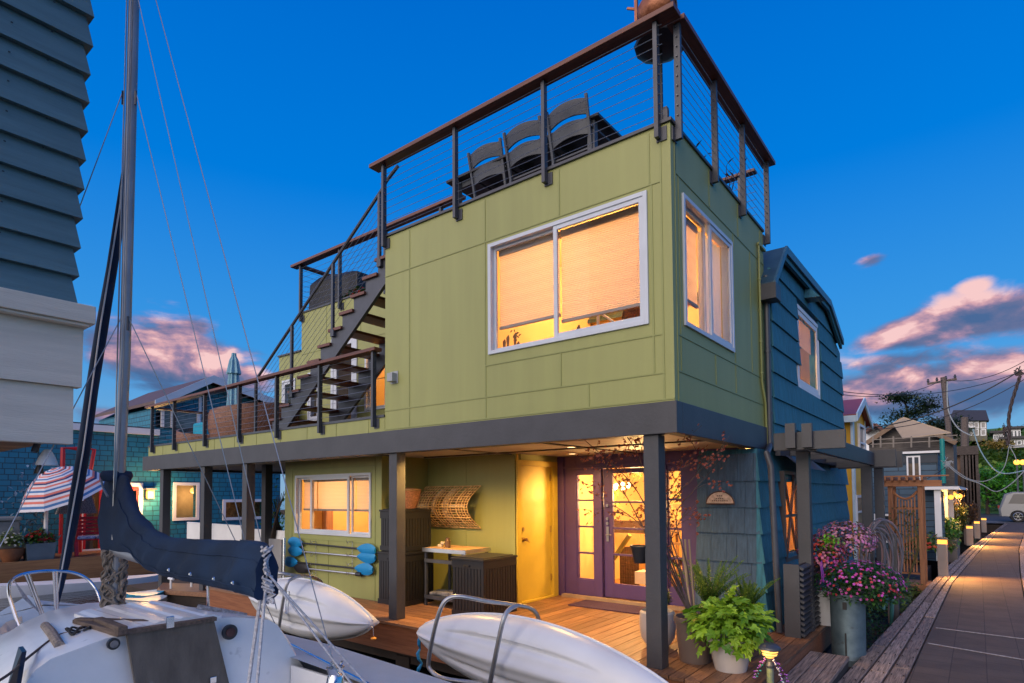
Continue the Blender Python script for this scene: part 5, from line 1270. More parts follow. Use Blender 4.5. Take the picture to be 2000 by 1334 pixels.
for p, q in ((le, ap), (ap, ri)):
    d = V((0, q.y-p.y, q.z-p.z)); MB().hexa([(NX-5, p.y, p.z-.02), (NX+.5, p.y, p.z-.02), (NX+.5, q.y, q.z-.02), (NX-5, q.y, q.z-.02), (NX-5, p.y, p.z+.08), (NX+.5, p.y, p.z+.08), (NX+.5, q.y, q.z+.08), (NX-5, q.y, q.z+.08)]).build('roof', mat('brown_roof', (.10, .055, .045), .6, .15), NB)
    MB().hexa([(NX+.501, p.y, p.z-.16), (NX+.54, p.y, p.z-.16), (NX+.54, q.y, q.z-.16), (NX+.501, q.y, q.z-.16), (NX+.501, p.y, p.z+.1), (NX+.54, p.y, p.z+.1), (NX+.54, q.y, q.z+.1), (NX+.501, q.y, q.z+.1)]).build('verge', M_frame, NB)
MB().box(NX-.0, NX+.03, nx(388, 800).y, nx(393, 800).y, zf, nx(390, 775).z).build('corner_board', M_white, NB)
gw = MB().box(NX+.01, NX+.05, nx(318, 800).y, nx(386, 800).y, zf+.3, nx(350, 805).z); gwo = gw.build('sunroom_glass', mat('dull_glass', (.10, .13, .14), .08, .3, 3), NB)
mm = MB()
for px in (316, 335, 386): y_ = nx(px, 800).y; mm.box(NX+.051, NX+.09, y_-.05, y_+.05, zf+.3, nx(350, 800).z)
mm.build('sunroom_frame', M_white, gwo)
def nwin(h, name, glassm, framem, w=.1, extra=None):
    f = MB().box(NX-.05, NX+.05, h[0]-w, h[0], h[2]-w, h[3]+w).box(NX-.05, NX+.05, h[1], h[1]+w, h[2]-w, h[3]+w).box(NX-.05, NX+.049, h[0], h[1], h[3], h[3]+w).box(NX-.05, NX+.049, h[0], h[1], h[2]-w, h[2])
    fo = f.build(name, framem, NB); MB().box(NX-.06, NX-.055, h[0], h[1], h[2], h[3]).build('pane', M_glass, fo); MB().box(NX-1.2, NX-1.15, h[0]-.6, h[1]+.6, h[2]-.3, h[3]+.3).build('interior', glassm, fo); return fo
nwin(h2, 'window', mat('beige_interior', (.45, .33, .20), .7, .1), M_white); nwin(h3, 'window', mat('dark_interior', (.10, .06, .04), .7, .9, 9, col2=(.5, .3, .15)), M_white)
dfo = nwin(h1, 'patio_door', mat('room_dim', (.10, .055, .04), .7, .2), M_white, .12)
rd = MB(); M_red = mat('red_paint', (.45, .012, .02), .45, .1, 6)
for q in (0, .28, .36, .62, .70, .97): y_ = h1[0]+(h1[1]-h1[0])*q; rd.box(NX-.05, NX+.0, y_, y_+.09, h1[2], h1[3])
rd.box(NX-.049, NX-.001, h1[0], h1[1], h1[3]-.12, h1[3]); rd.build('sash', M_red, dfo)
cu = MB()
for q0, q1 in ((.40, .60), (.08, .24)):
    n = 24; pts = [(h1[0]+(h1[1]-h1[0])*(q0+(q1-q0)*k/n), NX-.25+.03*math.sin(k*1.9)) for k in range(n+1)]
    for (y0, x0), (y1, x1) in zip(pts, pts[1:]): cu.quad((x0, y0, h1[2]), (x1, y1, h1[2]), (x1, y1, h1[3]-.1), (x0, y0, h1[3]-.1))
cu.build('curtain', mat('cream_curtain', (.55, .52, .42), .8), dfo)
wl_ = thing('wall_lantern', nx(293, 966, .1), 'glowing orange wall lantern on the teal shingles', 'lamp'); c = nx(293, 965, .18)
MB().box(c.x-.08, c.x+.08, c.y-.10, c.y+.10, c.z-.15, c.z+.12).build('shade', emis('lantern_glow', (1., .45, .09), 2.), wl_, bevel=.03)
MB().box(c.x-.18, c.x+.13, c.y-.16, c.y+.16, c.z+.141, c.z+.19).build('cap', M_steel, wl_); lamp('POINT', 'lantern_light', (c.x+.35, c.y, c.z-.05), 150, (1, .55, .2), wl_, .12)
c = nx(377, 958, -.6); gb = MB().ball(c, .10, 12).build('globe_lamp', emis('globe_glow', (1, .5, .12), 2.)); tag(gb, 'glowing globe lamp behind the beige window of the teal house', 'lamp'); lamp('POINT', 'globe_light', (c.x, c.y, c.z-.2), 25, (1,.6,.25), None, .1)
# deck
DXn = -16.9
nd = MB(); 
for k in range(14): nd.box(NX+.05+k*.148, NX+.05+k*.148+.14, -5, 4.6, NZ-.04, NZ)
ndk = thing('neighbour_dock', (NX+1, 0, NZ), 'weathered deck with big timber edge in front of the teal house', 'dock'); nd.build('boards', M_decky, ndk)
MB().box(NX+2.13, NX+2.22, -5, 4.6, NZ-.62, NZ+.01).build('edge_beam', wood('big_beam', (.20, .09, .035), (.36, .18, .07), 'y', .6), ndk)
MB().box(NX+.1, NX+2.1, -5, 4.55, -.74, NZ-.05).build('float', MATS['dark_timber'], ndk)
EX = NX+1.9   # objects standing along the deck edge
def ex(px, py, dx=0.): return atX(px, py, EX+dx)
def planter(a, b, name, lab, m, fl, n=70, cols=((.7,.01,.03),)):
    p, q = ex(*a), ex(*b); t = thing(name, (EX, (p.y+q.y)/2, NZ), lab, 'planter')
    MB().hexa([(EX-.18, p.y+.05, NZ), (EX+.18, p.y+.05, NZ), (EX+.18, q.y-.05, NZ), (EX-.18, q.y-.05, NZ), (EX-.22, p.y, p.z), (EX+.22, p.y, p.z), (EX+.22, q.y, p.z), (EX-.22, q.y, p.z)]).build('box', m, t, bevel=.01)
    flower_clump('bedding_flowers', (EX, (p.y+q.y)/2, p.z+.05), .2, abs(q.y-p.y)/2, .28, n, list(cols), fl, fsize=.10, nl=220)
planter((46, 1062), (106, 1080), 'window_box', 'long grey trough on the neighbouring deck edge', mat('trough_grey', (.10, .14, .17), .6), 'red cyclamen filling the long grey trough')
p, q = ex(5, 1062), ex(38, 1080); t = thing('bowl_planter', (EX, (p.y+q.y)/2, NZ), 'brown bowl pot beside the grey trough', 'pot')
MB().lathe((EX, (p.y+q.y)/2, NZ), [(.01, 0), (.16, 0), (.27, .2), (.30, .34), (.27, .34), (.01, .28)], 20).build('bowl', mat('terracotta_dark', (.18, .07, .03), .5, .2), t, smooth=True)
flower_clump('daisies', (EX, (p.y+q.y)/2, NZ+.42), .28, .30, .38, 60, [(.7,.7,.6)], 'white daisies growing in the brown bowl pot', fsize=.07, leafcol=((.10,.16,.04),(.2,.3,.08)))
# hot tub / grey locker
hb = MB().box(EX-.9, EX-.2, yl-1, ex(44, 1020).y, NZ, ex(20, 1018).z).box(EX-.95, EX-.15, yl-1, ex(47, 1020).y, ex(20, 1018).z+.001, ex(20, 1010).z)
tag(hb.build('hot_tub', mat('tub_grey', (.22,.22,.21), .6, .2, 3), bevel=.03), 'grey covered hot tub at the left end of the neighbouring deck', 'hot tub')
hl = MB()
for k in range(200): hl.leaf(ex(62, 1000, -.3)+V((random.gauss(0,.12), random.gauss(0,.28), random.gauss(0,.5))), (random.gauss(0,1),random.gauss(0,1),random.gauss(0,1)), (0,0,1), .17, .07)
tag(hl.build('blue_shrub', leafmat('blueish_leaf', (.05,.12,.20), (.25,.35,.42))), 'silvery blue shrub behind the white umbrella post', 'shrub')
# striped umbrella
c = ex(122, 952); um = thing('striped_umbrella', (EX, c.y, NZ), 'tilted red white and blue striped parasol on the neighbouring deck', 'umbrella')
nrm = V((.16, -.42, .89)).normalized(); ua = nrm.cross(V((1, 0, 0))).normalized(); ub = nrm.cross(ua)
cols = [mat('stripe_white', (.62,.60,.64), .8), mat('stripe_coral', (.62,.16,.12), .8), mat('stripe_blue', (.05,.16,.36), .8), mat('stripe_navy', (.02,.035,.12), .8)]
cm = MB(); R_ = 1.12; nb = 26
def up_(k, a): r = R_*k/nb; return c+nrm*(.75*(1-(k/nb)**2)-.2)+(ua*math.cos(a)+ub*math.sin(a))*r
for s in range(8):
    a0, a1 = 2*PI*s/8, 2*PI*(s+1)/8
    for k in range(1, nb):
        cm.add([up_(k, a0), up_(k+1, a0), up_(k+1, a1), up_(k, a1)], [(0,1,2,3)], [0,1,0,2,0,1,3][k % 7])
cm.build('canopy', cols, um)
rbm = MB()
for s in range(8): rbm.tube([up_(1, 2*PI*s/8)-nrm*.03, up_(nb/2, 2*PI*s/8)-nrm*.03, up_(nb, 2*PI*s/8)-nrm*.02], .012, 5)
rbm.build('ribs', M_white, um); pb = ex(88, 1080); MB().tube([(EX, pb.y, NZ), (EX, pb.y, c.z-.1), c+nrm*.3], .045, 10).build('pole', M_white, um)
# red bench with cushions
bl_, br_ = ex(140, 1060, -.5), ex(215, 1060, -.5); bx0 = EX-.75
bn = thing('garden_bench', (bx0, (bl_.y+br_.y)/2, NZ), 'red slatted garden bench with patterned cushions', 'bench')
by0, by1 = bl_.y, br_.y+.1
sm = MB()
for k in range(5): sm.box(bx0+k*.11, bx0+k*.11+.09, by0, by1, NZ+.42, NZ+.45)
sm.build('seat', M_red, bn)
bm_ = MB()
for k in range(5): bm_.box(bx0-.06-.02*k, bx0-.03-.02*k, by0, by1, NZ+.55+k*.11, NZ+.63+k*.11)
bm_.build('backrest', M_red, bn)
for y_ in (by0, by1-.08):
    MB().bar((bx0+.45, y_+.04, NZ+.42), (bx0+.55, y_+.04, NZ), .08, .08).bar((bx0-.02, y_+.04, NZ+.42), (bx0-.14, y_+.04, NZ), .08, .08).build('leg', M_red, bn)
    MB().box(bx0-.02, bx0+.50, y_, y_+.08, NZ+.66, NZ+.70).box(bx0+.42, bx0+.49, y_, y_+.079, NZ+.451, NZ+.659).build('armrest', M_red, bn)
for a_, b_, m_ in ((.05, .48, mat('blue_pattern', (.03,.08,.30), .8, .9, 25, col2=(.5,.5,.6))), (.5, .95, mat('white_pattern', (.5,.5,.55), .8, .6, 25, col2=(.04,.05,.2)))):
    tag(MB().box(bx0+.02, bx0+.5, by0+(by1-by0)*a_, by0+(by1-by0)*b_, NZ+.451, NZ+.54).build('bench_cushion', m_, bevel=.03), 'blue patterned cushion on the left of the red bench' if a_ < .1 else 'white and navy patterned cushion on the right of the red bench', 'cushion')
# red trellis frame
a, b = nx(123, 875, .4), nx(184, 875, .4)
rf = MB().tube([(a.x, a.y+.4, a.z), (a.x, a.y, a.z), (a.x, a.y, a.z-1.2)], .06, 8).tube([(a.x, b.y-.3, a.z), (a.x, b.y, a.z), (a.x, b.y-.1, a.z-.8), (a.x, b.y-.35, a.z-1.3), (a.x, b.y-.3, NZ)], .055, 8).tube([(a.x, a.y, a.z-1.2), (a.x, a.y, NZ)], .05, 8)
tag(rf.build('red_trellis', M_red, smooth=True), 'red pipe frame rising behind the striped parasol', 'frame')
cr = nx(155, 1000, .8); MB_ = MB().loft([[V((cr.x, cr.y-.55, cr.z-.05)), V((cr.x, cr.y+.45, cr.z-.05)), V((cr.x-.15, cr.y+.45, cr.z-.05)), V((cr.x-.15, cr.y-.55, cr.z-.05))], [V((cr.x, cr.y-.1, cr.z+1.2)), V((cr.x, cr.y+.08, cr.z+1.2)), V((cr.x-.1, cr.y+.08, cr.z+1.2)), V((cr.x-.1, cr.y-.1, cr.z+1.2))]])
tag(MB_.build('folded_fabric', mat('speckled_fabric', (.20,.19,.18), .9, .6, 40)), 'speckled grey fabric triangle hanging above the red bench', 'fabric')
# white rowing hull and neighbours in the water
def hull(name, xa, pa, pb, hw, hh, m, lab, cat, zw=-.75):
    p, q = atX(*pa, xa), atX(*pb, xa); rings = []
    for i in range(17):
        u = i/16; w = hw*math.sin(PI*min(1, u*.92+.04))**.6; r = []
        for j in range(13): a = PI*j/12; r.append(V((xa+w*math.cos(a), p.y+(q.y-p.y)*u, p.z+(q.z-p.z)*u+.05*(2*u-1)**2-hh*math.sin(a)**.6)))
        rings.append(r)
    return tag(MB().loft(rings).build(name, m, smooth=60), lab, cat)
hull('skiff', NX+3.3, (-40, 1147), (310, 1125), .5, .55, M_white, 'long white skiff moored along the timber edge across the slip', 'boat')
hull('paddleboard', -9.5, (232, 1163), (318, 1156), .33, .12, mat('board_blue', (.03,.30,.50), .35), 'blue paddleboard floating behind the mast', 'paddleboard')
hull('paddleboard', -8.9, (232, 1173), (322, 1168), .33, .12, mat('board_grey', (.35,.40,.45), .35), 'pale grey paddleboard floating behind the mast', 'paddleboard')
# orange-brown float box with steps between slips
p, q = atY(300, 1133, -.2), atY(440, 1165, -.2)
wb2 = thing('timber_landing', (-9, -.3, -.4), 'brown timber landing beside the far kayak behind the sail cover', 'dock')
a, b = atZ(298, 1150, -.15), atZ(438, 1150, -.15)
_p = [atZ(306, 1160, -.2), atZ(425, 1168, -.2), atZ(438, 1150, -.2), atZ(318, 1146, -.2)]; MB().prism(_p, (0, 0, .08)).build('platform', M_decky, wb2); MB().prism([q.lerp(sum(_p, V((0,0,0)))/4, .12)-V((0,0,.5)) for q in _p], (0, 0, .499)).build('side', MATS['dark_timber'], wb2)
clt = MB()
for k in (.2, .5, .8): q = _p[0].lerp(_p[2], k); clt.tube([q+V((0,0,.08)), q+V((0,0,.26))], .02, 8).tube([q+V((-.1,0,.26)), q+V((.1,0,.26))], .022, 8)
clt.build('cleat', M_white, wb2)
# ================================================================== DOCK WALKWAY
DZ = -.2
Lp = [(1.16,-6), (1.27,-1.5), (1.37,1.7), (1.66,8.94), (1.81,12.1), (2.13,18.1), (2.88,28.), (3.6,38)]
Mp = [(1.66,-6), (1.77,-1.5), (1.88,1.7), (2.02,9.43), (2.16,12.1), (2.42,17.), (3.05,28.), (3.75,38)]
Rp = [(2.80,-6), (2.83,-1.5), (2.86,1.7), (2.99,6.5), (3.15,12.1), (3.42,19.2), (3.95,28), (4.6,38)]
def lerpP(P, y):
    for (a, ya), (b, yb) in zip(P, P[1:]):
        if y <= yb: t = (y-ya)/(yb-ya); return a+(b-a)*t
    return P[-1][0]
M_plank = wood('weathered_plank', (.040, .030, .025), (.48, .35, .28), 'y', .8, 6., 1., rnd=.30)
W_ = thing('dock_walkway', (2.2, 5, DZ), 'grey dock walkway edged with weathered planks beside the houses', 'walkway')
W_['kind'] = 'structure'
def plank_strip(name, P0, P1, n, y0, y1, ln):
    mb = MB()
    for k in range(n):
        y = y0+random.uniform(0, ln)-ln
        while y < y1:
            l = ln*random.uniform(.8, 1.25); ya, yb = max(y, y0), min(y+l, y1)
            if yb-ya > .1:
                seg = max(1, int((yb-ya)/1.0)); jz = random.uniform(-.006, .006)
                e = []
                for s in range(seg+1):
                    yy = ya+(yb-ya)*s/seg+(.004 if s == 0 else -.004 if s == seg else 0); a, b = lerpP(P0, yy), lerpP(P1, yy)
                    wv = .004*noise.noise(V((yy*2, k, 0))); e.append((a+(b-a)*k/n+.010+wv, a+(b-a)*(k+1)/n-.010+wv, yy))
                mb.loft([[V((q[0], q[2], DZ-.06+jz)), V((q[1], q[2], DZ-.06+jz)), V((q[1], q[2], DZ+jz)), V((q[0], q[2], DZ+jz))] for q in e])
            y += l
    mb.build(name, M_plank, W_, bevel=.006)
plank_strip('edge_planks', Lp, Mp, 3, -6, 38, 2.6)
sw2 = MB()
for k in range(60):
    y = -1.5+k*.42; a, b = lerpP(Lp, y), lerpP(Mp, y)
    for j in range(3):
        for e in (.2, .8): x = a+(b-a)*(j+e)/3; sw2.box(x-.006, x+.006, y-.006, y+.006, DZ+.001, DZ+.0085)
sw2.build('plank_nails', mat('rusty_nail', (.03,.02,.018), .8), W_)
plank_strip('edge_planks', Rp, [(x+.6, y) for x, y in Rp], 3, -6, 38, 2.6)
# rubbery matting with a square joint pattern
mt_ = mat('walk_mat', (.125, .088, .066), .8, .12, 3, .6, 160); t = mt_.node_tree; b = t.nodes['Principled BSDF']
tc = t.nodes.new('ShaderNodeTexCoord'); bk = t.nodes.new('ShaderNodeTexBrick'); bk.offset = 0; bk.inputs['Scale'].default_value = 1; bk.inputs['Brick Width'].default_value = .29; bk.inputs['Row Height'].default_value = .29; bk.inputs['Mortar Size'].default_value = .006; bk.inputs['Color1'].default_value = (1,1,1,1); bk.inputs['Color2'].default_value = (.8,.8,.82,1); bk.inputs['Mortar'].default_value = (.45,.45,.45,1); bk.inputs['Mortar Smooth'].default_value = .6
t.links.new(tc.outputs['Object'], bk.inputs[0]); mx = t.nodes.new('ShaderNodeMix'); mx.data_type = 'RGBA'; mx.blend_type = 'MULTIPLY'; mx.inputs[0].default_value = 1
src = b.inputs['Base Color'].links[0].from_socket; t.links.new(src, mx.inputs[6]); t.links.new(bk.outputs[0], mx.inputs[7]); t.links.new(mx.outputs[2], b.inputs['Base Color'])
mm = MB(); ys = [-6+44*i/60 for i in range(61)]
mm.loft([[V((lerpP(Mp, y)+.01, y, DZ-.05)), V((lerpP(Rp, y)-.01, y, DZ-.05)), V((lerpP(Rp, y)-.01, y, DZ-.004)), V((lerpP(Mp, y)+.01, y, DZ-.004))] for y in ys])
mm.build('matting', mt_, W_)
wr = atZ(1600, 1290, DZ)
MB().box(1.30, 1.66, -6, 1.35, DZ+.001, DZ+.008).build('matting_strip', mt_, W_) if False else None
st = MB()
for (a, b_) in (((1828, 1226), (2010, 1249)), ((1812, 1256), (2010, 1290))):
    p, q = atZ(*a, DZ+.001), atZ(*b_, DZ+.001); st.bar(p, q, .022, .006)
st.build('seam_strip', mat('pale_strip', (.34,.31,.31), .7, .3, 30), W_)
MB().loft([[V((lerpP(Lp, y)+.02, y, DZ-.4)), V((lerpP(Rp, y)+.58, y, DZ-.4)), V((lerpP(Rp, y)+.58, y, DZ-.062)), V((lerpP(Lp, y)+.02, y, DZ-.062))] for y in ys]).build('under_frame', MATS['dark_timber'], W_)
# step between deck and dock
sp_ = thing('wooden_step', (1.2, 1.2, -.3), 'grey wooden step of two boards between the deck corner and the walkway', 'step')
for k in range(3): MB().box(1.004+k*.125, 1.122+k*.125, .25, 1.95, -.145, -.105).build('tread_board', M_plank, sp_, bevel=.004)
MB().box(1.01, 1.37, .30, 1.90, -.30, -.146).build('side_board', MATS['dark_timber'], sp_)
# ================================================================== PERGOLA
PG = thing('pergola', (1., 4, 0), 'charcoal painted pergola along the side of the blue wall', 'pergola')
MB().box(atY(1557, 1000, 2.42).x, atY(1582, 1000, 2.42).x, 2.42, 2.54, .0, 2.08).build('post', M_grey, PG, bevel=.004)
pf = atY(1651, 838, 2.0); pl = atY(1511, 838, 2.0); zbm = atY(1600, 877, 2.0).z; MB().box(.80, 1.0, 2.41, 2.42, 2.08, 2.2).build('post_cap', M_grey, PG)
MB().box(pl.x, pf.x, 1.98, 2.04, zbm, pf.z).build('cross_beam', M_grey, PG, bevel=.004)
for px in (1535, 1567): q = atY(px, 830, 1.95); MB().box(q.x, q.x+.10, 1.90, 1.979, zbm+.02, q.z+.01).build('rafter_end', M_grey, PG)
MB().box(1.035, 1.10, 2.041, 6.7, zbm-.02, zbm+.2).build('long_beam', M_grey, PG, bevel=.004)
MB().box(.46, .52, 2.90, 6.7, zbm-.0, zbm+.18).build('ledger', M_grey, PG)
f0, f1 = atY(1652, 900, 6.7), atY(1750, 900, 6.7); zt_, zb_2 = atY(1740, 878, 6.7).z, atY(1740, 911, 6.7).z
MB().box(f0.x-.5, f1.x, 6.701, 6.76, zb_2, zt_).build('cross_beam', M_grey, PG, bevel=.004)
p0, p1 = atY(1684, 1000, 6.6), atY(1705, 1000, 6.6); MB().box(p0.x, p1.x, 6.56, 6.69, -.3, zb_2+.02).build('post', M_grey, PG, bevel=.004)
p0, p1 = atY(1709, 1000, 7.3), atY(1727, 1000, 7.3); MB().box(p0.x, p1.x, 7.3, 7.43, -.3, zb_2).build('post', M_grey, PG, bevel=.004)
MB().box(.45, p1.x+.3, 7.28, 7.34, zb_2+.001, zt_).build('cross_beam', M_grey, PG)
for y_ in (3.4, 4.6, 5.8): MB().box(.521, 1.034, y_, y_+.05, zbm+.02, zbm+.15).build('rafter', M_grey, PG)
pan = thing('slatted_screen', (1., 2.4, 0), 'charcoal slatted screen box at the deck edge under the pergola', 'screen')
xs_ = atY(1563, 1200, 2.0).x; x0s = atY(1532, 1200, 2.0).x; ys_1 = atX(1604, 1150, xs_).y
MB().box(x0s, xs_-.001, 2.0, 2.04, .001, .80).build('front_board', M_grey, pan)
MB().box(xs_-.034, xs_-.016, 2.041, 2.415, .001, .79).build('backing', MATS['dark_timber'], pan)
for k in range(13): MB().ob((xs_+.014, (2.0+ys_1)/2+.02, .035+k*.0605), (.024, 0, -.012), (0, (ys_1-2.0)/2, 0), (.006, 0, .013)).build('slat', M_grey, pan)
# ================================================================== BIN WITH FLOWERS
bc = V((1.275, 2.55, -.36))
bi = thing('galvanised_bin', bc, 'tall galvanised metal bin used as a flower planter beside the walkway', 'bin')
M_galv = mat('galvanised', (.07, .11, .13), .5, .3, 4, .25, 12, metal=.6, col2=(.17, .23, .26), speck=((.06,.06,.06), 7, .66))
MB().lathe(bc, [(.001, 0), (.158, 0), (.162, .02), (.167, .10), (.172, .105), (.169, .115), (.178, .80), (.187, .805), (.187, .82), (.17, .82), (.16, .75), (.001, .74)], 40).build('body', M_galv, bi, smooth=True)
MB().box(bc.x-.008, bc.x+.008, bc.y-.178, bc.y-.168, bc.z+.03, bc.z+.40).box(bc.x-.02, bc.x+.02, bc.y-.192, bc.y-.178, bc.z+.66, bc.z+.74).build('seam', mat('dark_streak', (.02,.02,.02), .7), bi)
MB().box(.98, 1.36, 2.1, 3.4, -.40, -.325).build('base_plank', MATS['dark_timber'], bi)
hp = MB().tube(catmull([(bc.x+.25*math.cos(a), bc.y-.02+.25*math.sin(a), -.30) for a in [2*PI*i/14 for i in range(11)]], 4), .018, 8)
tag(hp.build('green_hose', mat('teal_hose', (.08,.13,.14), .5), smooth=True), 'grey green hose lying round the foot of the metal bin', 'hose')
flower_clump('petunias', (bc.x+.12, bc.y+.10, bc.z+.93), .46, .40, .27, 340, [(.85,.12,.75), (.85,.25,.80), (.85,.08,.12), (.75,.10,.45)], 'purple and pink petunias overflowing the galvanised bin', fsize=.034, nl=2600, leafcol=((.012,.05,.014), (.06,.17,.03)), droop=.06, base=-.75)
flower_clump('red_flowers', (.97, 2.85, .84), .27, .26, .26, 420, [(.80,.10,.06), (.80,.30,.40), (.70,.10,.40)], 'red and rose flowers mounded behind the metal bin by the pergola post', fsize=.036, nl=600, leafcol=((.10,.03,.02), (.22,.09,.03)), base=-.9)
flower_clump('pink_flowers', (1.16, 3.3, 1.0), .34, .36, .24, 380, [(.85,.32,.65), (.85,.40,.50)], 'pink flowers on dark bronze stems rising above the petunias', fsize=.036, nl=600, leafcol=((.10,.05,.02), (.22,.14,.04)), base=-.9)
pt_ = MB().lathe((.98, 3.0, .001), [(.001,0),(.15,0),(.20,.42),(.18,.42),(.001,.36)], 24)
tag(pt_.build('white_pot', M_white, smooth=True), 'white pot behind the slatted screen holding red flowers', 'pot')
lime = MB()
for i in range(160): lime.leaf(V((1.08, 2.72, .98))+V((random.gauss(0,.06), random.gauss(0,.07), random.gauss(0,.06))), (random.gauss(0,1), random.gauss(0,1), random.uniform(0,1)), (0,0,1), .06, .03)
tag(lime.build('lime_plant', leafmat('lime_leaf', (.10,.35,.01), (.25,.6,.03))), 'small lime green plant among the red flowers', 'plant')
# little hanging purple wind ornament on the screen
q = V((1.07, 2.3, .76)); orn = MB()
for k in range(3): orn.tube([q+V((.0, .05*math.cos(a)+.02*k, -.05*k+.07*math.sin(a))) for a in [2*PI*i/12 for i in range(12)]], .005, 5, closed=True)
tag(orn.build('purple_ornament', mat('purple_wire', (.25,.05,.35), .5)), 'looped purple ornament hung on the slatted screen', 'ornament')
# hose rack
HX = 1.45
hr_ = thing('hose_rack', (HX, 6.2, -.3), 'dark post carrying thick coils of grey hose beside the walkway', 'hose rack')
MB().box(1.36, 1.47, 5.72, 5.84, -.45, .95).build('post', M_grey, hr_, bevel=.004)
MB().box(1.34, 1.36, 5.6, 5.71, -.4, .5).build('brace', wood('faded_board', (.10,.07,.06), (.18,.13,.11), 'z'), hr_)
hc = atY(1728, 1088, 5.6)
for k in range(14):
    cc = hc+V((random.gauss(0, .015)-.012*k, -.02*k*.5, .02*math.sin(k*2)-.004*k)); r = .60-.016*k
    MB().tube([cc+V((r*.34*math.cos(a)+.02*math.sin(a*2+k), r*.34*math.cos(a), r*math.sin(a)+.03*math.sin(a*3+k))) for a in [2*PI*i/30 for i in range(30)]], .012, 6, closed=True).build('hose_coil', mat('grey_hose', (.13,.125,.15), .45, .1) if k % 3 else mat('pink_hose', (.25,.16,.16), .45), hr_, smooth=True)
for k in range(2): MB().tube(catmull([(1.35, 5.0+.3*k, -.1), (1.38, 5.1+.3*k, .14), (1.42, 5.25+.2*k, .0), (1.40, 5.35, -.4)], 6), .022, 8).build('green_pipe', mat('sea_green_pipe', (.03,.12,.11), .5), hr_, smooth=True)
def groundcover(x0, x1, y0, y1, z, n, name, cols, lab, cat, h=.12, sz=.06):
    g = MB()
    for i in range(n): 
        g.leaf(V((random.uniform(x0, x1), random.uniform(y0, y1), z+random.random()**2*h)), (random.gauss(0,1), random.gauss(0,1), random.uniform(.1,1)), (0,0,1), sz*random.uniform(.8,1.5), sz*.6)
    return tag(g.build(name, leafmat(name+'_m', *cols)), lab, cat)
groundcover(.95, 1.38, 3.0, 5.6, -.45, 900, 'trailing_vine', ((.01,.04,.01),(.04,.13,.03)), 'dark trailing vine hanging between the metal bin and the hose rack', 'vine', h=.5, sz=.05)
groundcover(1.0, 1.55, 6.0, 9.4, -.42, 1100, 'yellow_green_plants', ((.04,.10,.01),(.20,.26,.03)), 'yellow green plants growing at the foot of the cedar arbor', 'plant', h=.32, sz=.07)
fb = MB().box(.6, 1.45, 9.3, 14, -.75, -.33).box(.9, 1.40, 2.9, 9.2, -.80, -.44)
tag(fb.build('planter_float', MATS['dark_timber'], bevel=.01), 'low dark timber float carrying the plants along the walkway', 'float')
pi2 = MB().tube([(1.0, 7.2, -.3), (1.50, 6.7, -.27)], .035, 10).tube([(1.42, 4.6, -.40), (1.40, 3.2, -.42)], .03, 8)
tag(pi2.build('water_pipe', M_galv, smooth=True), 'grey water pipe lying beside the walkway edge', 'pipe')
# ================================================================== CEDAR ARBOR
M_cedar = wood('cedar', (.22, .08, .03), (.45, .19, .08), 'z', .6, 3, .4)
M_cedarx = wood('cedar_beam_x', (.22, .08, .03), (.45, .19, .08), 'x', .6, 3, .4)
AY = 9.6
a_ = lambda px, py, y=AY: atY(px, py, y)
AR = thing('garden_arbor', (1.2, AY, -.3), 'orange brown cedar arbor with slatted trellis beside the walkway', 'arbor')
xl, xr = a_(1735, 1000).x, a_(1793, 1000).x; zt_a = a_(1790, 940).z; pw_ = a_(1800, 1000).x-a_(1790, 1000).x
for x in (xl, xr):
    for dy in (0, .62): MB().box(x, x+pw_, AY+dy, AY+dy+pw_, -.3, zt_a).build('post', M_cedar, AR, bevel=.004)
MB().box(xl-.14, xr+pw_+.30, AY-.05, AY-.001, zt_a-.10, zt_a+.02).box(xl-.14, xr+pw_+.30, AY+.62+pw_+.001, AY+.62+pw_+.05, zt_a-.10, zt_a+.02).build('beam', M_cedarx, AR)
for k in range(6): x = xl-.05+k*(xr-xl+.12)/5; MB().box(x, x+.045, AY-.18, AY+.95, zt_a+.021, zt_a+.09).build('rafter', wood('cedar_y', (.22,.08,.03), (.45,.19,.08), 'y') if k == 0 else bpy.data.materials['cedar_y'], AR)
MB().box(xl-.2, xr+pw_+.45, AY-.12, AY-.07, zt_a+.091, zt_a+.12).build('top_batten', M_cedarx, AR)
for k in range(7):
    u = (k+1)/8; x = xl+pw_+(xr-xl-pw_)*u; sag_ = .16*(1-(2*u-1)**2)
    MB().box(x-.014, x+.014, AY+.03, AY+.05, -.05, zt_a-.24-sag_).build('trellis_slat', M_cedar, AR)
MB().tube([(xl+pw_+(xr-xl-pw_)*i/10, AY+.04, zt_a-.20-.16*(1-(2*i/10-1)**2)) for i in range(11)], .025, 6).build('curved_rail', M_cedarx, AR)
for z in (-.08, 1.25): MB().box(xl+pw_, xr, AY+.051, AY+.07, z-.02, z+.02).build('trellis_rail', M_cedarx, AR)
MB().box(xl-.05, xr+pw_+.06, AY-.06, AY+.8, -.42, -.30).build('base', M_cedarx, AR)
vn = MB()
for k in range(2): vn.tube(catmull([(xl+.3, AY-.03, -.2), (xl+.5, AY-.04, .4+.1*k), (xr-.05, AY-.05, .9), (xr+.02, AY-.06, 1.05)], 5), .012, 6)
for i in range(140):
    p = V((random.uniform(xl, xr), AY-.03, random.uniform(.1, 1.3)**1.0)); vn.leaf(p, (random.gauss(0,1), -.5, random.gauss(0,1)), (0,-1,0), .06, .035)
tag(vn.build('climbing_vine', mat('vine_mix', (.05,.035,.015), .7, .8, 8, col2=(.14,.12,.03))), 'thin climbing vine across the arbor trellis', 'vine')
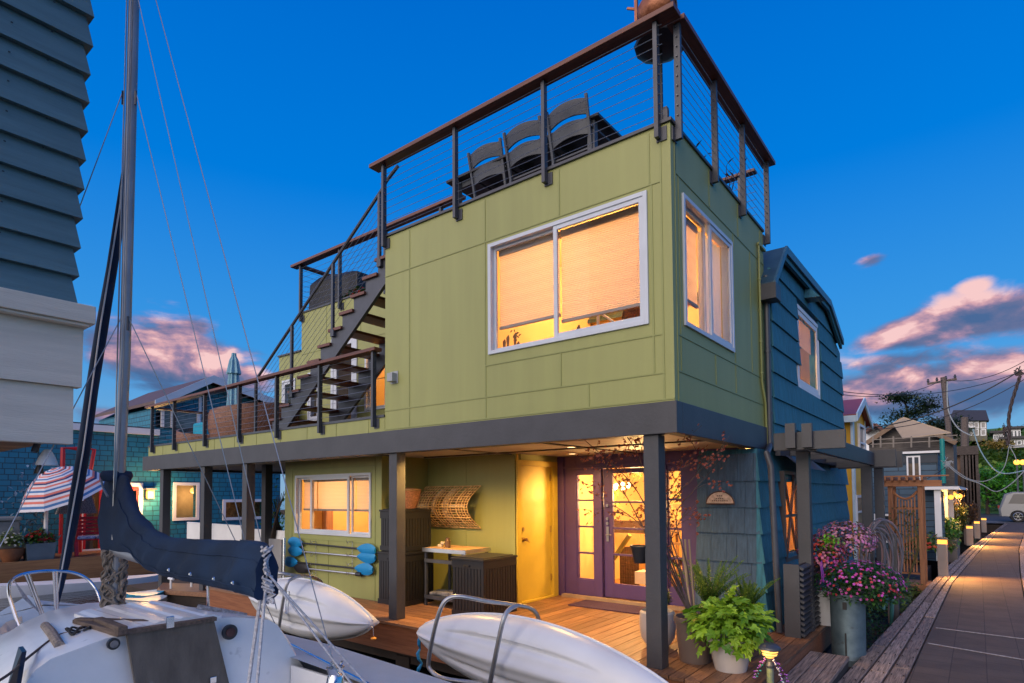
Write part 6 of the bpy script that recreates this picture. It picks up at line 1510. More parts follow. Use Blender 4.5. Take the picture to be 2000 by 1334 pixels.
# ================================================================== BOLLARD LAMPS
def bollard(base, w, h, lab, e, proto=[None]):
    x, y, z = base
    if proto[0] is None:
        t = thing('bollard_lamp', (0, 0, 0), lab, 'lamp', 'square bollard lamps lining the walkway')
        MB().box(-.09, .09, -.09, .09, 0, .62).build('shaft', mat('bollard_taupe', (.22, .20, .19), .55, .06, 4), t, bevel=.006)
        MB().box(-.085, .085, -.085, .085, .621, .705).build('lens', emis('bollard_glow', (1., .42, .06), 1.8), t, bevel=.004)
        MB().box(-.10, .10, -.10, .10, .7055, .735).build('cap', M_steel, t, bevel=.004); proto[0] = t; c = t
    else: c = copy_tree(proto[0])
    c.location = (x, y, z); c.scale = (w, w, h); c['label'] = lab
    lamp('SPOT', 'bollard_light', (x+.11, y-.11, z+.66*h), e*5, (1, .45, .11), None, .05, 125, (x+1.2, y-.9, z-.35))
    return c
for (px, py, top, e, lab) in ((1846, 1127, 1051, 9, 'nearest glowing bollard lamp, beside the cedar arbor'), (1897, 1066, 1026, 12, 'second glowing bollard lamp along the walkway edge'), (1911, 1052, 1017, 12, 'third glowing bollard lamp beside the leafy bushes'), (1924, 1040, 1011, 12, 'farthest glowing bollard lamp near the parked cars')):
    b_ = atZ(px, py, DZ-.02); tp_ = atY(px, top, b_.y); bollard((b_.x-.03, b_.y+.05, DZ-.02), 1.0, (tp_.z-b_.z)/.735, lab, e*6)
# planter boxes with bushes along the right
M_box = mat('planter_taupe', (.13, .11, .10), .7, .1)
def box_planter(px0, px1, y, lab, n, cols, fl, hgt=.9, red=0):
    p, q = atY(px0, 1060, y), atY(px1, 1060, y)
    t = thing('planter_box', ((p.x+q.x)/2, y, DZ-.1), lab, 'planter'); MB().box(p.x-.1, q.x-.25, y-.0, y+2.4, DZ-.1, DZ+.5).build('box', M_box, t, bevel=.01)
    f = MB()
    for i in range(n): f.leaf(V((random.uniform(p.x-.6, q.x-.25), y+random.uniform(-.2, 2.4), DZ+.40+random.random()*hgt*.8)), (random.gauss(0,1), random.gauss(0,1), random.gauss(0,.6)), (0,0,1), .15, .07)
    tag(f.build('bush', leafmat('bush_%d' % n, *cols)), fl, 'bush'); return t
box_planter(1852, 1893, 14.6, 'taupe planter box behind the nearest bollard', 1500, ((.03,.11,.015),(.14,.34,.04)), 'green leafy bush in the planter behind the nearest bollard', .75)
box_planter(1890, 1908, 21.5, 'taupe planter box behind the second bollard', 1201, ((.05,.08,.01),(.16,.16,.04)), 'olive bush in the planter behind the second bollard', 1.1)
box_planter(1905, 1925, 26.5, 'taupe planter box behind the third bollard', 1202, ((.10,.05,.02),(.20,.12,.05)), 'russet bush beside the farthest bollards', 1.1)
c = atZ(1825, 1090, -.1); rf_ = flower_clump('begonias', (c.x-.1, c.y+.2, .12), .55, .5, .35, 110, [(.75,.08,.03), (.8,.2,.06)], 'orange red begonias right of the cedar arbor', fsize=.08, nl=500, leafcol=((.05,.12,.02),(.18,.28,.05)))
# ================================================================== YELLOW HOUSE
M_yel = wood('yellow_siding', (.72, .36, .02), (.85, .47, .04), 'z', .6, 2, .3, rnd=.05)
YX = .35; ya_ = atX(1666, 900, YX).y; yb_ = atX(1691, 900, YX).y; ze = atX(1668, 810, YX).z; za2 = atX(1681, 793, YX).z; ymid = (ya_+yb_)/2
YH = thing('yellow_house', (YX-2, ya_, -.2), 'yellow board sided house with dark red metal roof', 'house')
win_ = (atX(1677, 900, YX).y, atX(1686, 900, YX).y)
MB().box(YX-4, YX, ya_, yb_, -.3, ze).prism([(YX, ya_, ze), (YX, yb_, ze), (YX, ymid, za2)], (-4, 0, 0)).build('wall', M_yel, YH)
MB().box(YX+.001, YX+.02, ya_+.0, ya_+.18, -.3, ze).box(YX+.001, YX+.02, yb_-.05, yb_+.0, -.3, ze).box(YX-.03, YX+.0, ya_-.02, ya_-.001, -.3, ze).build('corner_board', mat('pale_blue_trim', (.55,.68,.74), .5), YH)
bt = MB(); 
for x in (YX-.55, YX-.35, YX-1.2): bt.box(x, x+.05, ya_-.03, ya_-.001, 2, ze-.02)
bt.build('batten', M_yel, YH)
for s, (y0, y1) in enumerate(((ya_-.25, ymid), (yb_+.25, ymid))):
    z0, z1 = ze-.12, za2+.05
    MB().hexa([(YX-4, y0, z0), (YX+.12, y0, z0), (YX+.12, y1, z1), (YX-4, y1, z1), (YX-4, y0, z0+.07), (YX+.12, y0, z0+.07), (YX+.12, y1, z1+.07), (YX-4, y1, z1+.07)]).build('roof', mat('red_metal_roof', (.26,.05,.035), .4, .1, 3), YH)
    MB().hexa([(YX+.121, y0, z0-.08), (YX+.15, y0, z0-.08), (YX+.15, y1, z1-.08), (YX+.121, y1, z1-.08), (YX+.121, y0, z0+.09), (YX+.15, y0, z0+.09), (YX+.15, y1, z1+.09), (YX+.121, y1, z1+.09)]).build('verge', MATS['pale_blue_trim'], YH)
MB().box(YX-4, YX+.12, ya_-.30, ya_-.251, ze-.22, ze-.08).build('gutter', MATS['pale_blue_trim'], YH)
def xwin(par, X, y0, y1, z0, z1, glow=None, fm=None, n=1, w=.06):
    f = MB().box(X+.002, X+.05, y0-w, y0, z0-w, z1+w).box(X+.002, X+.05, y1, y1+w, z0-w, z1+w).box(X+.002, X+.049, y0, y1, z1, z1+w).box(X+.002, X+.049, y0, y1, z0-w, z0)
    for k in range(1, n): z = z0+(z1-z0)*k/n; f.box(X+.002, X+.048, y0, y1, z-.02, z+.02)
    fo = f.build('window', fm or M_white, par); MB().box(X+.003, X+.01, y0, y1, z0, z1).build('pane', glow or mat('dark_pane', (.035,.045,.06), .1, .4, 3), fo); return fo
def ywin(par, Y, x0, x1, z0, z1, glow=None, fm=None, n=1, w=.06, m=1):
    f = MB().box(x0-w, x0, Y-.05, Y-.002, z0-w, z1+w).box(x1, x1+w, Y-.05, Y-.002, z0-w, z1+w).box(x0, x1, Y-.049, Y-.002, z1, z1+w).box(x0, x1, Y-.049, Y-.002, z0-w, z0)
    for k in range(1, n): z = z0+(z1-z0)*k/n; f.box(x0, x1, Y-.048, Y-.002, z-.02, z+.02)
    for k in range(1, m): x = x0+(x1-x0)*k/m; f.box(x-.025, x+.025, Y-.047, Y-.002, z0, z1)
    fo = f.build('window', fm or M_white, par); MB().box(x0, x1, Y-.01, Y-.003, z0, z1).build('pane', glow or mat('dark_pane', (.035,.045,.06), .1, .4, 3), fo); return fo
xwin(YH, YX, win_[0], win_[1], 2.35, 3.1, n=2)
z0_, z1_ = atX(1675, 1028, YX).z, atX(1675, 972, YX).z
xwin(YH, YX, ya_+.12, ya_+1.5, z0_, z1_, n=2, glow=mat('warm_pane', (.35,.20,.08), .4, .6, 4))
# ================================================================== BLUE GREY HOUSE ROW
M_bg = shinglemat('slate_shingle', (.045,.095,.15), (.06,.115,.175), (.015,.025,.04), .9, .17)
GYp = 15.0
g0, g1 = atY(1640, 885, GYp), atY(1826, 875, GYp)
GH = thing('slate_house', (g0.x, GYp, -.2), 'slate blue shingled house with white roof edge and lit porch', 'house')
gz1 = atY(1760, 885, GYp).z
gx1 = g1.x+.05
rz = atX(1870, 862, gx1).z
ye = atX(1869, 900, gx1).y
MB().box(g0.x-3, gx1, GYp, ye, -.3, gz1).build('wall', M_bg, GH)
MB().box(g0.x-3, gx1+.06, GYp-.10, GYp-.001, gz1-.03, gz1+.03).box(gx1+.001, gx1+.06, GYp, ye, gz1-.03, gz1+.03).build('roof_trim', M_white, GH)
MB().box(g0.x-3, gx1+.01, GYp-.03, GYp-.001, gz1-.30, gz1-.081).build('frieze', mat('slate_trim', (.03,.04,.055), .6), GH)
w0, w1 = atY(1775, 932, GYp), atY(1794, 893, GYp)
ywin(GH, GYp, w0.x, w1.x, w0.z-.1, w1.z, m=2, glow=mat('brown_pane', (.09,.06,.04), .4, .6, 4), w=.04)
ywin(GH, GYp, g0.x+.9, g0.x+1.25, .2, .9)
# side: vertical dark boards, windows, posts
xwin(GH, gx1, GYp+2.0, GYp+2.7, 1.95, 2.75, w=.08); xwin(GH, gx1, GYp+4.2, GYp+5.2, 1.95, 2.75, w=.08)
# porch roof
pz = atY(1815, 952, 13.8).z
MB().box(atY(1795, 950, 13.8).x, gx1+.45, 13.8, ye+1, pz, pz+.05).build('porch_roof', mat('slate_roof', (.05,.055,.06), .7), GH)
MB().box(atY(1795, 950, 13.8).x, gx1+.46, 13.77, 13.799, pz-.06, pz+.02).box(gx1+.451, gx1+.48, 13.8, ye+1, pz-.06, pz+.02).build('porch_fascia', M_white, GH)
for px, y_ in ((1832, 13.85), (1846, 17.0), (1858, 20.5), (1869, 24.5)):
    q = atY(px, 1000, y_); MB().box(q.x-.07, q.x+.07, y_, y_+.14, -.2, pz-.001).build('porch_post', M_white, GH)
MB().box(atY(1795,1000,14.4).x, gx1+.12, 14.4, GYp-.05, -.25, pz-.11).build('porch_wall', M_bg, GH)
for px, py, y_ in ((1841, 970, 16.2), (1857, 971, 20.), (1863, 966, 21), (1869, 969, 21.6), (1875, 969, 22.4)):
    q = atY(px, py, y_); bb = MB().ball(q, .085, 10).build('porch_bulb', emis('porch_glow', (1, .42, .06), 2.2), GH, smooth=True)
for y_ in (16.4, 21.5): lamp('POINT', 'porch_light', (gx1+.30, y_, pz-.35), 80, (1, .5, .14), GH, .1)
dry = MB()
for k in range(160):
    p = atY(1862, 980, 21)+V((random.gauss(0,.16), random.gauss(0,.3), random.gauss(0,.16))); dry.leaf(p, (random.gauss(0,1), random.gauss(0,1), random.gauss(-.3,1)), (0,0,1), .16, .04)
tag(dry.build('hanging_basket', leafmat('dry_leaf', (.12,.06,.02), (.3,.2,.06))), 'hanging basket of dry foliage under the lit porch', 'plant')
tq = atY(1843, 940, 14.9); tt = MB().tube([(tq.x, 14.85, atY(1843, 944, 14.85).z), (tq.x, 14.85, atY(1840, 857, 14.85).z)], .055, 12)
for k in range(22): z = atY(1843, 944, 14.85).z+k*.055; tt.tube([(tq.x, 14.85, z), (tq.x, 14.85, z+.02)], .062, 12)
tag(tt.build('teal_pole', mat('teal_plastic', (.01,.24,.22), .4), smooth=True), 'bright teal ribbed pole rising above the slate house porch', 'pole')
# tan sail shade and brown gable behind
def q_(px, py, y): return atY(px, py, y)
BGb = thing('brown_gable_house', q_(1700, 875, 19), 'brown gabled upper storey behind a tan shade sail', 'house')
zb0 = q_(1760, 872, 19).z; 
MB().prism([q_(1697, 862, 19), q_(1850, 862, 19), q_(1762, 822, 19)], (0, 4, 0)).box(q_(1697,870,19).x, q_(1862,870,19).x, 19.02, 23, zb0-1.5, q_(1697, 862, 19).z).build('wall', mat('brown_boards', (.10,.085,.075), .7, .3, 4, stretch=(1,1,10)), BGb)
for a, b_ in (((1693, 866), (1764, 819)), ((1764, 819), (1868, 866))): MB().bar(q_(*a, 18.8), q_(*b_, 18.8), .3, .14).build('verge', mat('tan_trim', (.20,.13,.08), .7), BGb)
sail = MB().prism([q_(1743, 828, 18.2), q_(1765, 816, 18.2), q_(1857, 846, 17.2), q_(1763, 857, 16.6)], (0, .02, .03)); tag(sail.build('shade_sail', mat('tan_canvas', (.42,.31,.19), .8, .04, 2)), 'large tan shade sail over the slate house roof terrace', 'shade sail')
rl_ = MB()
for py in (853, 862): rl_.bar(q_(1700, py+6, 15.2), q_(1870, py-3, 15.2), .03, .025)
for px in (1705, 1720, 1745, 1780, 1815, 1840): rl_.bar(q_(px, 852, 15.2), q_(px, 874, 15.2), .04, .04)
tag(rl_.build('terrace_railing', mat('faded_tan', (.20,.17,.14), .6)), 'white railing along the roof terrace of the slate house', 'railing')
sh = thing('far_gable_house', q_(1705, 845, 40), 'small white and red brown gabled house beyond the yellow house', 'house')
MB().prism([q_(1690, 842, 40), q_(1724, 842, 40), q_(1711, 831, 40)], (0, 5, 0)).box(q_(1680,850,40).x, q_(1724,850,40).x, 40.02, 45, 0, q_(1690, 842, 40).z).build('wall', M_white, sh)
MB().bar(q_(1690, 845, 39.5), q_(1711, 829, 39.5), 1., .16).bar(q_(1711, 829, 39.5), q_(1727, 842, 39.5), 1., .16).build('roof', mat('red_brown_roof', (.12,.05,.04), .7), sh)
# dark brown house with tall timber posts at the end
ex0, ex1 = atY(1868, 900, 30), atY(1912, 900, 30)
DB = thing('brown_shake_house', (ex0.x, 30, -.2), 'dark brown flat roofed building with tall timber posts at the end of the row', 'house')
zt3 = atY(1890, 871, 30).z; zb3 = atY(1890, 888, 30).z
MB().box(ex0.x-2, ex1.x, 30, 37, zb3, zt3).build('parapet', mat('dark_shakes', (.055,.042,.036), .8, .25, 8, .5, 20, stretch=(1,1,3)), DB)
MB().box(ex0.x-2, ex1.x-.35, 30.4, 37, -.2, zb3-.001).build('wall', wood('brown_wall', (.10,.05,.025), (.17,.09,.05), 'z'), DB)
for px in (1884, 1891, 1898, 1904, 1910): q = atY(px, 1000, 30.1); MB().box(q.x-.09, q.x+.09, 30.05, 30.25, -.2, zb3).build('post', MATS['dark_shakes'], DB)
for a, b_ in (((1876, 978), (1884, 991)), ((1886, 978), (1894, 991)), ((1903, 979), (1908, 987))):
    p, q = atY(*a, 30.35), atY(*b_, 30.35); MB().box(p.x, q.x, 30.30, 30.38, q.z, p.z).build('notice_board', mat('cream_panel', (.45,.36,.26), .6), DB)
# ================================================================== STREET, HILL, TREES
gm = MB(); NXg, NYg = 40, 30
def hillz(x, y):
    if y < 58: return -.24
    t = min(1, (y-58)/50); return -.24+t*t*(3-2*t)*10.2+.5*noise.noise(V((x*.05, y*.05, 0)))*t*3
vs = [V((-70+160*i/NXg, 39+110*j/NYg, hillz(-70+160*i/NXg, 39+110*j/NYg))) for j in range(NYg+1) for i in range(NXg+1)]
gm.add(vs, [(j*(NXg+1)+i, j*(NXg+1)+i+1, (j+1)*(NXg+1)+i+1, (j+1)*(NXg+1)+i) for j in range(NYg) for i in range(NXg)])
struct(gm.build('hillside', mat('hill_grass', (.04,.12,.012), .8, .3, .6, .8, 6, col2=(.12,.24,.025)), smooth=60))
gb_ = MB().box(-70, 90, 38.02, 150, -1.2, -.3); struct(gb_.build('ground', MATS['dark_timber']))
struct(MB().box(-70, 90, 38.01, 56, -.23, -.215).build('street', mat('asphalt', (.045,.045,.05), .8, .15, 2, .5, 60)))
lnm = MB()
for k in range(3): lnm.box(2.5, 9.5, 39.0+k*.9, 39.35+k*.9, -.2149, -.2105)
struct(lnm.build('road_marking', mat('old_paint', (.22,.22,.24), .7, .3, 4)))
def car(loc, rz, col, lab, name, L_=4.6, H_=1.75, sedan=False):
    t = thing(name, loc, lab, 'car'); 
    hw = .9
    if not sedan: prof = [(-2.25, .35), (-2.3, .75), (-2.2, 1.0), (-2.0, 1.62), (-1.6, 1.75), (.6, 1.72), (1.15, 1.2), (2.05, 1.0), (2.3, .72), (2.3, .35)]
    else: prof = [(-2.25, .35), (-2.3, .8), (-2.15, 1.0), (-1.5, 1.05), (-1.0, 1.42), (.3, 1.45), (1.0, 1.02), (2.05, .92), (2.3, .65), (2.28, .35)]
    rings = []
    for y, k in ((-hw, .96), (-hw+.08, 1.), (hw-.08, 1.), (hw, .96)):
        rings.append([V((x*(k if abs(x) > 1.9 else 1), y*(1 if z < 1.05 else .86), z if z < 1.05 or k == 1 else z-.06)) for x, z in prof])
    def put(mb, nm, m, par, **k):
        o = mb.build(nm, m, None, **k); o.parent = par; return o
    put(MB().loft(rings), 'body', mat('carpaint_'+name+lab[:4], col, .25, .03), t, smooth=30)
    g = MB()
    for s in (-1, 1):
        z1 = 1.62 if not sedan else 1.38
        g.add([V((-1.85, s*.885, 1.08)), V((.95, s*.885, 1.08)), V((.45, s*.80, z1)), V((-1.6, s*.80, z1))], [(0,1,2,3)])
    put(g, 'side_window', M_shaft, t)
    for x in (-1.45, 1.45):
        for s in (-1, 1):
            w = MB().lathe((0,0,0), [(.001,-.11),(.33,-.11),(.35,-.08),(.35,.08),(.33,.11),(.001,.11)], 24); w.v = [(x+v[0], s*.84+v[2], .35+v[1]) for v in w.v]; wo = put(w, 'wheel', mat('tyre', (.02,.02,.02), .8), t)
            r = MB()
            for k in range(6): a = 2*PI*k/6; r.bar((x, s*.955, .35), (x+.2*math.cos(a), s*.955, .35+.2*math.sin(a)), .01, .05, up=(0,1,0))
            r.tube([(x+.21*math.cos(a), s*.955, .35+.21*math.sin(a)) for a in [2*PI*j/20 for j in range(20)]], .015, 5, closed=True); ro = put(r, 'rim', M_metal, wo)
    for s in (-1, 1): put(MB().box(-2.31, -2.22, s*.62-.15, s*.62+.15, .78, .95), 'taillight', mat('taillight', (.35,.01,.01), .3), t)
    t.rotation_euler = (0, 0, rz); t.location = loc
    return t
c0 = atZ(1945, 1020, -.21)
car((c0.x+2.45, c0.y+1.1, -.21), PI*0, (.20,.205,.21), 'silver minivan parked across the end of the walkway', 'parked_minivan')
car((c0.x+5.0, c0.y-1.2, -.21), PI*.12, (.30,.33,.38), 'grey blue sedan parked in front of the minivan', 'parked_car', sedan=True)
# crowns made of many leaves
def tree(loc, h, r, cols, lab, name='tree', trunk=.25, n=3400, flat=1., ls=.5, layers=None, tilt=0):
    t = thing(name, loc, lab, 'tree'); x, y, z = loc
    tm = MB(); tm.tube([(x, y, z), (x+tilt*.3, y, z+h*.4), (x+tilt, y, z+h*.85)], [trunk, trunk*.75, trunk*.25], 8); cl = []
    for k in range(11):
        a = random.uniform(0, 2*PI); q = (k+.5)/11; zz = z+h*(.35+.6*q); rr = r*(random.uniform(.4, 1.)*(1-.45*q))
        e = V((x+tilt*q+rr*math.cos(a), y+rr*math.sin(a), zz+random.uniform(-.1,.3)*r*.3)); tm.tube([(x+tilt*q*.7, y, zz-h*.10), e], [trunk*.35, .03], 5); cl.append((e, r*random.uniform(.3, .5)))
    cl.append((V((x+tilt, y, z+h*.9)), r*.4))
    tm.build('trunk', mat('bark', (.06,.04,.03), .9, .3, 10, .8, 20), t); f = MB()
    for i in range(n):
        c, s = random.choice(cl); d = V((random.gauss(0,.55), random.gauss(0,.55), random.gauss(0,.45)*flat)); f.leaf(c+d*s, (random.gauss(0,1), random.gauss(0,1), random.gauss(0,.5)), (0,0,1), ls*random.uniform(.6,1.3), ls*.6)
    f.build('crown', leafmat(name+'_%d' % int(x*10), *cols), t); return t
def base(px, py, d): return atD(px, py, d)
q = base(1787, 905, 75); tree((q.x, q.y, q.z-1), 10.5, 4.2, ((.012,.03,.012),(.04,.07,.03)), 'dark layered conifer on the ridge above the tan shade sail', 'conifer_tree', .3, 6500, .3, .34, tilt=-.8)
q = base(1832, 900, 70); tree((q.x, q.y, q.z-1), 6.0, 3.5, ((.018,.035,.015),(.05,.08,.04)), 'dark rounded tree beside the leaning utility pole', 'dark_tree', .3, 4200, .6, .34)
q = base(1735, 885, 70); tree((q.x, q.y, q.z-1), 4.0, 4.5, ((.018,.03,.018),(.05,.07,.04)), 'low dark tree behind the far gable house', 'dark_tree', .3, 3600, .5, .34)
for (px, py, d, h, r, lab) in ((1930, 1020, 46, 3.4, 2.2, 'bright green maple left of the minivan'), (1985, 1020, 49, 4.0, 2.6, 'bright green maple above the minivan'), (2050, 1020, 48, 4.0, 2.6, 'bright green maple at the right picture edge')):
    q = base(px, py, d); tree((q.x, q.y, -.2), h, r, ((.03,.13,.01),(.12,.40,.03)), lab, 'maple_tree', .14, 2200, .5, .35)
hm = MB()
for i in range(5200):
    x = random.uniform(-8, 26); y = random.uniform(60, 100); z = hillz(x, y); hm.leaf(V((x, y, z+random.random()*1.2*(.5+noise.noise(V((x*.2, y*.2, 1)))))), (random.gauss(0,1), random.gauss(0,1), random.uniform(0,1)), (0,0,1), .8, .5)
tag(hm.build('hillside_shrubs', leafmat('hill_leaf', (.03,.09,.01), (.20,.30,.04))), 'dense green shrubs covering the hillside behind the parked cars', 'shrubs', None, 'stuff')

# ================================================================== HILL HOUSE, POLES, WIRES
def hb(px, py, d): return atD(px, py, d)
hY = 92.
def hy_(px, py): return atY(px, py, hY)
a, b = hy_(1858, 850), hy_(1928, 850); HH = thing('hill_house', (a.x, hY, a.z), 'grey two storey house with dark roof on top of the green hill', 'house')
MB().box(a.x, b.x, hY, hY+8, hy_(1890, 862).z, hy_(1890, 822).z).build('wall', mat('grey_green_wall', (.16,.15,.11), .7, .1), HH)
MB().prism([hy_(1852, 822)+V((0,-.6,0)), hy_(1932, 822)+V((0,-.6,0)), hy_(1926, 797)+V((0,2.5,0)), hy_(1861, 797)+V((0,2.5,0))], (0, 6, .3)).build('roof', mat('dark_roof', (.045,.042,.045), .7), HH)
for px in (1871, 1893, 1903, 1917):
    for py in (826, 840):
        p, q = hy_(px, py), hy_(px+7, py+9); ywin(HH, hY, p.x, q.x, q.z, p.z, glow=mat('pale_pane', (.30,.28,.27), .3, .3, 2), w=.12)
MB().box(hy_(1868,838).x, hy_(1905,838).x, hY-1.5, hY-.01, hy_(1880, 838).z, hy_(1880, 836).z).build('balcony', M_white, HH)
for i, (pa, pb, yy, lab) in enumerate((((1940, 846), (1960, 860), 85, 'white flat roofed house on the hill left of the twisted cable'), ((1966, 838), (1994, 856), 88, 'white terraced house on the hill at the right edge'), ((1958, 858), (2010, 870), 80, 'low pale house on the slope under the white terrace'))):
    p, q = atY(*pa, yy), atY(*pb, yy); t = thing('distant_house', ((p.x+q.x)/2, yy, q.z), lab, 'house'); MB().box(p.x, q.x, yy, yy+5, q.z-.2, p.z).build('wall', mat('offwhite_wall', (.34,.33,.33), .7, .15, 1), t); MB().box(p.x-.3, q.x+.3, yy-.4, yy+5.2, p.z, p.z+.25).build('roof', MATS['dark_roof'], t)
    for k in range(4): x = p.x+(q.x-p.x)*(k+.3)/4; ywin(t, yy, x, x+(q.x-p.x)*.12, q.z+.2, p.z-.3, w=.08)
# yellow flowering shrub bank
q = atY(1978, 890, 62); ys_ = MB()
for i in range(500): ys_.leaf(atY(1950+random.gauss(0, 16), 930-60+random.gauss(0, 4), 64)+V((0, random.gauss(0,.6), 0)), (random.gauss(0,1),random.gauss(0,1),1), (0,0,1), .28, .2)
tag(ys_.build('flowering_shrub', leafmat('yellowish', (.18,.12,.02), (.45,.32,.08))), 'yellowish flowering shrub on the green slope', 'shrub')
for px, py, lab in ((1986, 903, 'left of two glowing street lamps on the slope'), (1998, 903, 'right of two glowing street lamps on the slope')):
    q = atY(px, py, 45); t = thing('street_lamp', (q.x, 45, -.2), lab, 'street lamp', 'glowing street lamps')
    MB().ball(q, .17, 12).build('bulb', emis('street_glow', (1,.42,.06), 2.2), t, smooth=True); MB().tube([(q.x, 45, -.2), (q.x, 45, q.z-.16)], .05, 8).build('pole', M_steel, t)
def pole(px0, py0, px1, py1, y, lab, r=.16, arm=True, m=None):
    a, b = atY(px0, py0, y), atY(px1, py1, y); t = thing('utility_pole', (a.x, y, a.z), lab, 'utility pole')
    MB().tube([a, b], [r, r*.8], 10).build('shaft', m or mat('pole_wood', (.11,.085,.075), .85, .3, 12, .5, 30), t, smooth=True)
    if arm:
        MB().bar(b+V((-.9, 0, -.35)), b+V((.75, 0, -.2)), .12, .14).build('crossarm', MATS['pole_wood'], t)
        for k in range(4): c = b+V((-.85+.5*k, 0, -.25+.04*k)); MB().lathe(c, [(.06,0),(.09,.1),(.05,.16),(.07,.22),(.001,.26)], 10).build('insulator', M_steel, t)
    return a, b
pole(1866, 960, 1842, 737, 45, 'leaning wooden utility pole with crossarm rising behind the slate house', .20)
pole(1885, 960, 1884, 815, 60, 'short thick wooden pole in front of the hill house', .34, False)
pole(1912, 1060, 1910, 925, 33, 'slim dark pole at the corner of the brown building', .10, False)
# twisted overhead cable
def wire(name, pts, r, m, lab, cat='cable', n=5):
    return tag(MB().tube(pts, r, n).build(name, m, smooth=True), lab, cat)
M_wire = mat('black_wire', (.03,.03,.035), .6); M_wirel = mat('pale_wire', (.28,.31,.33), .5)
WY = 14.
tw = MB()
base_pts = catmull([atY(*p, WY) for p in ((1992, 735), (1984, 760), (1975, 790), (1970, 820), (1971, 850), (1968, 870))], 8)
for ph in range(3):
    tw.tube([p+V((.022*math.cos(i*.55+ph*2.1), .022*math.sin(i*.55+ph*2.1), 0)) for i, p in enumerate(base_pts)], .019, 6)
for k in range(8): tw.tube([atY(1992+random.gauss(0,7), 728+random.gauss(0,6), WY) for i in range(4)], .014, 5)
for k in range(6): tw.tube([atY(1965+random.gauss(0,5), 842+random.gauss(0,8), WY) for i in range(4)], .008, 5)
tag(tw.build('twisted_cable', mat('dark_cable', (.05,.035,.035), .7, .3, 12), smooth=True), 'thick dark twisted overhead cable hanging at the right picture edge', 'cable')
def sagw(a, b, ya, yb, sag, n=14): 
    return rope(atY(*a, ya), atY(*b, yb), sag, n)
wl = [((1652, 838), (1995, 722), 13, WY, .35, .016, 'long drooping service cable from the pergola to the twisted cable'), ((1652, 838), (2010, 735), 13, 15, .42, .010, 'thin companion cable below the long service cable'),
      ((1640, 770), (1842, 742), 30, 45, .5, .02, 'upper power line left of the leaning pole'), ((1640, 764), (2010, 718), 30, 45, .8, .02, 'topmost faint power line crossing the pink cloud'),
      ((1846, 742), (2010, 700), 45, 40, .5, .02, 'power line right of the leaning pole')]
for a, b, ya, yb, sg, r, lab in wl: wire('overhead_wire', sagw(a, b, ya, yb, sg), r, M_wire, lab)
def wpx(pts, y, r, m, lab): wire('service_cable', catmull([atY(px, py, y) for px, py in pts], 6), r, m, lab)
wpx([(1850, 905), (1875, 925), (1900, 938), (1930, 938), (1960, 915), (1971, 872)], WY, .009, M_wirel, 'pale cable looping from the teal pole up to the twisted cable')
wpx([(1850, 908), (1880, 932), (1915, 945), (1945, 960), (1975, 945), (2005, 915)], WY-.3, .011, M_wirel, 'pale cable sagging lowest in front of the green trees')
wpx([(1900, 838), (1915, 880), (1940, 915), (1965, 925), (2005, 918)], WY+.4, .015, mat('blue_grey_wire', (.22,.34,.40), .5), 'thick bluish cable curving down across the hillside')
wpx([(1850, 745), (1852, 800), (1870, 835), (1895, 850)], 44, .04, M_wirel, 'cable curving off the leaning utility pole')
wpx([(1640, 955), (1700, 950), (1780, 945), (1820, 930), (1850, 910)], 14.4, .010, M_wire, 'thin wire sagging in front of the slate house to the teal pole')
wpx([(1968, 868), (1985, 872), (2010, 874)], WY, .012, M_wirel, 'short pale cable running right from the twisted cable')
wpx([(1971, 870), (1982, 890), (1986, 902)], WY, .010, M_wirel, 'pale drop wire leading down to the street lamps')
mz = MB()
for k in range(12): mz.tube([atY(1850+random.gauss(0,5), 905+random.gauss(0,5), WY) for i in range(5)], .008, 5)
tag(mz.build('wire_tangle', M_wirel, smooth=True), 'tangle of pale wires beside the teal pole', 'wire')
# ================================================================== PORCH CORNER PLANTS
def pot(name, c, rb, rt, h, m, lab, rim=.012, n=32):
    t = thing(name, c, lab, 'pot')
    MB().lathe(c, [(.001, 0), (rb, 0), (rb+.004, .01), (rt-.006, h-.045), (rt+rim, h-.043), (rt+rim, h), (rt-.012, h), (rt-.02, h-.06), (.001, h-.065)], n).build('body', m, t, smooth=True)
    MB().lathe(V(c)+V((0,0,h-.064)), [(.001, 0), (rt-.021, 0), (rt-.03,.006), (.001, .012)], 20).build('soil', mat('potting_soil', (.04,.022,.014), .95, .4, 40, .9, 60), t)
    return t
c1 = V((.66, .40, 0)); pot('white_planter', c1, .135, .20, .30, mat('glazed_white', (.50,.48,.47), .35, .05), 'ribbed off white pot at the deck corner holding the lime vine')
c2 = V((.30, .48, 0)); pot('taupe_planter', c2, .14, .185, .42, mat('taupe_pot', (.14,.105,.09), .5, .08), 'tall taupe pot beside the corner post holding the red leaved maple', .008)
c3 = V((.20, 1.15, 0)); pot('blue_planter', c3, .17, .22, .38, mat('slate_pot', (.07,.085,.12), .35, .08), 'slate blue pot with foxtail fern near the shingled wall')
c4 = V((-.20, .75, 0)); 
t4 = thing('cream_planter', c4, 'rounded cream pot half hidden behind the corner post', 'pot'); MB().lathe(c4, [(.001, 0), (.10, 0), (.17, .10), (.185, .22), (.18, .36), (.16, .38), (.15, .36), (.16, .2), (.001, .18)], 32).build('body', mat('cream_glaze', (.48,.43,.38), .4, .05), t4, smooth=True)
c5 = V((.42, 1.5, 0)); pot('dark_planter', c5, .14, .18, .28, M_res, 'low dark pot with a second fern against the shingled wall')
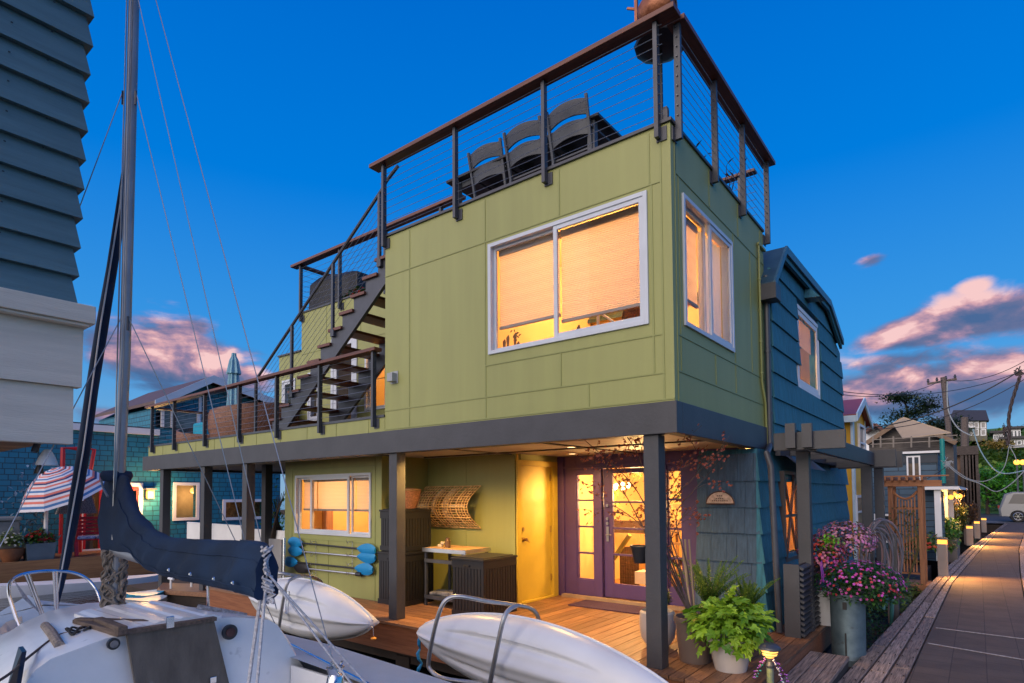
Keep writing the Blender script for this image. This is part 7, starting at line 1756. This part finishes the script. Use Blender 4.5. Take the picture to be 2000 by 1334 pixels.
# sweet potato vine
def lobed(mb, p, d, nrm, s):
    d = V(d).normalized(); nrm = V(nrm); side = d.cross(nrm)
    if side.length < .01: side = d.orthogonal()
    side.normalize(); up = side.cross(d)
    o = [(0,0,0), (-.10,.38,.06), (.22,.50,.02), (.38,.30,.05), (.70,.42,-.02), (.72,.18,.02), (1.05,0,-.12), (.72,-.18,.02), (.70,-.42,-.02), (.38,-.30,.05), (.22,-.50,.02), (-.10,-.38,.06)]
    vs = [p+d*a*s+side*b*s*.95+up*c*s for a, b, c in o]+[p+d*.35*s-up*.05*s]
    n = len(o); mb.add(vs, [(i, (i+1) % n, n) for i in range(n)])
sp = thing('sweet_potato_vine', (c1.x, c1.y, .30), 'lush lime green sweet potato vine spilling from the off white pot', 'plant')
lv = MB(); stem = MB(); ctr = V((c1.x-.01, c1.y, .40))
for i in range(430):
    a = random.uniform(0, 2*PI); u = random.uniform(-.55, 1); q = math.sqrt(max(0, 1-u*u)); r_ = random.uniform(.55, 1.0)
    rad = .36 if u > 0 else .33
    p = ctr+V((q*math.cos(a)*rad*r_, q*math.sin(a)*rad*r_, u*(.24 if u > 0 else .36)*r_))
    if u < 0 and q < .75: continue
    out = V((math.cos(a)*q, math.sin(a)*q, u*.6-.15)); d = out+V((random.gauss(0,.4), random.gauss(0,.4), random.gauss(-.25,.25)))
    lobed(lv, p, d, V((out.x*.8, out.y*.8, .7+random.uniform(-.2,.3))), random.choice((.05, .07, .09, .11, .13)))
for i in range(40):
    a = random.uniform(0, 2*PI); stem.tube(catmull([V((c1.x, c1.y, .28)), ctr+V((.15*math.cos(a), .15*math.sin(a), .1)), ctr+V((.30*math.cos(a), .30*math.sin(a), random.uniform(-.15,.15)))], 4), .004, 5)
for i in range(5): lobed(lv, ctr+V((random.gauss(0,.04), random.gauss(0,.04), .25+.02*i)), (random.gauss(0,1), random.gauss(0,1), .6), (0,0,1), .07)
LM = leafmat('lime_vine_leaf', (.05,.17,.006), (.36,.58,.04), trans=.3); lv.build('leaves', LM, sp); stem.build('stems', LM, sp)
# foxtail ferns
def fern(c, h, n, lab, sp_=.6):
    t = thing('foxtail_fern', c, lab, 'plant', None); f = MB(); c = V(c)
    for k in range(n):
        a = random.uniform(0, 2*PI); lean = random.uniform(.1, sp_+.35); L_ = h*random.uniform(.6, 1.1); m = 16
        for i in range(m*9):
            q = i/(m*9); p = c+V((math.cos(a)*lean*L_*q**1.3, math.sin(a)*lean*L_*q**1.3, L_*q*(1-.25*lean*q))); w = .055*(1-q)**.5+.010; th = i*2.4
            f.leaf(p, V((math.cos(th), math.sin(th), .7)), (0,0,1), w*1.1, .014)
    f.build('fronds', leafmat('fern_frond_%d' % n, (.07,.18,.02), (.24,.40,.06), trans=.3), t); return t
fern((c3.x, c3.y, .36), .62, 26, 'tall foxtail fern in the slate blue pot')
fern((c5.x+.06, c5.y, .26), .48, 22, 'lower foxtail fern against the grey shingles')
# Japanese maple with small red leaves
jm = thing('japanese_maple', (c2.x, c2.y, .38), 'spindly Japanese maple with sparse dark red leaves spreading over the porch corner', 'tree')
br = MB(); lf = MB(); tips = []
def branch(p, d, L_, r, depth):
    pts = [p]; q = p
    for i in range(5):
        d = (d+V((random.gauss(0,.10), random.gauss(0,.10), random.gauss(0,.06)))).normalized(); q = q+d*L_/5; pts.append(q)
        if depth <= 1 and random.random() < .45: tips.append(q+V((random.gauss(0,.03), random.gauss(0,.03), random.gauss(0,.03))))
    br.tube(pts, [max(r*(1-.5*i/5), .0016) for i in range(6)], 5)
    if depth > 0:
        for k in range(3 if depth > 1 else 3):
            i = random.choice((2, 3, 4, 5)); nd = (d+V((random.gauss(0,.55), random.gauss(0,.55), random.gauss(0,.38)))).normalized(); branch(pts[i], nd, L_*random.uniform(.5,.75), r*.5, depth-1)
    else: tips.append(pts[-1])
b0 = V((c2.x, c2.y, .36))
def tgt(px, py, y): return atY(px, py, y)
mains = [((1240, 1000), (1180, 905), .35), ((1245, 960), (1130, 850), .15), ((1250, 900), (1215, 840), .2), ((1280, 1010), (1360, 880), .5), ((1300, 1000), (1420, 868), .55), ((1320, 1010), (1380, 930), .6), ((1255, 1030), (1150, 960), .3), ((1310, 1060), (1345, 990), .5), ((1270, 980), (1250, 860), .5)]
for m1, m2, yy in mains:
    a, b = tgt(*m1, .5), tgt(*m2, yy)
    pts = catmull([b0, b0.lerp(a, .55)+V((random.gauss(0,.02), random.gauss(0,.02), 0)), a, a.lerp(b, .5)+V((0, 0, .03)), b], 5)
    br.tube(pts, [.007*(1-.8*i/(len(pts)-1))+.0014 for i in range(len(pts))], 6)
    for i in range(8, len(pts)):
        if random.random() < .45: branch(pts[i], ((pts[i]-pts[i-1]).normalized()+V((random.gauss(0,.7), random.gauss(0,.7), random.gauss(0,.4)))).normalized(), random.uniform(.12, .26), .0035, 1)
for p in tips:
    for k in range(random.choice((1, 1, 1, 2))):
        c = p+V((random.gauss(0,.02), random.gauss(0,.02), random.gauss(-.01,.02))); d0 = V((random.gauss(0,1), random.gauss(0,1), random.gauss(-.5,.6))).normalized(); s = d0.orthogonal().normalized()
        for j in (-2, -1, 0, 1, 2): lf.leaf(c, d0*math.cos(j*.55)+s*math.sin(j*.55), d0.cross(s), .030*(1-.12*abs(j)), .009)
br.build('branches', mat('maple_bark', (.07,.05,.045), .7, .2, 20), jm, smooth=True); lf.build('leaves', leafmat('maple_leaf', (.15,.035,.022), (.42,.13,.08), trans=.3), jm)
bam = MB(); 
for (dx, tl) in ((-.05, .04), (-.02, -.03), (.01, .02)): bam.tube([(c2.x+dx, c2.y, .34), (c2.x+dx+tl-.08, c2.y+.03, 1.15)], .010, 8)
tag(bam.build('bamboo_stakes', wood('bamboo', (.25,.16,.08), (.40,.28,.16), 'z'), smooth=True), 'weathered bamboo stakes leaning in the tall taupe pot', 'stake')
# small black pot hanging on the corner post
hp_ = atY(1250, 1085, .05); hpt = MB().lathe(hp_-V((0,0,.07)), [(.001,0),(.055,0),(.085,.15),(.093,.15),(.093,.165),(.08,.165),(.001,.13)], 20)
tag(hpt.build('hanging_pot', M_res, smooth=True), 'small black pot hung on the left of the corner post', 'pot')
rdp = flower_clump('red_bloom', (-.17, .75, .46), .10, .10, .16, 24, [(.7,.02,.04)], 'single red flowering plant in the cream pot behind the corner post', fsize=.04, nl=260, leafcol=((.06,.10,.03),(.16,.22,.06)))
rk = MB()
for i in range(200): rk.leaf(V((.52, 1.05, .30))+V((random.gauss(0,.10), random.gauss(0,.12), random.gauss(0,.07))), (random.gauss(0,1), random.gauss(0,1), .6), (0,0,1), .05, .03)
tag(rk.build('mixed_filler_plant', leafmat('filler_leaf', (.10,.12,.04), (.30,.25,.12))), 'low mixed olive foliage between the ferns and the lime vine', 'plant')
# solar lamp figure with beads
sx = atY(1504, 1300, .12); sx = V((sx.x, .12, 0)); sl_ = thing('bead_lamp', (sx.x, .12, -.3), 'glowing solar lamp on a colourful post draped with bead strings', 'lamp')
zL = atY(1504, 1268, .12).z
MB().lathe((sx.x, .12, zL), [(.001, .045), (.035, .047), (.055, .042), (.083, .022), (.088, .005), (.08, -.004), (.05, .0), (.001, .002)], 28).build('cap', mat('dark_cap', (.05,.055,.065), .4), sl_, smooth=True)
MB().lathe((sx.x, .12, zL-.068), [(.03, 0), (.052, .018), (.064, .042), (.064, .062), (.001, .064)], 24).build('lens', emis('solar_glow', (1, .5, .10), 1.9), sl_, smooth=True)
for z in (.022, .045): MB().tube([(sx.x+.066*math.cos(a), .12+.066*math.sin(a), zL-.068+z) for a in [2*PI*i/24 for i in range(24)]], .004, 5, closed=True).build('ring', M_steel, sl_)
MB().lathe((sx.x, .12, zL-.15), [(.03, 0), (.035, .02), (.022, .05), (.03, .082), (.001, .084)], 16).build('neck', M_steel, sl_, smooth=True)
MB().tube([(sx.x, .12, -.35), (sx.x, .12, zL-.15)], .028, 12).build('post', mat('painted_post', (.02,.05,.20), .5, .9, 14, col2=(.35,.40,.10)), sl_)
bd_ = [MB(), MB(), MB()]
for s in range(7):
    a0 = random.uniform(-.5, .5)+(PI if s % 2 else 0); ln = random.uniform(.08, .16)
    for i in range(16):
        q = i/15; rr = .035+ln*q*.8; bd_[s % 3].ball(V((sx.x+rr*math.cos(a0+.2*math.sin(i)), .12+rr*.5*math.sin(a0)-.02, zL-.085-.16*q**1.4+.012*math.sin(i*1.7))), .0075, 6)
for mb, cl_ in zip(bd_, ((.25,.06,.35), (.05,.30,.28), (.40,.36,.42))): mb.build('bead_string', mat('bead_%d' % int(cl_[0]*100), cl_, .15, .1, metal=.4), sl_, smooth=True)
lamp('POINT', 'solar_light', (sx.x-.02, .02, zL-.05), 1.6, (1, .6, .2), sl_, .05)
# fallen leaves on the deck
fl_ = MB()
for i in range(70): fl_.leaf(V((random.uniform(.2, .98), random.uniform(-.1, .8), .004)), (random.gauss(0,1), random.gauss(0,1), .02), (0,0,1), .02, .012)
tag(fl_.build('leaf_litter', mat('litter', (.10,.05,.03), .8)), 'small dry leaves scattered on the deck corner', 'leaves', None, 'stuff')
